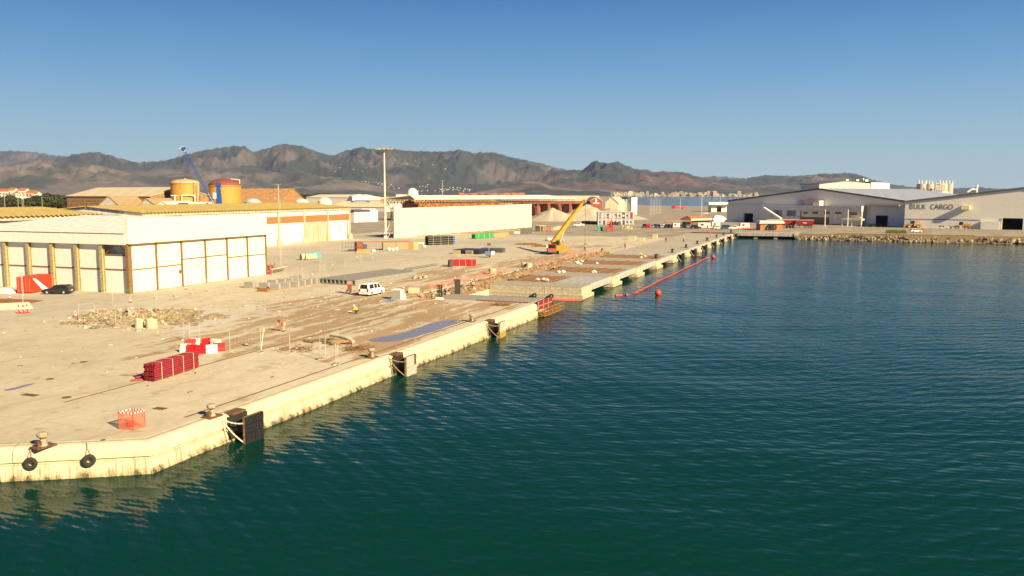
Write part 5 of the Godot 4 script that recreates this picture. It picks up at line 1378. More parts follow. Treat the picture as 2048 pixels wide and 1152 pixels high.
	L = g(1684, 453.5).distance_to(g(1722, 454.5))
	for q in [0.0, L / 2, L]: part(t, "post", MB.new().box(Vector3(q - 0.15, 0, -0.15), Vector3(q + 0.15, 3.1, 0.15)), M.bright_white)
	part(t, "roof_beam", MB.new().box(Vector3(-0.3, 3.1, -3), Vector3(L + 0.3, 3.9, 0.3)), M.awning_cream)
	for q in [[1649.5, 418, 456.5], [1695, 418, 457]]:
		t = thing("lamp_post", "slim pale lamp post before the office wing", "lamp post", g(q[0], q[2]), 0, "lamp posts before the office wing")
		var lh := stand(q[0], q[2], q[1])
		part(t, "pole", MB.new().tube(Vector3.ZERO, Vector3(0, lh, 0), 0.16, 0.1, 8), M.bright_white)
		part(t, "lamp_head", MB.new().cbox(Vector3(0.4, lh, 0), Vector3(1.0, 0.16, 0.3)), M.frame_dark)
	# cabins and cars along the far quay
	for q in [[1346, 456.3, 1360, 446, "white cabin on a red base beside the dark awning"], [1396, 457.0, 1421, 445.5, "larger white cabin on a red base near the kiosk"], [1424, 456.5, 1440, 443.5, "plain white cabin behind the parked pickups"], [1481, 457, 1499, 446, "cream cabin beside the orange kiosk"]]:
		a = g(q[0], q[1]); b = g(q[2], q[1])
		t = thing("site_cabin", q[4], "cabin", a, turn_to(a, b))
		L = a.distance_to(b)
		var ch := stand(q[0], q[1], q[3])
		part(t, "box", MB.new().box(Vector3(0, 0.3, -2.5), Vector3(L, ch, 0)), M.office_white)
		part(t, "base", MB.new().box(Vector3(-0.03, 0, -2.5), Vector3(L + 0.03, 0.42, 0.04)), mat("signal_red", Color(0.55, 0.04, 0.03), 0.6))
		part(t, "window", MB.new().box(Vector3(L * 0.2, ch * 0.5, 0.01), Vector3(L * 0.45, ch * 0.8, 0.06)), M.dark_window)
		part(t, "door", MB.new().box(Vector3(L * 0.7, 0.4, 0.01), Vector3(L * 0.9, ch * 0.85, 0.06)), M.shed_grey)
	a = g(1332, 452); b = g(1383, 452)
	t = thing("carport", "long low carport with a rust red edge over parked cars", "carport", a, turn_to(a, b))
	L = a.distance_to(b)
	part(t, "roof", MB.new().box(Vector3(0, stand(1360, 452, 443), -6), Vector3(L, stand(1360, 452, 442), 0)), mat("roof_light", Color(0.55, 0.53, 0.5), 0.7))
	part(t, "edge", MB.new().box(Vector3(0, stand(1360, 452, 443.3), 0.0), Vector3(L, stand(1360, 452, 441.8), 0.15)), M.brick_red)
	for j in 6: part(t, "post", MB.new().box(Vector3(L * j / 5.0 - 0.08, 0, -0.3), Vector3(L * j / 5.0 + 0.08, stand(1360, 452, 443), -0.1)), M.frame_dark)
	a = g(1382, 451); b = g(1424, 450)
	t = thing("tiled_roof_house", "low house with an orange tiled roof and brown porch", "house", a, turn_to(a, b))
	L = a.distance_to(b)
	var eh := stand(1400, 451, 441)
	part(t, "wall", MB.new().box(Vector3(0.5, 0, -7), Vector3(L - 0.5, eh, -1.5)), mat("porch_brown", Color(0.15, 0.07, 0.05), 0.9))
	part(t, "fascia", MB.new().box(Vector3(0, eh, -8), Vector3(L, eh + 0.8, 0)), clad)
	part(t, "roof", MB.new().hexa([Vector3(0, eh + 0.8, 0), Vector3(L, eh + 0.8, 0), Vector3(L, eh + 0.8, -8), Vector3(0, eh + 0.8, -8), Vector3(1, eh + 2.0, -3.5), Vector3(L - 1, eh + 2.0, -3.5), Vector3(L - 1, eh + 2.0, -4.5), Vector3(1, eh + 2.0, -4.5)]), mat("orange_tile", Color(0.46, 0.17, 0.07), 0.9, "mottle", 0.3))
	part(t, "porch_posts", MB.new().box(Vector3(1, 0, -0.5), Vector3(1.3, eh, -0.2)).box(Vector3(L - 1.3, 0, -0.5), Vector3(L - 1, eh, -0.2)), M.porch_brown)
	# covered boat beside it
	t = thing("covered_boat", "white motor boat standing ashore under a white cover", "boat", g(1437, 446), YAW)
	part(t, "hull", MB.new().hexa([Vector3(-3, 0.6, 1), Vector3(3.5, 0.6, 0.6), Vector3(3.5, 0.6, -0.6), Vector3(-3, 0.6, -1), Vector3(-4.5, 3.0, 1.8), Vector3(6, 3.2, 0.6), Vector3(6, 3.2, -0.6), Vector3(-4.5, 3.0, -1.8)]), M.bright_white)
	part(t, "cover", MB.new().hexa([Vector3(-4.4, 3.0, 1.7), Vector3(5.6, 3.2, 0.6), Vector3(5.6, 3.2, -0.6), Vector3(-4.4, 3.0, -1.7), Vector3(-2.5, 5.6, 1.0), Vector3(2.5, 5.2, 0.5), Vector3(2.5, 5.2, -0.5), Vector3(-2.5, 5.6, -1.0)]), mat("cover_white", Color(0.72, 0.70, 0.66), 0.7))
	t.scale = Vector3(0.72, 0.72, 0.72)
	part(t, "cradle", MB.new().box(Vector3(-2.2, 0, -1), Vector3(-1.8, 0.7, 1)).box(Vector3(2.2, 0, -1), Vector3(2.6, 0.7, 1)), M.frame_dark)
	var paints := [wp, bp, mat("paint_red", Color(0.30, 0.02, 0.02), 0.3), mat("paint_blue", Color(0.03, 0.07, 0.20), 0.3), mat("paint_silver", Color(0.35, 0.36, 0.38), 0.3)]
	var names := ["white", "black", "red", "blue", "silver"]
	var i := 0
	for q in [[1170, 447.5, 1, 1.4], [1177, 447.3, 1, 1.4], [1184, 447.8, 1, 1.4], [1191, 448, 2, 1.5], [1200, 448.5, 1, 1.5], [1206, 448.7, 4, 1.5], [1226, 449.5, 1, 1.4], [1236, 450, 1, 1.5]]:
		car("parked_car", "%s car parked against the prefab offices" % names[q[2]], g(q[0], q[1]), q[3], paints[q[2]], "sedan", "cars at the prefab offices")
	for q in [[1292, 455.3, 1], [1299, 455.3, 3], [1306, 455.5, 4], [1313, 455.5, 3], [1320, 455.5, 1], [1327, 455.6, 0], [1337, 455.8, 1], [1343, 456, 1], [1366, 455.5, 1], [1373, 455.5, 1], [1379, 455.8, 4]]:
		car("parked_car", "%s car in the row along the carport" % names[q[2]], g(q[0], q[1]), 1.45 + rng.randf_range(-0.1, 0.1), paints[q[2]], "sedan" if i % 3 else "suv", "cars along the carport"); i += 1
	for q in [[1392, 457.5, 1, "suv", "dark car parked left of the larger white cabin"], [1429, 457.8, 0, "pickup", "white pickup before the plain white cabin"], [1438, 458.2, 0, "sedan", "small white car right of the pickup"], [1454, 458.4, 3, "van", "blue van near the end of the quay"], [1469, 458.6, 0, "pickup", "white pickup beside the blue van"], [1158, 452.8, 0, "pickup", "lone white pickup on the open yard behind the yellow crane"], [1412, 428, 0, "sedan", "tiny white car beside the awning shed"]]:
		car("parked_vehicle", q[4], g(q[0], q[1]), 0.25 if q[3] != "pickup" else PI + 0.2, paints[q[2]], q[3])
	# red telehandler and mixed plant on the far yard
	t = thing("red_truck", "red flatbed truck far out on the open yard", "truck", g(1356, 418), YAW)
	part(t, "cab", MB.new().taper(Vector3(-5, 0.6, 0), Vector3(3, 3, 2.5), 0.9, 0.9), M.paint_red)
	part(t, "bed", MB.new().box(Vector3(-3, 1.0, -1.25), Vector3(7, 2.6, 1.25)), mat("signal_red", Color(0.55, 0.04, 0.03), 0.6))
	for q in [-4.5, 3.5, 5.0]:
		wheel(t, q, 0.5, 1.1, 0.5, 0.3); wheel(t, q, 0.5, -1.1, 0.5, 0.3)
	t = thing("boom_lift", "red access lift folded on the open yard before the offices", "lift", g(1221, 462.5), YAW)
	part(t, "chassis", MB.new().box(Vector3(-1.8, 0.6, -1), Vector3(1.8, 1.5, 1)), M.signal_red)
	part(t, "turret", MB.new().taper(Vector3(0, 1.5, 0), Vector3(1.8, 1.1, 1.4), 0.8, 0.8), M.paint_red)
	part(t, "boom", MB.new().bar(Vector3(0.3, 2.5, 0), Vector3(0.4, 4.6, 0), 0.4, 0.5).bar(Vector3(0.4, 4.6, 0), Vector3(-0.6, 3.4, 0), 0.35, 0.4), M.signal_red)
	part(t, "basket", MB.new().box(Vector3(-1.6, 3.0, -0.8), Vector3(-0.5, 4.0, 0.8)), mat("basket_pink", Color(0.50, 0.16, 0.12), 0.7))
	for q in [-1.2, 1.2]:
		wheel(t, q, 0.5, 0.95, 0.5, 0.35); wheel(t, q, 0.5, -0.95, 0.5, 0.35)
	t = thing("portable_toilet", "turquoise portable toilet alone on the open yard", "toilet", g(1198, 462), YAW)
	part(t, "box", MB.new().box(Vector3(-0.55, 0, -0.55), Vector3(0.55, 2.1, 0.55)), mat("toilet_blue", Color(0.03, 0.38, 0.48), 0.6))
	part(t, "roof", MB.new().taper(Vector3(0, 2.1, 0), Vector3(1.2, 0.25, 1.2), 0.6, 0.6), mat("toilet_blue", Color.WHITE))
	part(t, "door", MB.new().box(Vector3(-0.4, 0.1, 0.55), Vector3(0.4, 1.95, 0.6)), mat("toilet_dark", Color(0.02, 0.25, 0.34), 0.6))
	t = thing("waste_crate", "brown open crate beside the turquoise toilet", "crate", g(1205, 461.5), YAW)
	for q in [[-1.2, -0.9, 1.2, -0.8], [-1.2, 0.8, 1.2, 0.9], [-1.2, -0.8, -1.1, 0.8], [1.1, -0.8, 1.2, 0.8]]: part(t, "side", MB.new().box(Vector3(q[0], 0, q[1]), Vector3(q[2], 1.5, q[3])), mat("wood_brown", Color(0.22, 0.13, 0.075), 0.8))
	part(t, "base", MB.new().box(Vector3(-1.1, 0.02, -0.8), Vector3(1.1, 0.15, 0.8)), M.wood_brown)

func boulder(seed_: int) -> ArrayMesh:
	var r := RandomNumberGenerator.new(); r.seed = seed_
	var pts := []
	var dirs := [Vector3(1, 0, 0), Vector3(-1, 0, 0), Vector3(0, 1, 0), Vector3(0, -1, 0), Vector3(0, 0, 1), Vector3(0, 0, -1)]
	for x in [-1, 1]:
		for y in [-1, 1]:
			for z in [-1, 1]: dirs.append(Vector3(x, y, z).normalized())
	for d in dirs: pts.append(d * (0.75 + 0.45 * r.randf()))
	var mb := MB.new()
	for sx in [0, 1]:
		for sy in [2, 3]:
			for sz in [4, 5]:
				var c := 6 + (0 if sx == 1 else 4) + (0 if sy == 3 else 2) + (0 if sz == 5 else 1)
				var f := [pts[sx], pts[sy], pts[sz]]
				for k in 3:
					var a: Vector3 = f[k]; var b: Vector3 = f[(k + 1) % 3]; var e: Vector3 = pts[c]
					if (b - a).cross(e - a).dot(a + b + e) < 0: mb.tri(b, a, e)
					else: mb.tri(a, b, e)
	return mb.mesh()

func tyre_parts(t: Node3D, R: float, tube_r: float, lean: float) -> void:   # a standing tyre facing local z, its foot at the origin
	var mb := MB.new()
	mb.xf = Transform3D(Basis(Vector3.RIGHT, PI / 2 - lean), Vector3(0, R * cos(lean), 0))
	var prof := []
	for k in 13:
		var a := TAU * k / 12.0
		prof.append(Vector2(R - tube_r + tube_r * cos(a), tube_r * 0.9 * sin(a)))
	part(t, "casing", mb.lathe(Vector3.ZERO, prof, 24), mat("tyre_rubber", Color(0.022, 0.022, 0.022), 0.9))

# ------------------------------------------------------------------ the pier under construction
func bollard(label: String, pos: Vector3, kind: int, group: String) -> void:
	var t := thing("bollard", label, "bollard", pos, rng.randf_range(-0.3, 0.3), group)
	t.scale = Vector3(0.85, 1.35, 0.85) if kind == 0 else Vector3.ONE
	if kind == 0:   # old cream mushroom head on a rusty plate
		var m := mat("bollard_cream", Color(0.52, 0.43, 0.31), 0.7, "rusty", 0.8); var r := mat("plate_rust", Color(0.20, 0.10, 0.05), 0.9, "rusty", 0.5)
		part(t, "base_plate", MB.new().box(Vector3(-0.5, -0.02, -0.75), Vector3(0.5, 0.05, 0.75)), r)
		part(t, "shaft", MB.new().lathe(Vector3(0, 0.05, 0), [Vector2(0.34, 0), Vector2(0.24, 0.1), Vector2(0.2, 0.3), Vector2(0.22, 0.42)], 16), m)
		part(t, "head", MB.new().lathe(Vector3(0.04, 0.4, 0.06), [Vector2(0.2, 0), Vector2(0.38, 0.1), Vector2(0.4, 0.2), Vector2(0.28, 0.28), Vector2(0.01, 0.3)], 16), m)
		part(t, "shaft_lip", MB.new().box(Vector3(-0.16, 0.05, 0.2), Vector3(0.16, 0.3, 0.5)), r)
	else:           # new black double-headed one
		var m := mat("bollard_black", Color(0.025, 0.023, 0.022), 0.6)
		part(t, "base_plate", MB.new().box(Vector3(-0.5, 0, -0.7), Vector3(0.5, 0.1, 0.7)), m)
		for s in [-1, 1]:
			part(t, "post", MB.new().tube(Vector3(0, 0.1, 0.32 * s), Vector3(0, 0.75, 0.42 * s), 0.26, 0.2, 12), m)
			part(t, "head", MB.new().lathe(Vector3(0.05, 0.7, 0.46 * s), [Vector2(0.2, 0), Vector2(0.4, 0.1), Vector2(0.4, 0.22), Vector2(0.02, 0.32)], 12), m)

func links(par: Node3D, a: Vector3, b: Vector3, sag: float, n: int, m: Material) -> void:
	var mb := MB.new()
	for i in n:
		var t0 := i / float(n); var t1 := (i + 1.25) / float(n)
		var p := a.lerp(b, t0) - Vector3(0, sag * 4 * t0 * (1 - t0), 0); var q := a.lerp(b, minf(t1, 1.0)) - Vector3(0, sag * 4 * minf(t1, 1.0) * (1 - minf(t1, 1.0)), 0)
		mb.bar(p, q, 0.10 if i % 2 == 0 else 0.04, 0.04 if i % 2 == 0 else 0.10)
	part(par, "chain", mb, m)

func pier() -> void:
	rng.seed = 81
	var cc := mat("caisson_concrete", Color(0.52, 0.45, 0.33), 0.9, "soft", 0.3)
	var cap := mat("cap_grey", Color(0.40, 0.355, 0.285), 0.9, "mottle", 0.25)
	var beam := mat("beam_grey", Color(0.40, 0.39, 0.38), 0.8, "soft", 0.2)
	var rust := mat("rebar_rust", Color(0.33, 0.165, 0.075), 0.95, "rusty", 0.35)
	var wet := mat("tidal_growth", Color(0.13, 0.105, 0.06), 0.9, "rusty", 0.5)
	var t := thing("pier", "new pier of pale concrete caissons with rusty open deck bays", "pier", Vector3(-40, 0, -134.4))
	for k in 11:
		var z := -20.0 * k
		var deep := -16.5
		var c := part(t, "caisson", MB.new().box(Vector3(deep, -1.35, z - 6.0), Vector3(0.0, -0.12, z)), cc)
		part(c, "plinth", MB.new().box(Vector3(deep, -1.92, z - 6.4), Vector3(0.35, -1.35, z + 0.35)), cc)
		part(c, "waterline_growth", MB.new().box(Vector3(deep, -3.6, z - 6.42), Vector3(0.37, -1.92, z + 0.37)), wet)
		if k < 4: part(c, "cap_slab", MB.new().box(Vector3(deep, -0.12, z - 6.0), Vector3(-0.04, 0.03, z - 0.03)), cap)
		if k == 0:
			for q in 5: part(c, "form_joint", MB.new().box(Vector3(-3.2 * (q + 1) - 0.02, -1.35, z), Vector3(-3.2 * (q + 1) + 0.02, -0.12, z + 0.025)), cap)
			part(c, "ledge_line", MB.new().box(Vector3(deep, -1.36, z + 0.3), Vector3(0.36, -1.26, z + 0.38)), mat("block_pale", Color(0.52, 0.46, 0.36), 0.9))
		if k == 10: continue
		part(t, "edge_beam", MB.new().box(Vector3(-1.0, -1.05, z - 19.98), Vector3(-0.12, 0.10, z - 6.02)), beam)
		if k < 4:
			for j in 10:
				var x0 := -1.15 - j * 1.52
				var grey := k == 0 and j < 4
				var b := part(t, "deck_beam", MB.new().box(Vector3(x0, -0.75, z - 19.95), Vector3(x0 - 1.30 if not grey else x0 - 1.46, -0.30 if not grey else -0.05, z - 6.05)), cap if not grey else beam)
				if not grey:
					part(b, "rebar_mat", MB.new().box(Vector3(x0 - 0.06, -0.30, z - 19.6), Vector3(x0 - 1.14, -0.16 + 0.05 * (j % 2), z - 6.3)), rust)
		else:
			var sm := mat("deck_tan", Color(0.46, 0.395, 0.29), 0.9, "mottle", 0.12) if k % 2 == 1 else mat("deck_pale", Color(0.46, 0.43, 0.38), 0.85, "mottle", 0.12)
			part(t, "deck_slab", MB.new().box(Vector3(-16.5, -0.5, z - 19.96), Vector3(-1.02, 0.02, z - 0.02)), sm)
			part(c, "edge_cap", MB.new().box(Vector3(-1.0, -0.12, z - 6.0), Vector3(0.0, 0.06, z)), cap)
	# dark fenders hung on the finished bays
	for k in range(4, 11):
		var z := -134.4 - 20.0 * k - 6.4
		var f := thing("pier_fender", "black fender panel hung by chains on the finished pier", "fender", Vector3(-39.5, 0, z), 0, "fenders of the finished pier")
		part(f, "panel", MB.new().hexa([Vector3(0.6, -2.3, 0), Vector3(0.9, -2.3, 0), Vector3(0.9, -2.3, -3.2), Vector3(0.6, -2.3, -3.2), Vector3(0.6, 0.0, 0), Vector3(0.9, 0.0, 0), Vector3(0.9, 0.0, -3.2), Vector3(0.6, 0.0, -3.2)]), mat("fender_black", Color(0.012, 0.012, 0.013), 0.5))
		part(f, "rubber_cone", MB.new().tube(Vector3(-0.5, -1.0, -1.6), Vector3(0.6, -1.0, -1.6), 0.75, 0.55, 16), mat("tyre_rubber", Color(0.022, 0.022, 0.022), 0.9))
		links(f, Vector3(-0.4, -0.1, 0.9), Vector3(0.62, -1.9, 0.0), 0.2, 14, mat("chain_pale", Color(0.55, 0.48, 0.36), 0.8))
	for q in [[1307.6, 516], [1340.5, 505], [1368, 495.6], [1390.5, 488], [1411, 481.2], [1427, 474.7], [1442.5, 470], [1456, 464.8]]:
		var p := g(q[0], q[1])
		bollard("black double-headed bollard on the new pier edge", Vector3(-41.9, 0.02 if p.z < -214 else 0.0, p.z), 1, "bollards on the new pier")
	# inner quay wall, excavated slope, grey formwork slab
	solo("inner_quay_wall", MB.new().box(Vector3(-57.0, -3.5, -134.3), Vector3(-56.5, -0.9, -118.4)).box(Vector3(-57.0, -3.5, -118.4), Vector3(-40.6, -0.45, -118.1)), mat("inner_white", Color(0.66, 0.59, 0.44), 0.9, "stain", 0.1), "cream inner quay wall behind the grey formwork slab", "wall")
	var nz := noise(83, 0.35, 4)
	var sl := MB.new()
	var N := 210; var K := 8
	var f2 := func(i: int, j: int) -> Vector3:
		var z := -112.6 - 105.4 * i / N; var u := j / float(K)
		var bump := 0.0 if j == 0 else nz.get_noise_2d(z * 1.2, u * 5.0) * 0.55
		var low := -0.95 if z > -134 else -0.25
		return Vector3(-60.5 + 4.05 * u + (nz.get_noise_2d(z, 40.0) * 0.5 if j == 0 else 0.0), lerpf(0.02, low, u) + bump + 0.35 * sin(PI * u) * (1.0 if z < -134 else 0.3), z)
	for i in N:
		for j in K: sl.quad(f2.call(i, j), f2.call(i, j + 1), f2.call(i + 1, j + 1), f2.call(i + 1, j))
	structure("excavated_slope", sl, mat("orange_earth", Color(0.40, 0.255, 0.135), 0.95, "rusty", 0.2))
	var rub := thing("slope_rubble", "broken rubble strewn along the excavated slope", "rubble", Vector3(-58.5, 0, -113))
	var rocks := []
	for i in 5: rocks.append(boulder(400 + i))
	var rms := [mat("rubble_tan", Color(0.45, 0.36, 0.24), 0.95, "mottle", 0.6), mat("rubble_grey", Color(0.44, 0.41, 0.36), 0.95, "mottle", 0.6), mat("orange_earth", Color.WHITE)]
	for i in 260:
		var z := -105.0 * rng.randf()
		var o := part_of(rub, "rubble_stone", rocks[rng.randi() % 5], rms[rng.randi() % 3])
		var x := rng.randf_range(-2.6, 1.9)
		o.position = Vector3(x, lerpf(0.15, -0.35, (x + 2.6) / 4.5) + rng.randf_range(0, 0.3), z)
		var s := rng.randf_range(0.1, 0.42); o.scale = Vector3(s, s * 0.7, s); o.rotation = Vector3(rng.randf() * 6, rng.randf() * 6, rng.randf() * 6)
	var kerb := solo("trench_kerb", MB.new().box(Vector3(-61.0, 0, -160), Vector3(-60.7, 0.16, -116)), mat("block_pale", Color(0.52, 0.46, 0.36), 0.9), "long pale kerb line on the lip of the trench", "kerb")
	var fs := thing("formwork_slab", "flat grey slab of fresh concrete closing the end of the old quay", "slab", Vector3(-56.4, 0, -118.5))
	part(fs, "slab", MB.new().box(Vector3(0, -0.4, 0.05), Vector3(15.4, 0.06, 5.85)), mat("fresh_grey", Color(0.34, 0.305, 0.255), 0.9, "mottle", 0.3))
	part(fs, "front_form", MB.new().box(Vector3(7.0, -0.3, 5.87), Vector3(15.0, 0.12, 5.98)), mat("form_red", Color(0.25, 0.03, 0.03), 0.7, "rusty", 0.6))
	# red formwork with yellow walkway
	t = thing("formwork_carriage", "red steel formwork with a yellow railed walkway over the water", "formwork", Vector3(-40.6, 0, -113.2))
	var red := mat("form_red", Color.WHITE); var yel := mat("walk_yellow", Color(0.46, 0.22, 0.035), 0.7, "rusty", 0.6)
	for i in 3:
		var pn := part(t, "form_panel", MB.new().box(Vector3(0.1, -1.2, -0.4 - i * 2.2), Vector3(0.3, 0.15, -2.45 - i * 2.2)), red)
		part(pn, "stiffener", MB.new().box(Vector3(0.3, -1.2, -0.45 - i * 2.2), Vector3(0.42, 0.15, -0.6 - i * 2.2)).box(Vector3(0.3, -0.6, -0.6 - i * 2.2), Vector3(0.4, -0.5, -2.4 - i * 2.2)), mat("form_pink", Color(0.48, 0.20, 0.15), 0.8))
	part(t, "walkway", MB.new().box(Vector3(0.2, -1.95, 0), Vector3(1.5, -1.85, -8.6)), yel)
	part(t, "toe_plank", MB.new().box(Vector3(-0.3, -1.3, -0.1), Vector3(0.6, -1.18, -2.4)), mat("block_pale", Color.WHITE))
	var rl := MB.new()
	for i in 6:
		var z := -1.7 * i
		rl.bar(Vector3(1.5, -1.95, z), Vector3(1.5, -0.75, z), 0.09, 0.09); rl.bar(Vector3(0.3, -1.2, z), Vector3(1.5, -1.9, z), 0.09, 0.09)
	for y in [-0.8, -1.3]: rl.bar(Vector3(1.5, y, 0), Vector3(1.5, y, -8.6), 0.08, 0.08)
	rl.bar(Vector3(0.2, -0.8, 0), Vector3(1.5, -0.8, 0), 0.08, 0.08); rl.bar(Vector3(0.2, -1.3, 0), Vector3(1.5, -1.3, 0), 0.08, 0.08)
	part(t, "railing", rl, yel)
	part(t, "crane_arm", MB.new().bar(Vector3(0.1, -0.3, -7.2), Vector3(3.2, -0.9, -12.5), 0.2, 0.25), mat("arm_red", Color(0.50, 0.07, 0.04), 0.7))
	# floating boom and buoys
	var orange := mat("boom_orange", Color(0.50, 0.075, 0.040), 0.6, "soft", 0.5)
	var a := g(1268, 586, SEA + 0.15); var b := g(1416, 515, SEA + 0.15); var c2 := g(1383, 511.8, SEA + 0.15)
	t = thing("floating_boom", "long orange floating barrier lying on the water beside the pier", "barrier", Vector3.ZERO)
	var n := 26
	for i in n:
		var bend := Vector3(sin(i * 0.7) * 0.12, 0, 0); var bend2 := Vector3(sin((i + 1) * 0.7) * 0.12, 0, 0)
		part(t, "float_section", MB.new().tube(a.lerp(b, i / float(n)) + bend, a.lerp(b, (i + 0.97) / float(n)) + bend2, 0.13, 0.13, 10), orange)
	for i in 5: part(t, "float_section", MB.new().tube(b.lerp(c2, 0.12 + i / 6.0), b.lerp(c2, 0.12 + (i + 0.95) / 6.0), 0.13, 0.13, 10), orange)
	for q in [[1231, 1244, 591], [1251, 1258, 590]]:
		solo("loose_float", MB.new().tube(g(q[0], q[2], SEA + 0.1), g(q[1], q[2] - 0.7, SEA + 0.1), 0.2, 0.17, 10), orange, "short loose orange float off the end of the barrier", "float", "loose floats")
	for q in [[1316, 590, "orange ball buoy floating beside the long barrier"], [1426, 516, "orange ball buoy at the far corner of the barrier"]]:
		var p := g(q[0], q[1], SEA)
		t = thing("buoy", q[2], "buoy", p)
		var pr := []
		for k in 11: pr.append(Vector2(0.55 * sin(PI * k / 10.0), 0.38 - 0.55 * cos(PI * k / 10.0)))
		part(t, "ball", MB.new().lathe(Vector3.ZERO, pr, 20), mat("buoy_orange", Color(0.58, 0.06, 0.02), 0.45))
		part(t, "eye", MB.new().tube(Vector3(0, 0.9, 0), Vector3(0, 1.05, 0), 0.08), mat("frame_dark", Color(0.1, 0.1, 0.1), 0.7))
	# white sacks and scraps on the pier deck
	var sack := mat("sack_white", Color(0.66, 0.63, 0.58), 0.9)
	for q in [[1118, 546, 1.0], [1126, 545, 1.3], [1075, 561, 1.1], [1087, 560, 0.9], [1094, 562, 1.0], [1189, 545, 1.3], [1155, 527, 1.4], [1160, 529, 1.0], [1194, 528, 1.0], [1163, 524, 1.1], [1290, 514, 1.0], [1283, 516, 1.0]]:
		var p := g(q[0], q[1])
		var mb := MB.new()
		mb.xf = Transform3D(Basis(Vector3.UP, rng.randf() * 6).scaled(Vector3(q[2], q[2] * 0.7, q[2])), Vector3.ZERO)
		var bm: ArrayMesh = rocks[rng.randi() % 5]
		var o := MeshInstance3D.new()
		o.name = numbered("white_sack"); o.mesh = bm; o.material_override = sack
		add_child(o); o.position = p + Vector3(0, 0.2, 0); o.scale = Vector3(q[2] * 0.42, q[2] * 0.3, q[2] * 0.42); o.rotation.y = rng.randf() * 6
		metas(o, "crumpled white sack on the unfinished pier deck", "sack", "white sacks on the pier")
	for q in [[1040, 570, 0.5], [1058, 588, 0.5]]:
		pass
	for q in [-9.0, -12.0]:
		var ty := thing("old_tyre", "black tyre against the first pale caisson", "tyre", Vector3(-40 + q + 4.0, -1.95, -133.7), 0, "tyres at the first caisson")
		tyre_parts(ty, 0.42, 0.14, 0.1)

# ------------------------------------------------------------------ old quay edge and its fittings
func quay_texture() -> ImageTexture:   # cream concrete with rust drips and growth at the waterline
	var W := 1024; var Hh := 128
	var n1 := noise(91, 0.02, 4); var n2 := noise(92, 0.05, 3); var n3 := noise(93, 0.012, 3)
	var o := PackedByteArray(); o.resize(W * Hh * 3)
	for j in Hh:
		var v := j / float(Hh)
		for i in W:
			var k := 1.0 + 0.18 * n1.get_noise_2d(i, j * 2.0) + 0.1 * n2.get_noise_2d(i * 2.0, j)
			var c := Vector3(0.57, 0.495, 0.36) * k
			var dr := n2.get_noise_2d(i * 3.0, 7.0 + j * 0.05) + 0.55 * n3.get_noise_2d(i, 3.0)
			var a := clampf((dr - 0.20) * 6.0, 0, 1) * clampf((v - 0.34 - 0.3 * n1.get_noise_2d(i, 900.0)) * 5.0, 0, 1)
			c = c.lerp(Vector3(0.25, 0.13, 0.055) * k, a * 0.6)
			var edge := v - 0.63 - 0.16 * n1.get_noise_2d(i * 1.5, j * 0.6) - 0.08 * n2.get_noise_2d(i * 4.0, j * 3.0)
			c = c.lerp(Vector3(0.30, 0.205, 0.10) * k, clampf(edge * 14.0, 0, 1) * 0.75)
			c = c.lerp(Vector3(0.085, 0.07, 0.04) * k, clampf((edge - 0.085) * 18.0, 0, 1))
			var p := (j * W + i) * 3
			o[p] = int(255 * pow(clampf(c.x, 0, 1), 0.4545)); o[p + 1] = int(255 * pow(clampf(c.y, 0, 1), 0.4545)); o[p + 2] = int(255 * pow(clampf(c.z, 0, 1), 0.4545))
	return ImageTexture.create_from_image(Image.create_from_data(W, Hh, false, Image.FORMAT_RGB8, o))

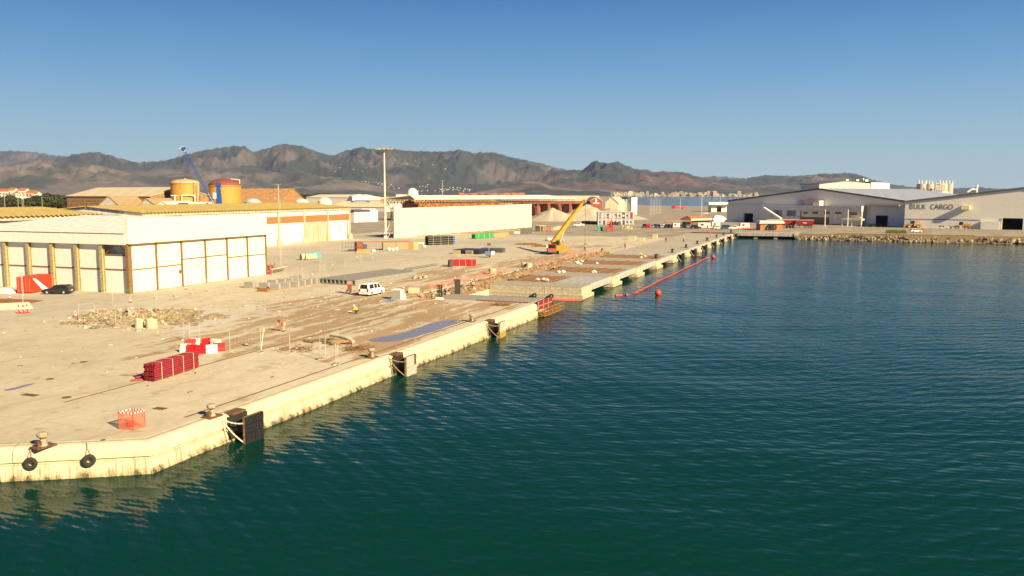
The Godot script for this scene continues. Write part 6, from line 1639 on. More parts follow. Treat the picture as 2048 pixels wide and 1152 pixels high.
func quay_furniture() -> void:
	rng.seed = 95
	var qm := StandardMaterial3D.new()
	qm.albedo_texture = quay_texture(); qm.roughness = 0.85
	var prof := [Vector2(-1.2, 0.0), Vector2(-0.62, 0.0), Vector2(-0.34, -0.05), Vector2(-0.14, -0.17), Vector2(-0.04, -0.34), Vector2(0.0, -0.6), Vector2(0.0, -0.90), Vector2(-0.2, -0.93), Vector2(-0.2, -1.08), Vector2(0.03, -1.10), Vector2(0.03, -1.34), Vector2(0.06, -1.36), Vector2(0.06, -1.8), Vector2(0.16, -1.85), Vector2(0.2, -3.4)]
	var corner := Vector3(-40, 0, -40.2); var left := Vector3(-0.8515, 0, 0.5244)
	var out0 := Vector3(1, 0, 0); var out1 := Vector3(0.5244, 0, 0.8515)
	var mid := (out0 + out1).normalized() / cos(out0.angle_to(out1) / 2)
	var st := []   # stations: position, outward direction, run
	for i in 17: st.append([corner + left * (128.0 - i * 8.0), mid if i == 16 else out1, -128.0 + i * 8.0])
	for i in range(1, 10): st.append([corner + Vector3(0, 0, -8.05 * i), out0, 8.05 * i])
	var w := thing("quay_wall", "old cream concrete quay wall with a rounded lip and rusty waterline", "quay wall", Vector3.ZERO)
	for i in st.size() - 1:
		var mb := MB.new()
		var d: Vector3 = (st[i + 1][0] - st[i][0]).normalized()
		var s0 := 0.0 if (i == 16) else 0.015; var s1 := 0.0 if (i == 15) else 0.015
		var pa: Vector3 = st[i][0] + d * s0; var pb: Vector3 = st[i + 1][0] - d * s1
		for j in prof.size() - 1:
			var p: Vector2 = prof[j]; var q: Vector2 = prof[j + 1]
			var a0: Vector3 = pa + st[i][1] * p.x + Vector3(0, p.y, 0); var a1: Vector3 = pb + st[i + 1][1] * p.x + Vector3(0, p.y, 0)
			var b0: Vector3 = pa + st[i][1] * q.x + Vector3(0, q.y, 0); var b1: Vector3 = pb + st[i + 1][1] * q.x + Vector3(0, q.y, 0)
			mb.quad(b0, b1, a1, a0)
			var u0: float = st[i][2] / 24.0; var u1: float = st[i + 1][2] / 24.0
			var v0 := clampf((0.0 - p.y + (0.0 if j > 1 else 0.02)) / 2.6, 0.0, 0.99); var v1 := clampf(-q.y / 2.6, 0.0, 0.99)
			for uv in [Vector2(u0, v1), Vector2(u1, v0), Vector2(u1, v1), Vector2(u0, v1), Vector2(u0, v0), Vector2(u1, v0)]: mb.uv.append(uv)
		part(w, "wall_segment", mb, qm)
	part(w, "end_face", MB.new().box(Vector3(-56.4, -3.4, -112.7), Vector3(-40.25, -0.45, -112.55)), mat("caisson_concrete", Color(0.52, 0.45, 0.33), 0.9))
	part(w, "joint_filler", MB.new().box(Vector3(-41.1, -3.3, -112.4), Vector3(-40.25, -0.4, -41.5)), mat("joint_grey", Color(0.30, 0.26, 0.20), 0.9))
	# crane rails
	for q in [[-42.25, -45.6, -112.0, "rusty crane rail sunk beside the quay lip"], [-53.7, -45.8, -111.0, "rusty crane rail running through the yard under the red pipes"]]:
		var t := thing("crane_rail", q[3], "rail", Vector3(q[0], 0, q[1]))
		part(t, "slot", MB.new().box(Vector3(-0.11, -0.05, q[2] - q[1]), Vector3(0.11, 0.006, 0)), mat("slot_rust", Color(0.155, 0.085, 0.038), 0.9, "rusty", 0.5))
		part(t, "rail_head", MB.new().box(Vector3(-0.04, 0.006, q[2] - q[1]), Vector3(0.03, 0.03, 0)), mat("rusty_steel", Color(0.23, 0.125, 0.055), 0.9))
	for q in [[87, 893, "leaning cream bollard near the two hanging tyres"], [424, 833, "cream mushroom bollard beside the black fender"], [743, 715, "rusty bollard on a plate beside the white fender"], [943, 643, "rusty capped bollard beside the long puddle"]]:
		bollard(q[2], g(q[0], q[1]), 0, "")
	# tyres hanging on ropes
	for q in [[59, 936, 880, "worn tyre hanging flat against the quay wall beside the leaning bollard"], [176, 930, 872, "worn tyre hanging askew on the quay wall between corner and bollard"]]:
		var p := g(q[0], q[1], -1.15)
		var s := (Vector2(p.x - corner.x, p.z - corner.z)).dot(Vector2(left.x, left.z))
		var base := corner + left * s + out1 * 0.2
		var t := thing("hanging_tyre", q[3], "tyre", base + Vector3(0, -1.35, 0), atan2(out1.x, out1.z) + (0.0 if q[0] < 100 else 0.45))
		tyre_parts(t, 0.41, 0.14, 0.0)
		part(t, "rope", MB.new().path([Vector3(-0.12, 0.82, 0.02), Vector3(0, 1.3, -0.15), Vector3(0.03, 1.38, -0.7)], 0.02, 5).tube(Vector3(0.12, 0.82, 0.02), Vector3(0, 1.3, -0.15), 0.02), mat("rope_tan", Color(0.36, 0.26, 0.14), 0.9))
	# fenders of the old quay
	for q in [[-48.3, 0, "black steel-faced fender with white chains on the old quay"], [-71.9, 1, "white plated fender with a dark corner on the old quay"], [-95.6, 2, "white and yellow narrow fender on the old quay"]]:
		var k: int = q[1]
		var t := thing("fender", q[2], "fender", Vector3(-40, 0, q[0]))
		var face: Material = [mat("fender_grey", Color(0.022, 0.022, 0.024), 0.55, "rusty", 0.6), mat("fender_white", Color(0.60, 0.57, 0.50), 0.7, "rusty", 0.5), mat("fender_white", Color.WHITE)][k]
		var hw := 1.0 if k < 2 else 0.95
		part(t, "back_frame", MB.new().box(Vector3(1.35, -2.12, -hw), Vector3(1.5, -0.05, hw)), mat("rusty_steel", Color.WHITE))
		if k == 0:
			for r in [[-hw + 0.02, hw - 0.02, -0.62, -0.08], [-hw + 0.02, hw - 0.02, -1.24, -0.65], [-hw + 0.02, -0.02, -2.1, -1.27], [0.02, hw - 0.02, -2.1, -1.27]]: part(t, "face_plate", MB.new().box(Vector3(1.5, r[2], r[0]), Vector3(1.6, r[3], r[1])), face)
		elif k == 1:
			for r in [[-hw + 0.5, hw - 0.02, -1.05, -0.08], [-hw + 0.02, hw - 0.02, -2.1, -1.08]]: part(t, "face_plate", MB.new().box(Vector3(1.5, r[2], r[0]), Vector3(1.6, r[3], r[1])), face)
			part(t, "dark_plate", MB.new().box(Vector3(1.5, -1.05, -hw + 0.02), Vector3(1.58, -0.08, -hw + 0.47)), mat("bark", Color(0.10, 0.075, 0.055), 0.95))
		else:
			part(t, "face_plate", MB.new().box(Vector3(1.5, -1.35, -hw + 0.02), Vector3(1.6, -0.08, hw - 0.02)), face)
			part(t, "yellow_plate", MB.new().box(Vector3(1.5, -2.1, -hw + 0.02), Vector3(1.6, -1.38, hw - 0.02)), mat("plate_yellow", Color(0.55, 0.33, 0.06), 0.7, "rusty", 0.5))
		part(t, "rubber_cone", MB.new().tube(Vector3(0.0, -0.95, 0), Vector3(1.36, -0.95, 0), 0.72, 0.5, 18), mat("tyre_rubber", Color(0.022, 0.022, 0.022), 0.9))
		part(t, "wall_plate", MB.new().box(Vector3(0.0, -2.0, -hw), Vector3(0.16, -0.2, hw)), mat("fender_back", Color(0.02, 0.018, 0.016), 0.9))
		part(t, "lip_cover", MB.new().box(Vector3(-0.5, -0.12, -0.7), Vector3(0.3, 0.05, 0.7)), mat("plate_rust", Color(0.2, 0.1, 0.05), 0.9))
		var cm: Material = mat("chain_white", Color(0.62, 0.57, 0.46), 0.8) if k == 0 else mat("chain_rust", Color(0.30, 0.20, 0.12), 0.9)
		links(t, Vector3(-0.1, -0.15, 1.5), Vector3(1.4, -0.5, 0.95), 0.15, 12, cm)
		links(t, Vector3(-0.05, -0.2, 1.5), Vector3(1.4, -1.9, 0.95), 0.18, 18, cm)
		links(t, Vector3(0.05, -0.3, 1.5), Vector3(0.2, -1.9, 1.2), 0.05, 14, cm)
	# orange mesh cage
	var t := thing("mesh_cage", "orange mesh barrier cage on posts with red cable inside", "barrier", g(264, 856), -0.15)
	var net := mat("orange_net", Color(0.62, 0.16, 0.08), 0.8)
	net.albedo_color.a = 0.26; net.transparency = BaseMaterial3D.TRANSPARENCY_ALPHA
	var cs := [Vector3(-0.5, 0, 0.6), Vector3(0.62, 0, 0.35), Vector3(0.55, 0, -0.6), Vector3(-0.55, 0, -0.5)]
	for i in 4:
		var a: Vector3 = cs[i]; var b: Vector3 = cs[(i + 1) % 4]
		part(t, "post", MB.new().tube(a, a + Vector3(0, 1.25, 0), 0.025, 0.025, 6), mat("signal_red", Color(0.55, 0.04, 0.03), 0.6))
		part(t, "net_side", MB.new().quad_of(a + Vector3(0, 0.02, 0), b + Vector3(0, 0.02, 0), b + Vector3(0, 1.15, 0), a + Vector3(0, 1.15, 0)), net)
		var tp := MB.new()
		for k in 8:
			if k % 2 == 0: tp.bar(a.lerp(b, k / 8.0) + Vector3(0, 1.14, 0), a.lerp(b, (k + 1) / 8.0) + Vector3(0, 1.14, 0), 0.03, 0.10)
		part(t, "red_tape", tp, M.signal_red)
		var tw := MB.new()
		for k in 8:
			if k % 2 == 1: tw.bar(a.lerp(b, k / 8.0) + Vector3(0, 1.14, 0), a.lerp(b, (k + 1) / 8.0) + Vector3(0, 1.14, 0), 0.03, 0.10)
		part(t, "white_tape", tw, mat("bright_white", Color(0.8, 0.78, 0.74), 0.8))
		var grid := MB.new()
		for k in 9: grid.bar(a.lerp(b, k / 9.0) + Vector3(0, 0.02, 0), a.lerp(b, k / 9.0) + Vector3(0, 1.12, 0), 0.012, 0.012)
		for k in 7: grid.bar(a + Vector3(0, 0.16 * k + 0.05, 0), b + Vector3(0, 0.16 * k + 0.05, 0), 0.012, 0.012)
		part(t, "net_cords", grid, mat("net_cord", Color(0.55, 0.13, 0.06), 0.8))
	var cb := MB.new()
	for k in 30:
		var an := k * 0.9; var an2 := (k + 1) * 0.9
		cb.tube(Vector3(cos(an) * 0.3, 0.05 + k * 0.007, sin(an) * 0.3), Vector3(cos(an2) * 0.3, 0.06 + k * 0.007, sin(an2) * 0.3), 0.03, 0.03, 5)
	solo("cable_coil", cb, mat("cable_red", Color(0.50, 0.03, 0.03), 0.6), "coil of red cable lying inside the orange mesh cage", "cable", "", g(262, 852))
	# manholes and plates in the deck
	for q in [[320, 817, 1.0, 0.6, "rusty rectangular cover plate in the deck near the mesh cage", 1], [60, 790, 1.5, 0.6, "faded rectangular cover plate by the left puddle", 1], [133, 795, 0.36, 0.6, "small round manhole cover near the rail end", 0], [100, 758, 0.34, 0.6, "small round manhole cover far from the rail", 0], [206, 880, 0.16, 0.35, "small rusty mooring ring on the quay lip", 0], [167, 724, 0.34, 0.5, "dark drain cover in the middle of the yard", 0]]:
		var p := g(q[0], q[1])
		var mb := MB.new()
		if q[5] == 1: mb.box(Vector3(-q[2] / 2, -0.02, -q[3] / 2), Vector3(q[2] / 2, 0.012, q[3] / 2))
		else: mb.lathe(Vector3.ZERO, [Vector2(q[2], -0.02), Vector2(q[2], 0.012), Vector2(0.01, 0.014)], 20)
		solo("cover_plate", mb, mat("plate_rust", Color(0.2, 0.1, 0.05), 0.9), q[4], "cover plate", "", p)

# ------------------------------------------------------------------ things on the yard
func pipe_bundle(called: String, label: String, a: Vector3, b: Vector3, rows: int, across: int, r: float, m: Material, strap: Material, straps: int) -> Node3D:
	# a strapped stack of plastic pipes; a and b: ends of the long side towards the quay
	var t := thing(called, label, "pipe bundle", a, turn_to(a, b))
	var L := a.distance_to(b)
	var pm := MB.new().pipe(Vector3(0, 0, 0), Vector3(L, 0, 0), r, r * 0.86, 10).mesh()
	for i in rows:
		for j in across:
			var o := part_of(t, "pipe", pm, m)
			o.position = Vector3(rng.randf_range(-0.12, 0.12), r + 0.08 + i * r * 1.9, -r - j * r * 2.02 - (r if i % 2 else 0.0) * 0.4)
	var h := 0.08 + rows * r * 1.9 + 0.03; var w := across * r * 2.02 + r * 0.4
	for k in straps:
		var x := L * (k + 0.6) / (straps + 0.2)
		part(t, "strap", MB.new().box(Vector3(x, 0, 0.01), Vector3(x + 0.07, h, 0.035)).box(Vector3(x, h, 0.035), Vector3(x + 0.07, h + 0.02, -w)).box(Vector3(x, 0, -w - 0.02), Vector3(x + 0.07, h, -w)), strap)
		part(t, "skid_timber", MB.new().box(Vector3(x - 0.08, 0, 0.1), Vector3(x + 0.12, 0.08, -w - 0.1)), mat("timber", Color(0.38, 0.26, 0.14), 0.9, "mottle", 0.8))
	return t

func cone(label: String, p: Vector3, big: bool) -> void:
	var t := thing("traffic_cone", label, "traffic cone", p)
	var h := 0.75 if big else 0.5
	var red := mat("cone_red", Color(0.55, 0.07, 0.03), 0.6)
	part(t, "foot", MB.new().cbox(Vector3(0, 0.025, 0), Vector3(0.45, 0.05, 0.45)), red)
	for k in 4:
		part(t, "band", MB.new().lathe(Vector3.ZERO, [Vector2(0.19 * (1 - k * 0.22), 0.05 + h * k / 4.0), Vector2(0.19 * (1 - (k + 1) * 0.22), 0.05 + h * (k + 1) / 4.0)], 12), red if k % 2 == 0 else mat("bright_white", Color(0.8, 0.78, 0.74), 0.8))

func fence_panel(a: Vector3, b: Vector3, label: String, group: String) -> void:
	var t := thing("fence_panel", label, "fence", a, turn_to(a, b), group)
	var L := a.distance_to(b); var h := 2.0
	var m := mat("galvanised", Color(0.42, 0.41, 0.38), 0.5)
	for x in [0.0, L]:
		part(t, "post", MB.new().tube(Vector3(x, 0, 0), Vector3(x, h, 0), 0.028, 0.028, 6), m)
		part(t, "foot", MB.new().cbox(Vector3(x, 0.06, 0), Vector3(0.3, 0.12, 0.7)), mat("plain_concrete", Color(0.42, 0.38, 0.31), 0.9))
	var w := MB.new()
	for y in [0.25, 1.1, 1.95]: w.bar(Vector3(0, y, 0), Vector3(L, y, 0), 0.014, 0.014)
	var n := int(L / 0.35)
	for k in n: w.bar(Vector3(L * (k + 0.5) / n, 0.25, 0), Vector3(L * (k + 0.5) / n, 1.95, 0), 0.005, 0.005)
	part(t, "mesh_wires", w, m)

func patch(called: String, pts: Array, m: Material, jit: float) -> void:
	var poly := []
	for i in range(0, pts.size(), 2):
		var p := g(pts[i], pts[i + 1])
		poly.append(Vector2(p.x, p.z))
	var fine := []   # soften the outline
	for i in poly.size():
		var a: Vector2 = poly[i]; var b: Vector2 = poly[(i + 1) % poly.size()]; var z: Vector2 = poly[i - 1]; var c: Vector2 = poly[(i + 2) % poly.size()]
		for k in 6: fine.append(a.cubic_interpolate(b, z, c, k / 6.0) + Vector2(rng.randf_range(-jit, jit), rng.randf_range(-jit, jit)))
	structure(called, MB.new().sheet(fine, 0.005), m)

func yard() -> void:
	rng.seed = 111
	var red_pipe := mat("pipe_red", Color(0.26, 0.022, 0.036), 0.5, "soft", 0.4); var strapm := mat("strap_pale", Color(0.52, 0.36, 0.24), 0.8)
	# puddles
	var pm := mat("puddle_water", Color(0.21, 0.155, 0.115), 0.12)
	patch("puddle", [735, 681, 762, 674, 800, 667, 838, 655, 868, 645, 908, 640, 920, 644, 893, 654, 850, 668, 805, 680, 765, 684], pm, 0.08)
	patch("puddle", [757, 604, 772, 598, 786, 595, 796, 596, 792, 601, 776, 606], pm, 0.0)
	patch("puddle", [8, 780, 30, 775, 58, 768, 70, 767, 45, 775, 20, 781], pm, 0.0)
	# red pipes near the quay
	var a := g(310, 764); var b := g(399, 736)
	pipe_bundle("pipe_bundle", "large bundle of dark red plastic pipes strapped beside the rail", a, b, 7, 5, 0.105, red_pipe, strapm, 4)
	var lp := MB.new().pipe(Vector3.ZERO, Vector3(1.7, 0, 0), 0.09, 0.075, 10).mesh()
	for i in 5:
		var o := MeshInstance3D.new()
		o.name = numbered("loose_pipe"); o.mesh = lp; o.material_override = red_pipe
		add_child(o); o.position = g(262 + i * 3, 763 - i * 0.6) + Vector3(0, 0.09 + (0.16 if i > 2 else 0.0), 0); o.rotation.y = 0.9 + 0.08 * i
		metas(o, "loose dark red pipe end lying at the foot of the large bundle", "pipe", "loose red pipe ends")
	solo("timber_lath", MB.new().bar(g(240, 751) + Vector3(0, 0.05, 0), g(275, 752) + Vector3(0, 0.2, 0), 0.08, 0.06), mat("timber", Color(0.38, 0.26, 0.14), 0.9), "thin timber lath lying behind the large pipe bundle", "timber")
	# red and white plastic barriers in a loose ring
	var wr := mat("barrier_red", Color(0.50, 0.012, 0.018), 0.5); var ww := mat("barrier_white", Color(0.74, 0.70, 0.62), 0.5)
	for q in [[372, 704, 0.1, 0], [385, 705.5, -0.1, 1], [401, 706.5, -0.05, 1], [424, 706, 0.3, 0], [440, 702, 0.4, 1], [380, 694, 0.6, 1], [391, 692, -0.4, 0], [412, 692, 1.2, 1], [428, 696, -0.6, 0], [433, 694, -0.3, 0]]:
		var t := thing("plastic_barrier", ("red" if q[3] == 1 else "white") + " water-filled plastic barrier in the loose ring behind the red pipes", "barrier", g(q[0], q[1]), q[2] + 0.3, ("red" if q[3] == 1 else "white") + " plastic barriers")
		var m: Material = wr if q[3] == 1 else ww
		part(t, "body", MB.new().prism([Vector2(-0.24, 0), Vector2(0.24, 0), Vector2(0.24, 0.18), Vector2(0.10, 0.42), Vector2(0.08, 0.82), Vector2(-0.08, 0.82), Vector2(-0.10, 0.42), Vector2(-0.24, 0.18)], -0.52, 0.52), m)
		(t.get_child(0) as Node3D).rotation.y = PI / 2
		part(t, "filler_cap", MB.new().tube(Vector3(0, 0.82, 0), Vector3(0, 0.86, 0), 0.06), m)
		for s in [-0.3, 0.0, 0.3]: part(t, "rib", MB.new().box(Vector3(s - 0.03, 0.2, 0.1), Vector3(s + 0.03, 0.78, 0.15)), m)
	# rubble heap with two concrete rings
	var rub := thing("rubble_heap", "sprawling heap of broken concrete and earth before the hangar", "rubble", g(285, 637))
	var nz := noise(120, 0.22, 4); var nz2 := noise(121, 1.1, 3)
	var mb := MB.new()
	var GX := 54; var GZ := 40
	var f := func(i: int, j: int) -> Vector3:
		var x := (i / float(GX) - 0.5) * 21.0; var z := (j / float(GZ) - 0.5) * 17.0
		var e := 1.0 - pow(x / 10.5, 2) - pow(z / 8.5, 2)
		e += nz.get_noise_2d(x * 0.8, z * 0.8 + 50.0) * 0.9 - 0.22
		var y := maxf(e, 0.0) * 0.62 + maxf(e, 0.0) * (nz.get_noise_2d(x, z) * 0.9 + nz2.get_noise_2d(x, z) * 0.6) + minf(e, 0.0) * 0.5 - 0.02
		return Vector3(x, clampf(y, -0.2, 2.2), z)
	for i in GX:
		for j in GZ: mb.quad(f.call(i, j), f.call(i, j + 1), f.call(i + 1, j + 1), f.call(i + 1, j))
	part(rub, "earth_mound", mb, mat("heap_earth", Color(0.44, 0.34, 0.21), 0.95, "rusty", 0.25))
	var rocks := []
	for i in 5: rocks.append(boulder(500 + i))
	var rms := [mat("rubble_tan", Color(0.45, 0.36, 0.24), 0.95), mat("rubble_grey", Color(0.44, 0.41, 0.36), 0.95), mat("rubble_dark", Color(0.20, 0.16, 0.12), 0.95)]
	for i in 280:
		var x := rng.randfn() * 4.6; var z := rng.randfn() * 3.7
		if absf(x) > 11 or absf(z) > 9: continue
		var p: Vector3 = f.call(int(clampf((x / 21.0 + 0.5) * GX, 0, GX)), int(clampf((z / 17.0 + 0.5) * GZ, 0, GZ)))
		var o := part_of(rub, "broken_stone", rocks[rng.randi() % 5], rms[[0, 0, 1, 1, 2][rng.randi() % 5]])
		o.position = Vector3(x, maxf(p.y, 0.0) + 0.05, z)
		var s := (0.07 + 0.3 * pow(rng.randf(), 2.2)); o.scale = Vector3(s, s * rng.randf_range(0.3, 0.8), s); o.rotation = Vector3(rng.randf() * 6, rng.randf() * 6, rng.randf() * 6)
	for q in [[279, 655, 0.50, "narrower concrete ring standing before the rubble heap"], [303.5, 656, 0.64, "wider concrete ring standing before the rubble heap"]]:
		var t := thing("concrete_ring", q[3], "concrete ring", g(q[0], q[1]))
		part(t, "ring_wall", MB.new().pipe(Vector3(0, 0, 0), Vector3(0, 1.05, 0), q[2], q[2] - 0.1, 24), mat("ring_concrete", Color(0.56, 0.48, 0.33), 0.9, "stain", 0.4))
		part(t, "fill", MB.new().tube(Vector3(0, 0.0, 0), Vector3(0, 0.85, 0), q[2] - 0.1, q[2] - 0.1, 24), mat("heap_earth", Color.WHITE))
	for q in [[151, 634, true, "striped cone at the left toe of the rubble heap"], [170, 648, false, "plain low cone before the rubble heap"], [261, 605, true, "striped cone behind the rubble heap"], [20, 598, true, "striped cone on the brown mat"], [372, 579, true, "striped cone by the hangar doors"], [526, 566, true, "striped cone behind the stacked kerb blocks"], [714, 517, false, "lone cone out on the open yard"], [625, 552, false, "cone between hangar and hollow beams"]]:
		cone(q[3], g(q[0], q[1]), q[2])
	# container, car, lorry bed, posts at the far left
	var ct := thing("shipping_container", "red steel shipping container with a white slanted stripe beside the hangar", "container", g(34, 587), 0.35)
	var cr := mat("container_red", Color(0.50, 0.045, 0.018), 0.55, "soft", 0.3)
	part(ct, "shell", MB.new().box(Vector3(0, 0.12, -6.0), Vector3(2.44, 2.55, -0.05)), cr)
	var ribs := MB.new()
	for k in 22: ribs.box(Vector3(2.44, 0.2, -0.25 - k * 0.265), Vector3(2.48, 2.45, -0.38 - k * 0.265))
	part(ct, "side_ribs", ribs, cr)
	for k in 2: part(ct, "door", MB.new().box(Vector3(0.06 + k * 1.18, 0.2, -0.05), Vector3(1.2 + k * 1.18, 2.48, 0.0)), cr)
	var br := MB.new()
	for k in 4: br.tube(Vector3(0.35 + k * 0.58, 0.2, 0.04), Vector3(0.35 + k * 0.58, 2.5, 0.04), 0.025, 0.025, 6)
	part(ct, "lock_bars", br, mat("container_bar", Color(0.55, 0.20, 0.15), 0.6))
	part(ct, "white_stripe", MB.new().hexa([Vector3(2.485, 0.35, -2.6), Vector3(2.50, 0.35, -2.6), Vector3(2.50, 0.35, -4.2), Vector3(2.485, 0.35, -4.2), Vector3(2.485, 2.3, -0.2), Vector3(2.50, 2.3, -0.2), Vector3(2.50, 2.3, -0.9), Vector3(2.485, 2.3, -0.9)]), mat("bright_white", Color(0.8, 0.78, 0.74), 0.8))
	for k in 4: part(ct, "corner_casting", MB.new().cbox(Vector3(0.08 + 2.28 * (k % 2), 0.06, -0.12 - 5.8 * int(k / 2)), Vector3(0.16, 0.12, 0.18)), cr)
	car("parked_car", "black hatchback parked beside the red container", g(117, 587.5), 3.49, mat("paint_dark", Color(0.02, 0.022, 0.028), 0.25), "sedan")
	var lb := thing("concrete_kerbs", "long pale concrete barrier lying at the left with red posts", "barrier", g(-40, 622), turn_to(g(-40, 622), g(66, 617)))
	var LL := g(-40, 622).distance_to(g(66, 617))
	part(lb, "block", MB.new().prism([Vector2(0, 0), Vector2(LL, 0), Vector2(LL - 0.4, 0.75), Vector2(0, 0.75)], -0.9, 0), mat("block_pale", Color(0.52, 0.46, 0.36), 0.9))
	part(lb, "top_rail", MB.new().box(Vector3(0, 0.75, -0.85), Vector3(LL - 0.5, 0.85, -0.1)), mat("ring_concrete", Color.WHITE))
	for q in [[38, 627], [47, 627], [55, 626]]:
		var t := thing("barrier_post", "short red and white striped post before the pale barrier", "post", g(q[0], q[1]), 0, "striped posts")
		for k in 4: part(t, "band", MB.new().tube(Vector3(0, k * 0.28, 0), Vector3(0, (k + 1) * 0.28, 0), 0.08, 0.08, 8), mat("signal_red", Color(0.55, 0.04, 0.03), 0.6) if k != 2 else M.bright_white)
		part(t, "foot", MB.new().cbox(Vector3(0, 0.04, 0), Vector3(0.5, 0.08, 0.4)), M.signal_red)
	var sp := thing("signal_pole", "thin pale pole with red rungs beside the red container", "pole", g(47.5, 617))
	part(sp, "pole", MB.new().tube(Vector3(-0.05, 0, 0), Vector3(-0.15, 5.4, 0), 0.03, 0.03, 6).tube(Vector3(0.15, 1.8, 0), Vector3(0.05, 5.4, 0), 0.03, 0.03, 6), mat("pole_pink", Color(0.62, 0.50, 0.44), 0.6))
	var rg := MB.new()
	for k in 9: rg.box(Vector3(-0.35, 2.0 + k * 0.35, -0.02), Vector3(0.3, 2.05 + k * 0.35, 0.02))
	part(sp, "rungs", rg, M.signal_red)
	solo("brown_mat", MB.new().prism([Vector2(-7, 0), Vector2(5.5, 0), Vector2(3.5, 0.12), Vector2(-7, 0.2)], -2.5, 2.0), mat("mat_brown", Color(0.30, 0.12, 0.05), 0.95, "mottle", 0.4), "flat heap of brown material with a cone on it", "heap", "", g(-2, 604), 0.2)
	solo("rubbish_bags", MB.new().taper(Vector3(0, 0, 0), Vector3(3.2, 0.8, 1.5), 0.5, 0.5), mat("sack_white", Color(0.66, 0.63, 0.58), 0.9), "pale sheeting heaped against the hangar beside the container", "sheeting", "", g(10, 586))
	# kerb blocks on pallets
	var gb := mat("block_grey", Color(0.30, 0.29, 0.275), 0.9, "mottle", 0.8)
	for q in [[500, 575.5], [530, 577.5], [546, 571.5], [563, 569], [577, 567], [588, 563], [597, 561], [551, 580], [571, 577], [589, 574.5], [602, 572], [615, 570], [626, 568], [634, 566.5]]:
		var t := thing("block_pallet", "strapped pallet of grey kerb blocks before the hollow beams", "pallet", g(q[0], q[1]), rng.randf_range(-0.1, 0.15) + 0.25, "pallets of kerb blocks")
		part(t, "pallet_base", MB.new().box(Vector3(-0.75, 0, -0.6), Vector3(0.75, 0.12, 0.6)), mat("timber", Color(0.38, 0.26, 0.14), 0.9))
		for i in 4:
			for j in 3: part(t, "block", MB.new().box(Vector3(-0.74 + i * 0.37, 0.13 + j * 0.3, -0.58), Vector3(-0.39 + i * 0.37, 0.41 + j * 0.3, 0.58)), gb)
		part(t, "wrap", MB.new().box(Vector3(-0.76, 0.12, -0.1), Vector3(0.76, 1.04, 0.05)), mat("wrap_pale", Color(0.46, 0.45, 0.43), 0.6))
	# hollow box beams
	var bm := mat("beam_concrete", Color(0.27, 0.26, 0.245), 0.85, "mottle", 0.4)
	a = g(637, 567); b = g(711, 571.5)
	var ang := turn_to(a, b); var wid := a.distance_to(b) / 9.0
	for k in 9:
		var p := a.lerp(b, (k + 0.5) / 9.0)
		var t := thing("hollow_beam", "long grey hollow concrete beam in the row on the yard", "beam", p, ang, "row of hollow concrete beams")
		var L := 21.0 - 0.3 * k; var w := wid * 0.47
		var h := 0.95
		part(t, "top_flange", MB.new().box(Vector3(-w, h - 0.16, -L), Vector3(w, h, 0)), bm)
		part(t, "bottom_flange", MB.new().box(Vector3(-w, 0.02, -L), Vector3(w, 0.2, 0)), bm)
		for s in [-1, 1]: part(t, "web", MB.new().box(Vector3(s * w, 0.2, -L), Vector3(s * (w - 0.13), h - 0.16, 0)), bm)
		part(t, "end_plate", MB.new().box(Vector3(-w + 0.14, 0.2, -L + 0.1), Vector3(w - 0.14, h - 0.16, -L + 0.3)), bm)
	# second group of beams and red pipes behind
	pipe_bundle("pipe_bundle", "low bundle of red pipes between the hollow beams and the long girder", g(786, 553), g(818, 549.5), 4, 8, 0.1, red_pipe, mat("strap_dark", Color(0.10, 0.05, 0.05), 0.8), 2)
	a = g(812, 553); b = g(891, 538.5)
	for k in 2:
		var t := thing("concrete_girder", "long pale concrete girder lying beyond the hollow beams" if k == 0 else "shorter pale concrete girder end beside the red pipes", "girder", a if k == 0 else g(812, 551.5), turn_to(a, b))
		var L := a.distance_to(b) if k == 0 else 3.5
		var zz := -1.6 if k == 0 else 0.0
		part(t, "bottom_flange", MB.new().box(Vector3(0.2 + (3.8 if k == 0 else 0.0), 0.02, zz - 1.0), Vector3(L, 0.2, zz)), bm)
		part(t, "web", MB.new().box(Vector3(0.2 + (3.8 if k == 0 else 0.0), 0.2, zz - 0.75), Vector3(L, 0.95, zz - 0.25)), bm)
		part(t, "top_flange", MB.new().box(Vector3(0.2 + (3.8 if k == 0 else 0.0), 0.95, zz - 1.0), Vector3(L, 1.1, zz)), bm)
	pipe_bundle("pipe_bundle", "bundle of bright red pipes with pale straps beyond the girder", g(898, 532), g(951, 532), 6, 6, 0.11, mat("pipe_scarlet", Color(0.38, 0.02, 0.03), 0.5), strapm, 4)
	solo("steel_drum", MB.new().pipe(Vector3.ZERO, Vector3(0, 1.5, 0), 0.55, 0.48, 20), mat("drum_brown", Color(0.07, 0.05, 0.04), 0.7), "dark brown upright steel pipe before the bright red pipes", "pipe", "", g(901, 534))
	# rubble pieces, white bags near the girder
	for i in 14:
		var o := MeshInstance3D.new()
		o.name = numbered("concrete_lump"); o.mesh = rocks[rng.randi() % 5]; o.material_override = rms[rng.randi() % 2]
		add_child(o); o.position = g(826 + rng.randf_range(-4, 28), 556 + rng.randf_range(-2, 3)) + Vector3(0, 0.12, 0); o.scale = Vector3.ONE * rng.randf_range(0.2, 0.5); o.rotation = Vector3(rng.randf() * 6, rng.randf() * 6, 0)
		metas(o, "pale concrete lump in the scatter before the long girder", "lump", "concrete lumps before the girder")
	# vans, machines
	car("delivery_van", "small white van standing on the muddy yard", g(744, 589.5), 1.5, mat("paint_white", Color(0.74, 0.73, 0.70), 0.3), "van")
	var t := thing("trench_rammer", "red upright site compressor on one wheel beside the white van", "machine", g(699, 587.5), 0.3)
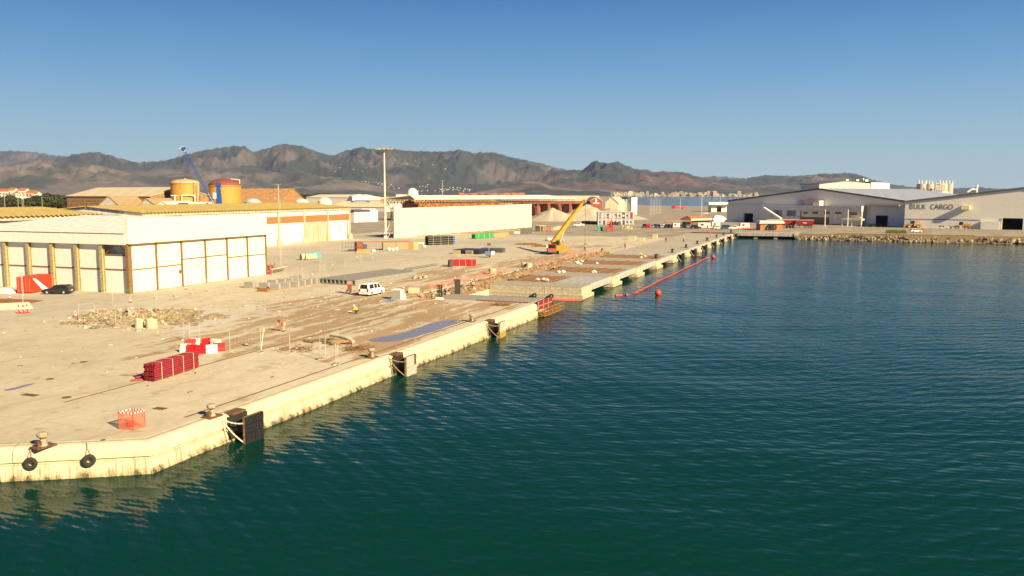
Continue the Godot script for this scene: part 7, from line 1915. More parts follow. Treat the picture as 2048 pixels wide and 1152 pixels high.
	part(t, "frame", MB.new().box(Vector3(-0.25, 0.5, -0.25), Vector3(0.3, 1.5, 0.25)), mat("machine_red", Color(0.34, 0.10, 0.06), 0.7, "rusty", 0.8))
	part(t, "engine", MB.new().taper(Vector3(0.05, 1.5, 0), Vector3(0.7, 0.5, 0.5), 0.7, 0.7), mat("form_pink", Color(0.48, 0.2, 0.15), 0.8))
	part(t, "handle", MB.new().bar(Vector3(0.2, 1.9, 0), Vector3(0.75, 1.75, 0), 0.06, 0.06).bar(Vector3(0.75, 1.75, 0), Vector3(0.75, 1.2, 0), 0.06, 0.06), mat("machine_red", Color.WHITE))
	wheel(t, -0.1, 0.38, 0.0, 0.38, 0.3)
	t = thing("skip_tub", "grey tapering tub of rubble sacks beside the orange worker", "tub", g(797, 598.5), 0.3)
	part(t, "tub_body", MB.new().taper(Vector3(0, 0, 0), Vector3(2.0, 1.4, 1.3), 0.72, 0.8), mat("tub_grey", Color(0.20, 0.20, 0.20), 0.8))
	part(t, "white_side", MB.new().hexa([Vector3(0.45, 0, 0.68), Vector3(1.05, 0, 0.68), Vector3(1.05, 0, -0.6), Vector3(0.45, 0, -0.6), Vector3(0.35, 1.5, 0.56), Vector3(0.8, 1.5, 0.56), Vector3(0.8, 1.5, -0.5), Vector3(0.35, 1.5, -0.5)]), mat("sack_white", Color(0.66, 0.63, 0.58), 0.9))
	part(t, "top_cover", MB.new().box(Vector3(-0.75, 1.4, -0.5), Vector3(0.34, 1.55, 0.52)), mat("sack_white", Color.WHITE))
	solo("white_crate", MB.new().box(Vector3(-0.85, 0, -0.5), Vector3(0.85, 0.12, 0.5)).box(Vector3(-0.85, 0.12, -0.5), Vector3(-0.78, 0.75, 0.5)).box(Vector3(0.78, 0.12, -0.5), Vector3(0.85, 0.75, 0.5)).box(Vector3(-0.78, 0.12, 0.43), Vector3(0.78, 0.75, 0.5)).box(Vector3(-0.78, 0.12, -0.5), Vector3(0.78, 0.75, -0.43)), mat("ring_concrete", Color.WHITE), "open cream crate standing alone on the mud", "crate", "", g(828, 585), 0.4)
	# slotted black panel and grey panel
	t = thing("slotted_panel", "tall black slotted formwork panel standing at the trench end", "formwork", g(879, 598), 0.1)
	part(t, "stile", MB.new().box(Vector3(0.28, 0, -0.1), Vector3(0.44, 2.1, 0.05)), mat("panel_black", Color(0.025, 0.022, 0.02), 0.7))
	for k in 9: part(t, "slot_bar", MB.new().box(Vector3(-0.42, 0.12 + k * 0.23, -0.08), Vector3(0.28, 0.24 + k * 0.23, 0.04)), M.panel_black)
	part(t, "back_stile", MB.new().box(Vector3(-0.14, 0, -0.25), Vector3(-0.06, 2.1, -0.09)), M.panel_black)
	part(t, "white_foot", MB.new().taper(Vector3(0, 0, 0.1), Vector3(1.3, 0.28, 0.6), 0.6, 0.6), mat("sack_white", Color.WHITE))
	t = thing("dark_panel", "dark grey formwork panel standing on the trench lip", "formwork", g(915, 588), 0.1)
	part(t, "sheet", MB.new().box(Vector3(-0.42, 0, -0.05), Vector3(0.42, 2.25, 0.05)), mat("panel_grey", Color(0.10, 0.095, 0.085), 0.8, "rusty", 0.8))
	part(t, "frame", MB.new().box(Vector3(-0.48, 0, -0.08), Vector3(-0.42, 2.3, 0.08)).box(Vector3(0.42, 0, -0.08), Vector3(0.48, 2.3, 0.08)).box(Vector3(-0.42, 2.25, -0.08), Vector3(0.42, 2.3, 0.08)), mat("frame_dark", Color(0.1, 0.1, 0.1), 0.7))
	# orange nets on the trench
	var net := mat("orange_net", Color(0.62, 0.16, 0.08), 0.8)
	for q in [[858, 578, 898, 572, 1.1], [898, 572, 960, 556, 1.0], [960, 556, 1010, 546, 1.0], [1075, 534, 1110, 524, 0.9], [1120, 518, 1160, 511, 1.0], [1160, 511, 1200, 506, 1.0]]:
		a = g(q[0], q[1]); b = g(q[2], q[3])
		t = thing("safety_net", "sagging orange safety netting along the trench lip", "netting", a, turn_to(a, b), "orange netting along the trench")
		var L := a.distance_to(b); var s := MB.new()
		var n := 12
		for k in n:
			var h0: float = q[4] * (0.8 + 0.2 * cos(TAU * k / 4.0)); var h1: float = q[4] * (0.8 + 0.2 * cos(TAU * (k + 1) / 4.0))
			s.quad(Vector3(L * k / n, 0.02, sin(k) * 0.1), Vector3(L * (k + 1) / n, 0.02, sin(k + 1) * 0.1), Vector3(L * (k + 1) / n, h1, 0), Vector3(L * k / n, h0, 0))
		part(t, "net", s, net)
		for k in 4: part(t, "stake", MB.new().tube(Vector3(L * k / 3.0, 0, 0), Vector3(L * k / 3.0, q[4] + 0.1, 0), 0.03, 0.03, 6), mat("stake_orange", Color(0.45, 0.13, 0.05), 0.8))
	for q in [[857, 582, 567, "orange stake beside the slotted panel"], [842, 600, 582, "rusty stake at the edge of the mud"]]:
		solo("marker_stake", MB.new().tube(Vector3.ZERO, Vector3(0, stand(q[0], q[1], q[2]), 0), 0.06, 0.05, 8), mat("stake_orange", Color.WHITE), q[3], "stake", "", g(q[0], q[1]))
	for q in [[1048, 535, 0.6, "grey concrete ring beside the trench netting"], [1058, 536, 0.6, "pale concrete ring beside the trench netting"], [985, 548, 0.75, "pale squat concrete block ring above the trench"]]:
		solo("concrete_ring", MB.new().pipe(Vector3.ZERO, Vector3(0, 1.1, 0), q[2], q[2] - 0.12, 18), mat("ring_concrete", Color.WHITE), q[3], "concrete ring", "", g(q[0], q[1]))
	# pile of boards and pipes
	t = thing("scrap_heap", "heap of old planks, sheets and a bent pipe on the yard", "scrap heap", g(662, 684))
	var wood := mat("plank_brown", Color(0.26, 0.17, 0.10), 0.9, "mottle", 0.8)
	for q in [[-3.2, 0.1, 0.6, 0.6, 0.3, -0.6], [-1.5, 0.25, -0.3, 0.9, 0.2, 1.2], [-0.9, 0.3, 0.1, 1.3, 0.15, 1.6], [0.6, 0.12, 1.4, 2.6, 0.2, 0.2], [-2.6, 0.08, 1.0, -1.2, 0.1, 1.3], [0.2, 0.35, 0.4, 2.2, 0.3, -0.6], [-0.2, 0.1, 1.2, 1.4, 0.1, 1.5], [-1.9, 0.1, 0.4, 0.2, 0.4, -0.4]]:
		part(t, "plank", MB.new().bar(Vector3(q[0], q[1], q[2]), Vector3(q[3], q[4], q[5]), 0.28, 0.06), wood)
	part(t, "board", MB.new().hexa([Vector3(-0.2, 0.12, 0.9), Vector3(1.6, 0.1, 1.1), Vector3(2.6, 0.3, -0.3), Vector3(0.5, 0.4, -0.5), Vector3(-0.2, 0.18, 0.9), Vector3(1.6, 0.16, 1.1), Vector3(2.6, 0.36, -0.3), Vector3(0.5, 0.46, -0.5)]), mat("board_ochre", Color(0.40, 0.25, 0.11), 0.9))
	part(t, "bent_pipe", MB.new().path([Vector3(-0.4, 0.7, -0.6), Vector3(0.8, 0.62, -0.5), Vector3(1.9, 0.5, -0.2), Vector3(2.8, 0.2, 0.1)], 0.2, 10), mat("pipe_grey", Color(0.40, 0.39, 0.34), 0.7))
	part(t, "iron_rod", MB.new().tube(Vector3(-1.6, 0.1, -1.2), Vector3(-1.9, 1.4, -1.3), 0.03, 0.03, 5), mat("frame_dark", Color(0.1, 0.1, 0.1), 0.7))
	# dark rebar tangle, brown mats
	for q in [[712, 699, 1.6, 0.6, "tangle of rusty wire by the white fender bollard"], [1000, 611, 1.7, 0.5, "dark brown heap at the end of the old quay"], [592, 699, 2.2, 0.3, "loose coil of thin rusty wire on the yard"]]:
		var w := MB.new()
		for k in 90:
			var p := Vector3(rng.randfn() * q[2] * 0.4, 0.03, rng.randfn() * q[2] * 0.35)
			w.tube(p, p + Vector3(rng.randfn() * 0.5, rng.randf() * q[3], rng.randfn() * 0.5), 0.02, 0.02, 4, false)
		solo("wire_tangle", w, mat("rebar_rust", Color(0.165, 0.085, 0.045), 0.95), q[4], "wire", "", g(q[0], q[1]))
	solo("orange_bricks", MB.new().box(Vector3(-1.0, 0, -0.4), Vector3(1.0, 0.35, 0.4)).box(Vector3(-0.7, 0.35, -0.3), Vector3(0.9, 0.5, 0.3)), mat("brick_heap", Color(0.36, 0.14, 0.04), 0.9, "mottle", 1.0), "small stack of orange bricks before the kerb pallets", "brick stack", "", g(527, 583))
	# sign with white box on a leaning pole
	t = thing("leaning_sign", "white box on a leaning white pole beside the rail", "sign", g(522, 700), 0)
	part(t, "pole", MB.new().tube(Vector3.ZERO, Vector3(0.35, 1.9, 0), 0.035, 0.03, 6), mat("bright_white", Color.WHITE))
	part(t, "box", MB.new().cbox(Vector3(0.2, 2.05, 0), Vector3(0.42, 0.4, 0.3)), mat("ring_concrete", Color.WHITE))
	# fences
	for q in [[460, 704, 522, 706], [522, 706, 580, 709], [640, 719, 672, 730], [640, 719, 651, 713], [672, 730, 676, 727], [368, 680, 380, 683], [380, 683, 400, 680]]:
		fence_panel(g(q[0], q[1]), g(q[2], q[3]), "thin wire fence panel on the quay beside the rail", "fence panels beside the rail")
	for q in [[158, 640, 190, 637], [190, 637, 232, 655], [232, 655, 276, 662], [226, 612, 310, 597], [310, 597, 349, 593], [349, 593, 382, 588], [382, 588, 414, 583], [414, 583, 450, 579], [450, 579, 476, 574]]:
		fence_panel(g(q[0], q[1]), g(q[2], q[3]), "thin wire fence panel around the rubble heap and hangar front", "fence panels at the rubble heap")
	for q in [[545, 561, 570, 558], [570, 558, 605, 556], [605, 556, 640, 548], [640, 548, 650, 541], [560, 519, 590, 517], [590, 517, 640, 524], [640, 524, 664, 530], [690, 535, 722, 525], [722, 525, 745, 517]]:
		fence_panel(g(q[0], q[1]), g(q[2], q[3]), "thin wire fence panel across the middle of the yard", "fence panels across the yard")
	# lattice mast with its fenced base
	t = thing("lattice_mast", "thin cream lattice mast rising beside the hangar corner", "mast", g(563, 540))
	var lm := MB.new(); var H := 14.4
	for s in [Vector2(-0.22, -0.13), Vector2(0.22, -0.13), Vector2(0, 0.25)]: lm.bar(Vector3(s.x, 0, s.y), Vector3(s.x * 0.6, H, s.y * 0.6), 0.022, 0.022)
	for k in 30:
		var y0 := H * k / 30.0; var y1 := H * (k + 1) / 30.0
		lm.bar(Vector3(-0.2, y0, -0.12), Vector3(0.2, y1, -0.12), 0.010, 0.010); lm.bar(Vector3(0.2, y0, -0.12), Vector3(0, y1, 0.23), 0.010, 0.010)
	part(t, "lattice", lm, mat("mast_cream", Color(0.66, 0.6, 0.48), 0.55))
	part(t, "cross_arm", MB.new().bar(Vector3(-1.4, H, 0), Vector3(1.4, H, 0), 0.08, 0.08).bar(Vector3(-1.3, H, 0), Vector3(-0.9, H - 0.3, 0), 0.05, 0.05), M.mast_cream)
	for s in [-1, 1]: part(t, "floodlight", MB.new().cbox(Vector3(1.2 * s, H + 0.15, 0.1), Vector3(0.5, 0.3, 0.25)), mat("lamp_tan", Color(0.4, 0.32, 0.22), 0.6))
	t = thing("pipe_rack", "rack of cream pipes and brown timbers at the foot of the lattice mast", "rack", g(540, 549), turn_to(g(540, 549), g(582, 541)))
	for k in 3: part(t, "long_pipe", MB.new().tube(Vector3(0.3, 0.9 - k * 0.3, -k * 0.4), Vector3(7.0, 0.9 - k * 0.3, -k * 0.4), 0.14, 0.14, 8), mat("ring_concrete", Color.WHITE))
	for k in 3: part(t, "timber_beam", MB.new().box(Vector3(-1.0, 0.1 + k * 0.5, -2.6 - k * 0.3), Vector3(5.8, 0.35 + k * 0.5, -2.4 - k * 0.3)), wood)
	for k in 4: part(t, "upright", MB.new().box(Vector3(0.6 + k * 1.8, 0, -2.2), Vector3(0.7 + k * 1.8, 1.9, -2.1)), wood)
	solo("red_drum", MB.new().tube(Vector3.ZERO, Vector3(0, 1.1, 0), 0.45, 0.45, 16), mat("barrier_red", Color(0.5, 0.012, 0.018), 0.5), "red drum standing at the hangar's far corner", "drum", "", g(543, 541))
	solo("blue_drum", MB.new().tube(Vector3.ZERO, Vector3(0, 1.15, 0), 0.4, 0.4, 16), mat("drum_blue", Color(0.12, 0.10, 0.30), 0.5), "dull blue drum beside the red drum", "drum", "", g(538, 542.5))
	t = thing("plastic_barrier", "low red barrier frame at the foot of the hangar corner", "barrier", g(535, 549), 0.1)
	part(t, "rails", MB.new().box(Vector3(-0.8, 0.3, -0.05), Vector3(0.8, 0.45, 0.05)).box(Vector3(-0.8, 0.75, -0.05), Vector3(0.8, 0.9, 0.05)), M.signal_red)
	part(t, "legs", MB.new().box(Vector3(-0.8, 0, -0.2), Vector3(-0.7, 0.95, 0.2)).box(Vector3(0.7, 0, -0.2), Vector3(0.8, 0.95, 0.2)), M.signal_red)
	# concrete pipes and cyan sheeting
	for q in [602, 610]:
		solo("concrete_pipe", MB.new().pipe(Vector3(0, 0.75, 0), Vector3(1.6, 0.75, -2.2), 0.75, 0.6, 20), mat("ring_concrete", Color.WHITE), "large concrete pipe lying open beside the cyan sheeting", "pipe", "concrete pipes by the cyan sheeting", g(q, 520.5))
	heap_sheet("crumpled cyan plastic sheeting on the yard", g(627, 513.5), 4.6, 1.3, mat("cyan_sheet", Color(0.02, 0.42, 0.55), 0.5), 131)
	# storage cages, containers and goods by the mast
	t = thing("storage_cage", "dark steel frame cage holding red goods by the tall mast", "cage", g(691, 504), turn_to(g(691, 504), g(735, 502)))
	var fr := MB.new()
	for x in [0.0, 1.7, 3.4, 5.1]:
		for z in [0.0, -1.8]: fr.bar(Vector3(x, 0, z), Vector3(x, 2.4, z), 0.07, 0.07)
	for y in [0.1, 1.2, 2.4]:
		for z in [0.0, -1.8]: fr.bar(Vector3(0, y, z), Vector3(5.1, y, z), 0.06, 0.06)
	part(t, "frame", fr, mat("frame_dark", Color.BLACK))
	part(t, "red_goods", MB.new().box(Vector3(3.5, 0.2, -1.6), Vector3(5.4, 2.6, -0.3)), mat("machine_red", Color.WHITE))
	part(t, "blue_goods", MB.new().box(Vector3(5.5, 0.6, -1.6), Vector3(6.6, 1.8, -0.3)), mat("goods_navy", Color(0.05, 0.05, 0.10), 0.7))
	for q in [[712, 505.5, 745, "stack of orange timber forms before the storage cage", 0], [766, 500.5, 818, "long drab site container with an orange end door", 1]]:
		a = g(q[0], q[1]); b = g(q[2], q[1] - 1.0)
		t = thing("timber_stack" if q[4] == 0 else "site_container", q[3], "timber stack" if q[4] == 0 else "container", a, turn_to(a, b))
		var L := a.distance_to(b)
		if q[4] == 0:
			for k in 3: part(t, "form_board", MB.new().box(Vector3(0.2 * k, k * 0.28, -0.9), Vector3(L - 0.1 * k, k * 0.28 + 0.22, 0)), mat("board_orange", Color(0.46, 0.26, 0.09), 0.9))
			part(t, "white_roll", MB.new().tube(Vector3(L - 0.3, 0.4, 0.2), Vector3(L + 0.6, 0.4, 0.2), 0.4, 0.4, 12), mat("sack_white", Color.WHITE))
		else:
			for k in 2: part(t, "side_sheet", MB.new().box(Vector3(L * k / 2.0 + 0.04, 0.05, -2.2), Vector3(L * (k + 1) / 2.0 - 0.04, 2.2, 0)), mat("drab_sheet", Color(0.30, 0.24, 0.15), 0.8, "streak", 0.4))
			part(t, "roof_edge", MB.new().box(Vector3(-7.0, 2.2, -2.3), Vector3(L + 0.1, 2.36, 0.1)), mat("edge_red", Color(0.38, 0.11, 0.06), 0.8))
			part(t, "orange_door", MB.new().box(Vector3(L + 0.02, 0.05, -2.2), Vector3(L + 1.1, 2.2, 0.02)), mat("door_orange", Color(0.50, 0.15, 0.05), 0.7))
			part(t, "side_fence", MB.new().box(Vector3(L + 1.2, 0, -2.2), Vector3(L + 2.6, 2.1, 0.05)), mat("fence_tan", Color(0.46, 0.34, 0.16), 0.8, "streak", 0.6))
	for q in [[778, 501, 1.1], [786, 502, 0.9], [793, 501, 1.0], [771, 500, 0.8], [849, 495, 1.0]]:
		var o := MeshInstance3D.new()
		o.name = numbered("white_sack"); o.mesh = rocks[rng.randi() % 5]; o.material_override = mat("sack_white", Color.WHITE)
		add_child(o); o.position = g(q[0], q[1]) + Vector3(0, 0.35, 0); o.scale = Vector3.ONE * q[2] * 0.6
		metas(o, "white sack of goods before the drab site container", "sack", "white sacks at the site container")
	solo("green_cylinder", MB.new().tube(Vector3(0, 0.45, 0), Vector3(3.2, 0.45, -0.4), 0.45, 0.45, 14), mat("pale_teal", Color(0.50, 0.60, 0.50), 0.6), "pale green wrapped cylinder beside the black pipes", "cylinder", "", g(827, 490))
	var black := mat("pipe_black", Color(0.012, 0.013, 0.016), 0.4)
	t = pipe_bundle("pipe_bundle", "tall stack of thick black pipes with blue capped ends", g(857, 490.5), g(906, 489), 4, 4, 0.34, black, strapm, 3)
	for k in 4: part(t, "blue_cap", MB.new().tube(Vector3(g(857, 490.5).distance_to(g(906, 489)) + 0.05, 0.42 + k * 0.64, -0.34), Vector3(g(857, 490.5).distance_to(g(906, 489)) + 0.7, 0.42 + k * 0.64, -0.34), 0.33, 0.33, 12), mat("cap_blue", Color(0.04, 0.12, 0.36), 0.5))
	pipe_bundle("pipe_bundle", "bundle of bright green pipes before the cream wall", g(950, 478), g(986, 476), 4, 4, 0.2, mat("pipe_green", Color(0.03, 0.30, 0.06), 0.5), mat("bright_white", Color.WHITE), 3)
	a = g(905, 507); b = g(958, 509)
	t = thing("sheet_stack", "low wide stack of dark blue sheets with pale frames in front", "sheet stack", a, turn_to(a, b))
	var SL := a.distance_to(b)
	for k in 4: part(t, "sheet", MB.new().box(Vector3(0, 0.12 + k * 0.24, -7.0), Vector3(SL, 0.32 + k * 0.24, 0)), mat("sheet_navy", Color(0.022, 0.022, 0.042), 0.5))
	for q in [[0.2, 2.6], [4.2, 6.4]]: part(t, "pale_frame", MB.new().box(Vector3(q[0], 0, 0.3), Vector3(q[1], 0.95, 0.4)), mat("ring_concrete", Color.WHITE))
	part(t, "frame_opening", MB.new().box(Vector3(4.5, 0.15, 0.4), Vector3(6.1, 0.8, 0.43)), mat("shutter_olive", Color(0.22, 0.20, 0.12), 0.8))
	t = thing("sheet_stack", "dark stack of steel frames behind the light tower", "frame stack", g(972, 505), 0.1)
	for k in 5: part(t, "steel_frame", MB.new().box(Vector3(-1.5, k * 0.24, -3.0), Vector3(4.5, k * 0.24 + 0.16, 0)), mat("frame_dark", Color.BLACK))
	t = thing("light_tower", "trailer light tower with a grey mast and blue engine box", "light tower", g(978, 515), 0.2)
	part(t, "engine_box", MB.new().box(Vector3(-0.9, 0.5, -0.6), Vector3(0.7, 1.5, 0.6)), mat("tower_blue", Color(0.14, 0.17, 0.30), 0.6))
	part(t, "white_tank", MB.new().tube(Vector3(0.9, 1.1, -0.4), Vector3(0.9, 1.1, 0.5), 0.5, 0.5, 14), mat("bright_white", Color.WHITE))
	part(t, "mast", MB.new().tube(Vector3(0, 1.5, 0), Vector3(0, 3.0, 0), 0.07, 0.05, 8), mat("lamp_grey", Color(0.35, 0.35, 0.33), 0.6))
	part(t, "lamp_cluster", MB.new().cbox(Vector3(0, 3.2, 0), Vector3(0.9, 0.6, 0.3)), mat("frame_dark", Color.BLACK))
	wheel(t, -0.1, 0.3, 0.65, 0.3, 0.2); wheel(t, -0.1, 0.3, -0.65, 0.3, 0.2)
	# row beyond: skip, boxes
	t = thing("waste_skip", "dark grey waste skip before the end of the cream wall", "skip", g(1053, 466), 0.3)
	part(t, "tub", MB.new().taper(Vector3(0, 0.1, 0), Vector3(4.2, 1.7, 2.0), 1.25, 1.05), mat("skip_grey", Color(0.13, 0.13, 0.12), 0.8))
	part(t, "rim", MB.new().box(Vector3(-2.7, 1.8, 0.95), Vector3(2.7, 1.95, 1.1)), M.skip_grey)
	t = thing("site_hut", "brown site hut with a dark doorway beyond the skip", "hut", g(1080, 463), turn_to(g(1080, 463), g(1095, 462)))
	open_box(t, 0, 4.2, 2.2, -2.4, 0, [1.0, 1.9, 2.0], mat("hut_brown", Color(0.20, 0.15, 0.09), 0.9))
	part(t, "roof", MB.new().box(Vector3(-0.2, 2.2, -2.6), Vector3(4.4, 2.34, 0.2)), mat("roof_light", Color(0.55, 0.53, 0.5), 0.7))
	var bx := [[1099, 462, 1.6, 2.0, Color(0.40, 0.12, 0.07)], [1104, 462, 1.4, 1.7, Color(0.30, 0.28, 0.25)], [1110, 461, 2.0, 1.5, Color(0.50, 0.40, 0.30)], [1117, 460, 1.6, 1.6, Color(0.55, 0.46, 0.36)], [1124, 459, 1.6, 1.4, Color(0.58, 0.38, 0.28)], [1000, 475.5, 3.8, 1.6, Color(0.48, 0.34, 0.18)], [1008, 473, 3.0, 1.6, Color(0.44, 0.30, 0.16)], [1034, 468, 2.2, 0.9, Color(0.60, 0.55, 0.46)]]
	for i in bx.size():
		var q: Array = bx[i]
		t = thing("goods_crate", "%s crate in the row of goods beyond the skip" % ["rust red", "grey", "tan", "cream", "pinkish", "wide ochre", "brown ochre", "low white"][i], "crate", g(q[0], q[1]), 0.3)
		part(t, "box", MB.new().box(Vector3(-q[2] / 2, 0.12, -0.9), Vector3(q[2] / 2, q[3], 0.9)), mat("crate_%d" % i, q[4], 0.9))
		part(t, "lid", MB.new().box(Vector3(-q[2] / 2 - 0.05, q[3], -0.95), Vector3(q[2] / 2 + 0.05, q[3] + 0.1, 0.95)), mat("crate_%d" % i, Color.WHITE))
		part(t, "skid", MB.new().box(Vector3(-q[2] / 2, 0, -0.8), Vector3(q[2] / 2, 0.12, 0.8)), mat("timber", Color.WHITE))
	for q in [[1094, 481, 1.0], [1099, 482, 1.2], [1104, 483, 1.3], [1108, 481, 1.0], [1127, 484, 0.6]]:
		var o := MeshInstance3D.new()
		o.name = numbered("rubble_lump"); o.mesh = rocks[rng.randi() % 5]; o.material_override = rms[1] if q[2] < 1.1 else mat("sack_white", Color.WHITE)
		add_child(o); o.position = g(q[0], q[1]) + Vector3(0, 0.4, 0); o.scale = Vector3.ONE * q[2] * 0.8
		metas(o, "pale lump of rubble behind the boom of the yellow crane", "rubble", "rubble lumps behind the crane")
	for q in [[1264, 480, 2.6, 1.4], [1310, 477, 1.6, 1.4], [1284, 481, 1.6, 0.8]]:
		solo("concrete_block", MB.new().taper(Vector3.ZERO, Vector3(q[2], q[3], 1.4), 0.95, 0.9), mat("ring_concrete", Color.WHITE), "pale concrete block standing on the finished pier edge", "block", "concrete blocks on the finished pier", g(q[0], q[1]))
	for q in [[1243, 1262, 458], [1290, 1304, 455.5]]:
		heap_sheet("dark red covered goods heaped before the prefab offices" if q[0] > 1280 else "mixed pale rubble heap before the prefab offices", g((q[0] + q[1]) / 2.0, q[2]), 6.0, 1.8, mat("paint_red", Color(0.30, 0.02, 0.02), 0.3) if q[0] > 1280 else mat("rubble_tan", Color.WHITE), 140 + q[0])
	heap_sheet("low brown earth heap left of the yellow crane", g(1057, 489), 9.0, 0.5, mat("earth_brown", Color(0.24, 0.12, 0.055), 0.95, "mottle", 0.4), 151)
	heap_sheet("flat brown earth heap just behind the yellow crane", g(1090, 493), 9.0, 0.45, M.earth_brown, 152)
	# loose grit and scraps
	var grit := MB.new()
	grit.use_col = true
	for i in 1500:
		var p := Vector3(rng.randf_range(-92, -43), 0, -rng.randf_range(48, 200))
		if i < 500: p = Vector3(-66 + rng.randfn() * 7, 0, -108 + rng.randfn() * 14)
		if p.x > -61.5 and p.z < -111.5: continue
		if p.x > -43: continue
		var s := 0.03 + 0.13 * pow(rng.randf(), 3.0)
		grit.col = [Color(0.42, 0.36, 0.27), Color(0.26, 0.19, 0.12), Color(0.48, 0.45, 0.40), Color(0.14, 0.10, 0.07)][rng.randi() % 4]
		grit.xf = Transform3D(Basis(Vector3.UP, rng.randf() * TAU), p)
		grit.taper(Vector3.ZERO, Vector3(s * rng.randf_range(1, 4.5), s * 0.6, s), 0.7, 0.7)
	var gm := mat("grit_mixed", Color(1, 1, 1), 0.95)
	gm.vertex_color_use_as_albedo = true
	var go := solo("yard_grit", grit, gm, "loose grit, chips and wood scraps strewn over the yard", "grit")
	go.set_meta("kind", "stuff")
	mobile_crane()

func heap_sheet(label: String, p: Vector3, w: float, h: float, m: Material, seed_: int) -> void:
	var nz := noise(seed_, 0.6, 3)
	var mb := MB.new()
	var K := 22
	var f := func(i: int, j: int) -> Vector3:
		var x := (i / float(K) - 0.5) * w; var z := (j / float(K) - 0.5) * w * 0.6
		var e := maxf(0.0, 1.0 - pow(2 * x / w, 2) - pow(2 * z / (w * 0.6), 2))
		return Vector3(x, h * sqrt(e) * (0.7 + 0.7 * nz.get_noise_2d(x, z)) - 0.01, z)
	for i in K:
		for j in K: mb.quad(f.call(i, j), f.call(i, j + 1), f.call(i + 1, j + 1), f.call(i + 1, j))
	solo("heap", mb, m, label, "heap", "", p)

func mobile_crane() -> void:
	var base := g(1110, 508)
	var t := thing("mobile_crane", "yellow mobile crane with its telescopic boom raised over the pier", "mobile crane", base, YAW)
	var y := mat("crane_yellow", Color(0.52, 0.27, 0.022), 0.5, "soft", 0.3); var dk := mat("frame_dark", Color(0.1, 0.1, 0.1), 0.7)
	# local x to the right of the picture, local z towards the camera
	part(t, "chassis", MB.new().box(Vector3(-1.9, 0.8, -7.5), Vector3(1.0, 1.5, 1.0)), y)
	for z in [0.0, -1.8, -4.4, -6.2]:
		wheel_x(t, -1.6, 0.62, z, 0.62, 0.5); wheel_x(t, 0.7, 0.62, z, 0.62, 0.5)
	var cab := part(t, "drive_cab", MB.new().box(Vector3(-1.9, 0.75, 1.0), Vector3(0.2, 2.7, 2.4)), mat("cab_red", Color(0.40, 0.07, 0.04), 0.5))
	part(cab, "windscreen", MB.new().box(Vector3(-1.75, 1.6, 2.4), Vector3(0.05, 2.6, 2.44)), mat("car_glass", Color(0.015, 0.018, 0.02), 0.08))
	part(cab, "bumper", MB.new().box(Vector3(-1.95, 0.55, 2.4), Vector3(0.25, 1.0, 2.6)), dk)
	part(t, "turntable", MB.new().tube(Vector3(0.2, 1.5, -2.5), Vector3(0.2, 1.9, -2.5), 1.2, 1.2, 20), dk)
	part(t, "superstructure", MB.new().box(Vector3(-0.6, 1.9, -3.6), Vector3(1.9, 3.0, -1.2)), y)
	part(t, "crane_cab", MB.new().taper(Vector3(0.6, 1.6, -0.7), Vector3(1.3, 1.7, 1.1), 0.85, 0.8), mat("car_glass", Color(0.015, 0.018, 0.02), 0.08))
	part(t, "counterweight", MB.new().box(Vector3(0.3, 0.9, -0.2), Vector3(2.3, 2.3, 1.6)), y)
	part(t, "winch", MB.new().tube(Vector3(1.0, 3.2, -2.9), Vector3(1.0, 3.2, -1.9), 0.45, 0.45, 14), dk)
	part(t, "outrigger", MB.new().box(Vector3(1.0, 0.9, -0.6), Vector3(4.4, 1.2, -0.2)).box(Vector3(4.1, 0.0, -0.6), Vector3(4.4, 0.95, -0.2)).box(Vector3(3.8, 0, -0.8), Vector3(4.7, 0.1, 0.0)), y)
	part(t, "outrigger", MB.new().box(Vector3(1.0, 0.9, -6.8), Vector3(4.4, 1.2, -6.4)).box(Vector3(4.1, 0.0, -6.8), Vector3(4.4, 0.95, -6.4)).box(Vector3(3.8, 0, -7.0), Vector3(4.7, 0.1, -6.2)), y)
	var foot := Vector3(-0.6, 2.7, -2.4); var tip := Vector3(7.7, 13.0, -9.0)
	var d := (tip - foot)
	for q in [[0.0, 0.62, 0.85], [0.35, 0.82, 0.68], [0.6, 1.0, 0.52]]:
		part(t, "boom_section", MB.new().bar(foot + d * q[0], foot + d * q[1], q[2], q[2] * 1.15), y)
	part(t, "lift_cylinder", MB.new().tube(Vector3(1.2, 2.2, -2.4), foot + d * 0.4 + Vector3(0.1, -0.4, 0), 0.22, 0.18, 10), mat("lamp_tan", Color(0.4, 0.32, 0.22), 0.6))
	part(t, "boom_head", MB.new().bar(tip, tip + d.normalized() * 0.9 + Vector3(0.3, 0, 0), 0.7, 0.8), y)
	part(t, "sheave", MB.new().tube(tip + Vector3(0.4, 0.3, -0.3), tip + Vector3(0.4, 0.3, 0.3), 0.45, 0.45, 14), dk)
	part(t, "hoist_rope", MB.new().tube(tip + Vector3(0.8, 0.2, 0), Vector3(tip.x + 0.8, 2.4, tip.z), 0.045, 0.045, 5), mat("rope_dark", Color(0.08, 0.08, 0.08), 0.8))
	part(t, "hook_block", MB.new().taper(Vector3(tip.x + 0.8, 1.8, tip.z), Vector3(0.4, 0.6, 0.3), 0.6, 0.6), dk)
	part(t, "mirror", MB.new().box(Vector3(-2.25, 1.7, 2.2), Vector3(-2.0, 2.5, 2.3)), mat("bright_white", Color.WHITE))

func wheel_x(par: Node3D, x: float, y: float, z: float, r: float, w: float) -> void:
	var o := part(par, "wheel", MB.new().tube(Vector3(x - w / 2, y, z), Vector3(x + w / 2, y, z), r, r, 16), mat("tyre_rubber", Color(0.022, 0.022, 0.022), 0.9))
	part(o, "rim", MB.new().tube(Vector3(x - w / 2 - 0.02, y, z), Vector3(x + w / 2 + 0.02, y, z), r * 0.58, r * 0.58, 12), mat("rim_grey", Color(0.3, 0.3, 0.3), 0.4))

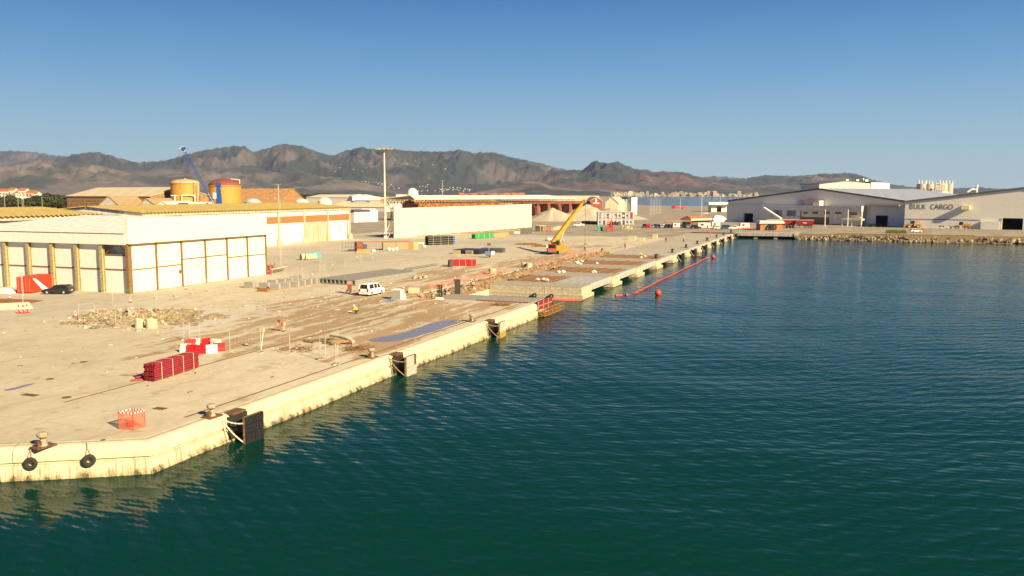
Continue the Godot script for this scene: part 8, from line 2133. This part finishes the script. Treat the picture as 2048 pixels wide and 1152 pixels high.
# ------------------------------------------------------------------ people
var bodies := {}
func body_shape(pose: String) -> Dictionary:
	if bodies.has(pose): return bodies[pose]
	var J := {"pel": Vector3(0, 0.95, 0), "che": Vector3(0, 1.33, 0.0), "nek": Vector3(0, 1.50, 0.0), "hed": Vector3(0, 1.66, 0.02)}
	var knee := [Vector3(-0.11, 0.50, 0.04), Vector3(0.12, 0.50, 0.02)]; var ank := [Vector3(-0.13, 0.09, 0.0), Vector3(0.14, 0.09, -0.03)]
	var elb := [Vector3(-0.27, 1.14, -0.04), Vector3(0.27, 1.14, -0.02)]; var wri := [Vector3(-0.25, 0.90, 0.10), Vector3(0.26, 0.90, 0.08)]
	var toe := Vector3(0, -0.05, 0.17)
	if pose == "crouch":
		J = {"pel": Vector3(0, 0.36, -0.12), "che": Vector3(0, 0.70, 0.10), "nek": Vector3(0, 0.84, 0.22), "hed": Vector3(0, 0.96, 0.32)}
		knee = [Vector3(-0.17, 0.46, 0.28), Vector3(0.17, 0.44, 0.28)]; ank = [Vector3(-0.15, 0.09, -0.02), Vector3(0.15, 0.09, 0.0)]
		elb = [Vector3(-0.26, 0.50, 0.30), Vector3(0.26, 0.50, 0.30)]; wri = [Vector3(-0.14, 0.32, 0.46), Vector3(0.12, 0.32, 0.48)]
	elif pose == "bend":
		J = {"pel": Vector3(0, 0.86, -0.18), "che": Vector3(0, 1.06, 0.16), "nek": Vector3(0, 1.10, 0.34), "hed": Vector3(0, 1.08, 0.50)}
		knee = [Vector3(-0.12, 0.47, -0.02), Vector3(0.13, 0.47, 0.02)]; ank = [Vector3(-0.14, 0.09, -0.10), Vector3(0.15, 0.09, -0.06)]
		elb = [Vector3(-0.24, 0.80, 0.32), Vector3(0.24, 0.80, 0.32)]; wri = [Vector3(-0.15, 0.58, 0.42), Vector3(0.15, 0.58, 0.42)]
	elif pose == "stride":
		knee = [Vector3(-0.10, 0.50, 0.20), Vector3(0.11, 0.48, -0.06)]; ank = [Vector3(-0.11, 0.09, 0.26), Vector3(0.12, 0.12, -0.34)]
		elb = [Vector3(-0.27, 1.14, -0.14), Vector3(0.27, 1.14, 0.10)]; wri = [Vector3(-0.25, 0.92, -0.10), Vector3(0.25, 0.95, 0.26)]
	var up: Vector3 = (J.che - J.pel).normalized()
	var B := []   # a, b, ra, rb, zone (0 skin, 1 jacket, 2 trousers, 3 boots)
	B.append([J.pel, J.pel + up * 0.16, 0.15, 0.14, 2]); B.append([J.pel + up * 0.16, J.che, 0.145, 0.165, 1])
	B.append([J.che, J.nek, 0.15, 0.06, 1]); B.append([J.nek, J.hed, 0.055, 0.06, 0]); B.append([J.hed - up * 0.02, J.hed + up * 0.05, 0.085, 0.1, 0])
	B.append([J.hed + Vector3(0, -0.02, 0.09), J.hed + Vector3(0, -0.03, 0.115), 0.018, 0.012, 0])
	for s in 2:
		var sg := -1.0 if s == 0 else 1.0
		var sho: Vector3 = J.che + up * 0.09 + Vector3(0.18 * sg, 0, 0)
		var hip: Vector3 = J.pel + Vector3(0.10 * sg, -0.02, 0)
		var hand: Vector3 = wri[s] + (wri[s] - elb[s]).normalized() * 0.10
		B.append([J.che + up * 0.06, sho, 0.1, 0.085, 1]); B.append([sho, elb[s], 0.075, 0.055, 1]); B.append([elb[s], wri[s], 0.052, 0.036, 1])
		B.append([wri[s], hand, 0.034, 0.03, 0])
		B.append([hip, knee[s], 0.115, 0.07, 2]); B.append([knee[s], ank[s], 0.072, 0.05, 2]); B.append([ank[s] - Vector3(0, 0.03, 0.03), ank[s] + toe, 0.055, 0.045, 3])
	var c := 0.036
	var lo := Vector3(-0.45, -0.04, -0.55); var n := Vector3i(26, 52, 34)
	var val := PackedFloat32Array(); val.resize((n.x + 1) * (n.y + 1) * (n.z + 1))
	var zone := PackedByteArray(); zone.resize(val.size())
	var ix := func(x: int, y: int, z: int) -> int: return (x * (n.y + 1) + y) * (n.z + 1) + z
	var k := 0
	for x in n.x + 1:
		for y in n.y + 1:
			for z in n.z + 1:
				var p := lo + Vector3(x, y, z) * c
				var d := 9.0; var best := 9.0; var bz := 1
				for q in B:
					var ab: Vector3 = q[1] - q[0]
					var t := clampf((p - q[0]).dot(ab) / maxf(ab.length_squared(), 1e-5), 0, 1)
					var e: float = p.distance_to(q[0] + ab * t) - lerpf(q[2], q[3], t)
					if e < best: best = e; bz = q[4]
					var hh := clampf(0.5 + 0.5 * (d - e) / 0.035, 0, 1)
					d = lerpf(d, e, hh) - 0.035 * hh * (1 - hh)
				val[k] = d; zone[k] = bz; k += 1
	var id := {}; var vs := []; var zs := []
	for x in n.x:
		for y in n.y:
			for z in n.z:
				var s := Vector3.ZERO; var m := 0; var first: float = val[ix.call(x, y, z)]
				var neg := 0
				for e in 8:
					if val[ix.call(x + (e & 1), y + ((e >> 1) & 1), z + ((e >> 2) & 1))] < 0: neg += 1
				if neg == 0 or neg == 8: continue
				for e in 8:
					for f in [1, 2, 4]:
						if e & f: continue
						var a := Vector3(e & 1, (e >> 1) & 1, (e >> 2) & 1); var bq: int = e | f
						var b := Vector3(bq & 1, (bq >> 1) & 1, (bq >> 2) & 1)
						var va: float = val[ix.call(x + int(a.x), y + int(a.y), z + int(a.z))]; var vb: float = val[ix.call(x + int(b.x), y + int(b.y), z + int(b.z))]
						if (va < 0) != (vb < 0):
							s += a.lerp(b, va / (va - vb)); m += 1
				id[Vector3i(x, y, z)] = vs.size()
				vs.append(lo + (Vector3(x, y, z) + s / m) * c); zs.append(zone[ix.call(x, y, z)])
	var quads := []
	var ax := [Vector3i(1, 0, 0), Vector3i(0, 1, 0), Vector3i(0, 0, 1)]
	for q in id.keys():
		for i in 3:
			var p0: Vector3i = q; var p1: Vector3i = q + ax[i]
			var a: float = val[ix.call(p0.x, p0.y, p0.z)]; var b: float = val[ix.call(p1.x, p1.y, p1.z)]
			if (a < 0) == (b < 0): continue
			var u: Vector3i = ax[(i + 1) % 3]; var w: Vector3i = ax[(i + 2) % 3]
			var c0: Vector3i = q; var c1: Vector3i = q - u; var c2: Vector3i = q - u - w; var c3: Vector3i = q - w
			if not (id.has(c1) and id.has(c2) and id.has(c3)): continue
			quads.append([id[c0], id[c1], id[c2], id[c3]] if a < 0 else [id[c0], id[c3], id[c2], id[c1]])
	var nor := []
	nor.resize(vs.size()); nor.fill(Vector3.ZERO)
	for q in quads:
		var nn: Vector3 = (vs[q[2]] - vs[q[0]]).cross(vs[q[3]] - vs[q[1]])
		for e in q: nor[e] += nn
	bodies[pose] = {"v": vs, "z": zs, "n": nor, "q": quads, "head": J.hed, "up": up}
	return bodies[pose]

func person(label: String, p: Vector3, turn: float, pose: String, jacket: Color, trousers: Color, helmet: Color) -> void:
	var S := body_shape(pose)
	var t := thing("person", label, "person", p, turn)
	var pal := [Color(0.35, 0.20, 0.13), jacket, trousers, Color(0.03, 0.025, 0.02)]
	var mb := MB.new(); mb.use_col = true
	for q in S.q:
		for e in [q[0], q[2], q[1], q[0], q[3], q[2]]:
			mb.col = pal[S.z[e]]
			mb.vert(S.v[e], (S.n[e] as Vector3).normalized())
	var m := mat("person_cloth", Color(1, 1, 1), 0.85)
	m.vertex_color_use_as_albedo = true
	part(t, "body", mb, m)
	var hm := MB.new()
	hm.lathe(S.head + Vector3(0, 0.04, 0), [Vector2(0.17, 0.0), Vector2(0.14, 0.02), Vector2(0.13, 0.08), Vector2(0.09, 0.13), Vector2(0.01, 0.15)], 14)
	part(t, "helmet", hm, mat("helmet_%d" % int(helmet.r * 100 + helmet.b * 1000), helmet, 0.4))

func people() -> void:
	var orange := Color(0.60, 0.12, 0.03); var lime := Color(0.52, 0.60, 0.04); var navy := Color(0.04, 0.045, 0.07); var white := Color(0.75, 0.73, 0.68); var dark := Color(0.06, 0.04, 0.035)
	person("worker in an orange jacket and white helmet beside the grey tub", g(807, 598.5), 2.6, "stand", orange, navy, white)
	person("worker in a lime jacket crouching on the mud", g(713, 627), -1.2, "crouch", lime, dark, white)
	person("worker in an orange jacket bending over near the rail", g(567, 663), -1.4, "bend", orange, Color(0.4, 0.33, 0.26), dark)
	person("worker in an orange jacket walking behind the rusty deck bays", g(1250, 497), 0.5, "stride", orange, navy, orange)
	person("worker in dark clothes standing on the finished pier", g(1332, 485.5), 0.2, "stand", dark, Color(0.16, 0.08, 0.05), dark)
	person("worker in a lime jacket on the finished pier", g(1367, 484.5), -0.6, "stand", lime, navy, lime)
	person("worker in orange near the pier edge bollards", g(1421, 474.5), 0.8, "stand", orange, orange, orange)
	person("worker in a lime vest crouching on the rusty deck bay", g(1281, 513), 0.4, "crouch", lime, navy, lime)
	person("worker with a lime helmet standing under the crane hook", g(1170, 502), -0.5, "stand", Color(0.5, 0.47, 0.42), dark, lime)
	person("worker in dark clothes bending by the trench rubble", g(1204, 505), 1.0, "bend", Color(0.12, 0.1, 0.1), dark, white)
	person("person in red beside the pale car on the far road", g(1846, 464), 0.0, "stand", Color(0.4, 0.03, 0.03), Color(0.4, 0.03, 0.03), white)
	person("worker in orange by the larger white cabin", g(1415, 457.5), 0.3, "stand", orange, navy, white)
	person("worker in an orange helmet behind the dark formwork panel", g(909, 564), 0.3, "crouch", Color(0.45, 0.38, 0.3), dark, orange)
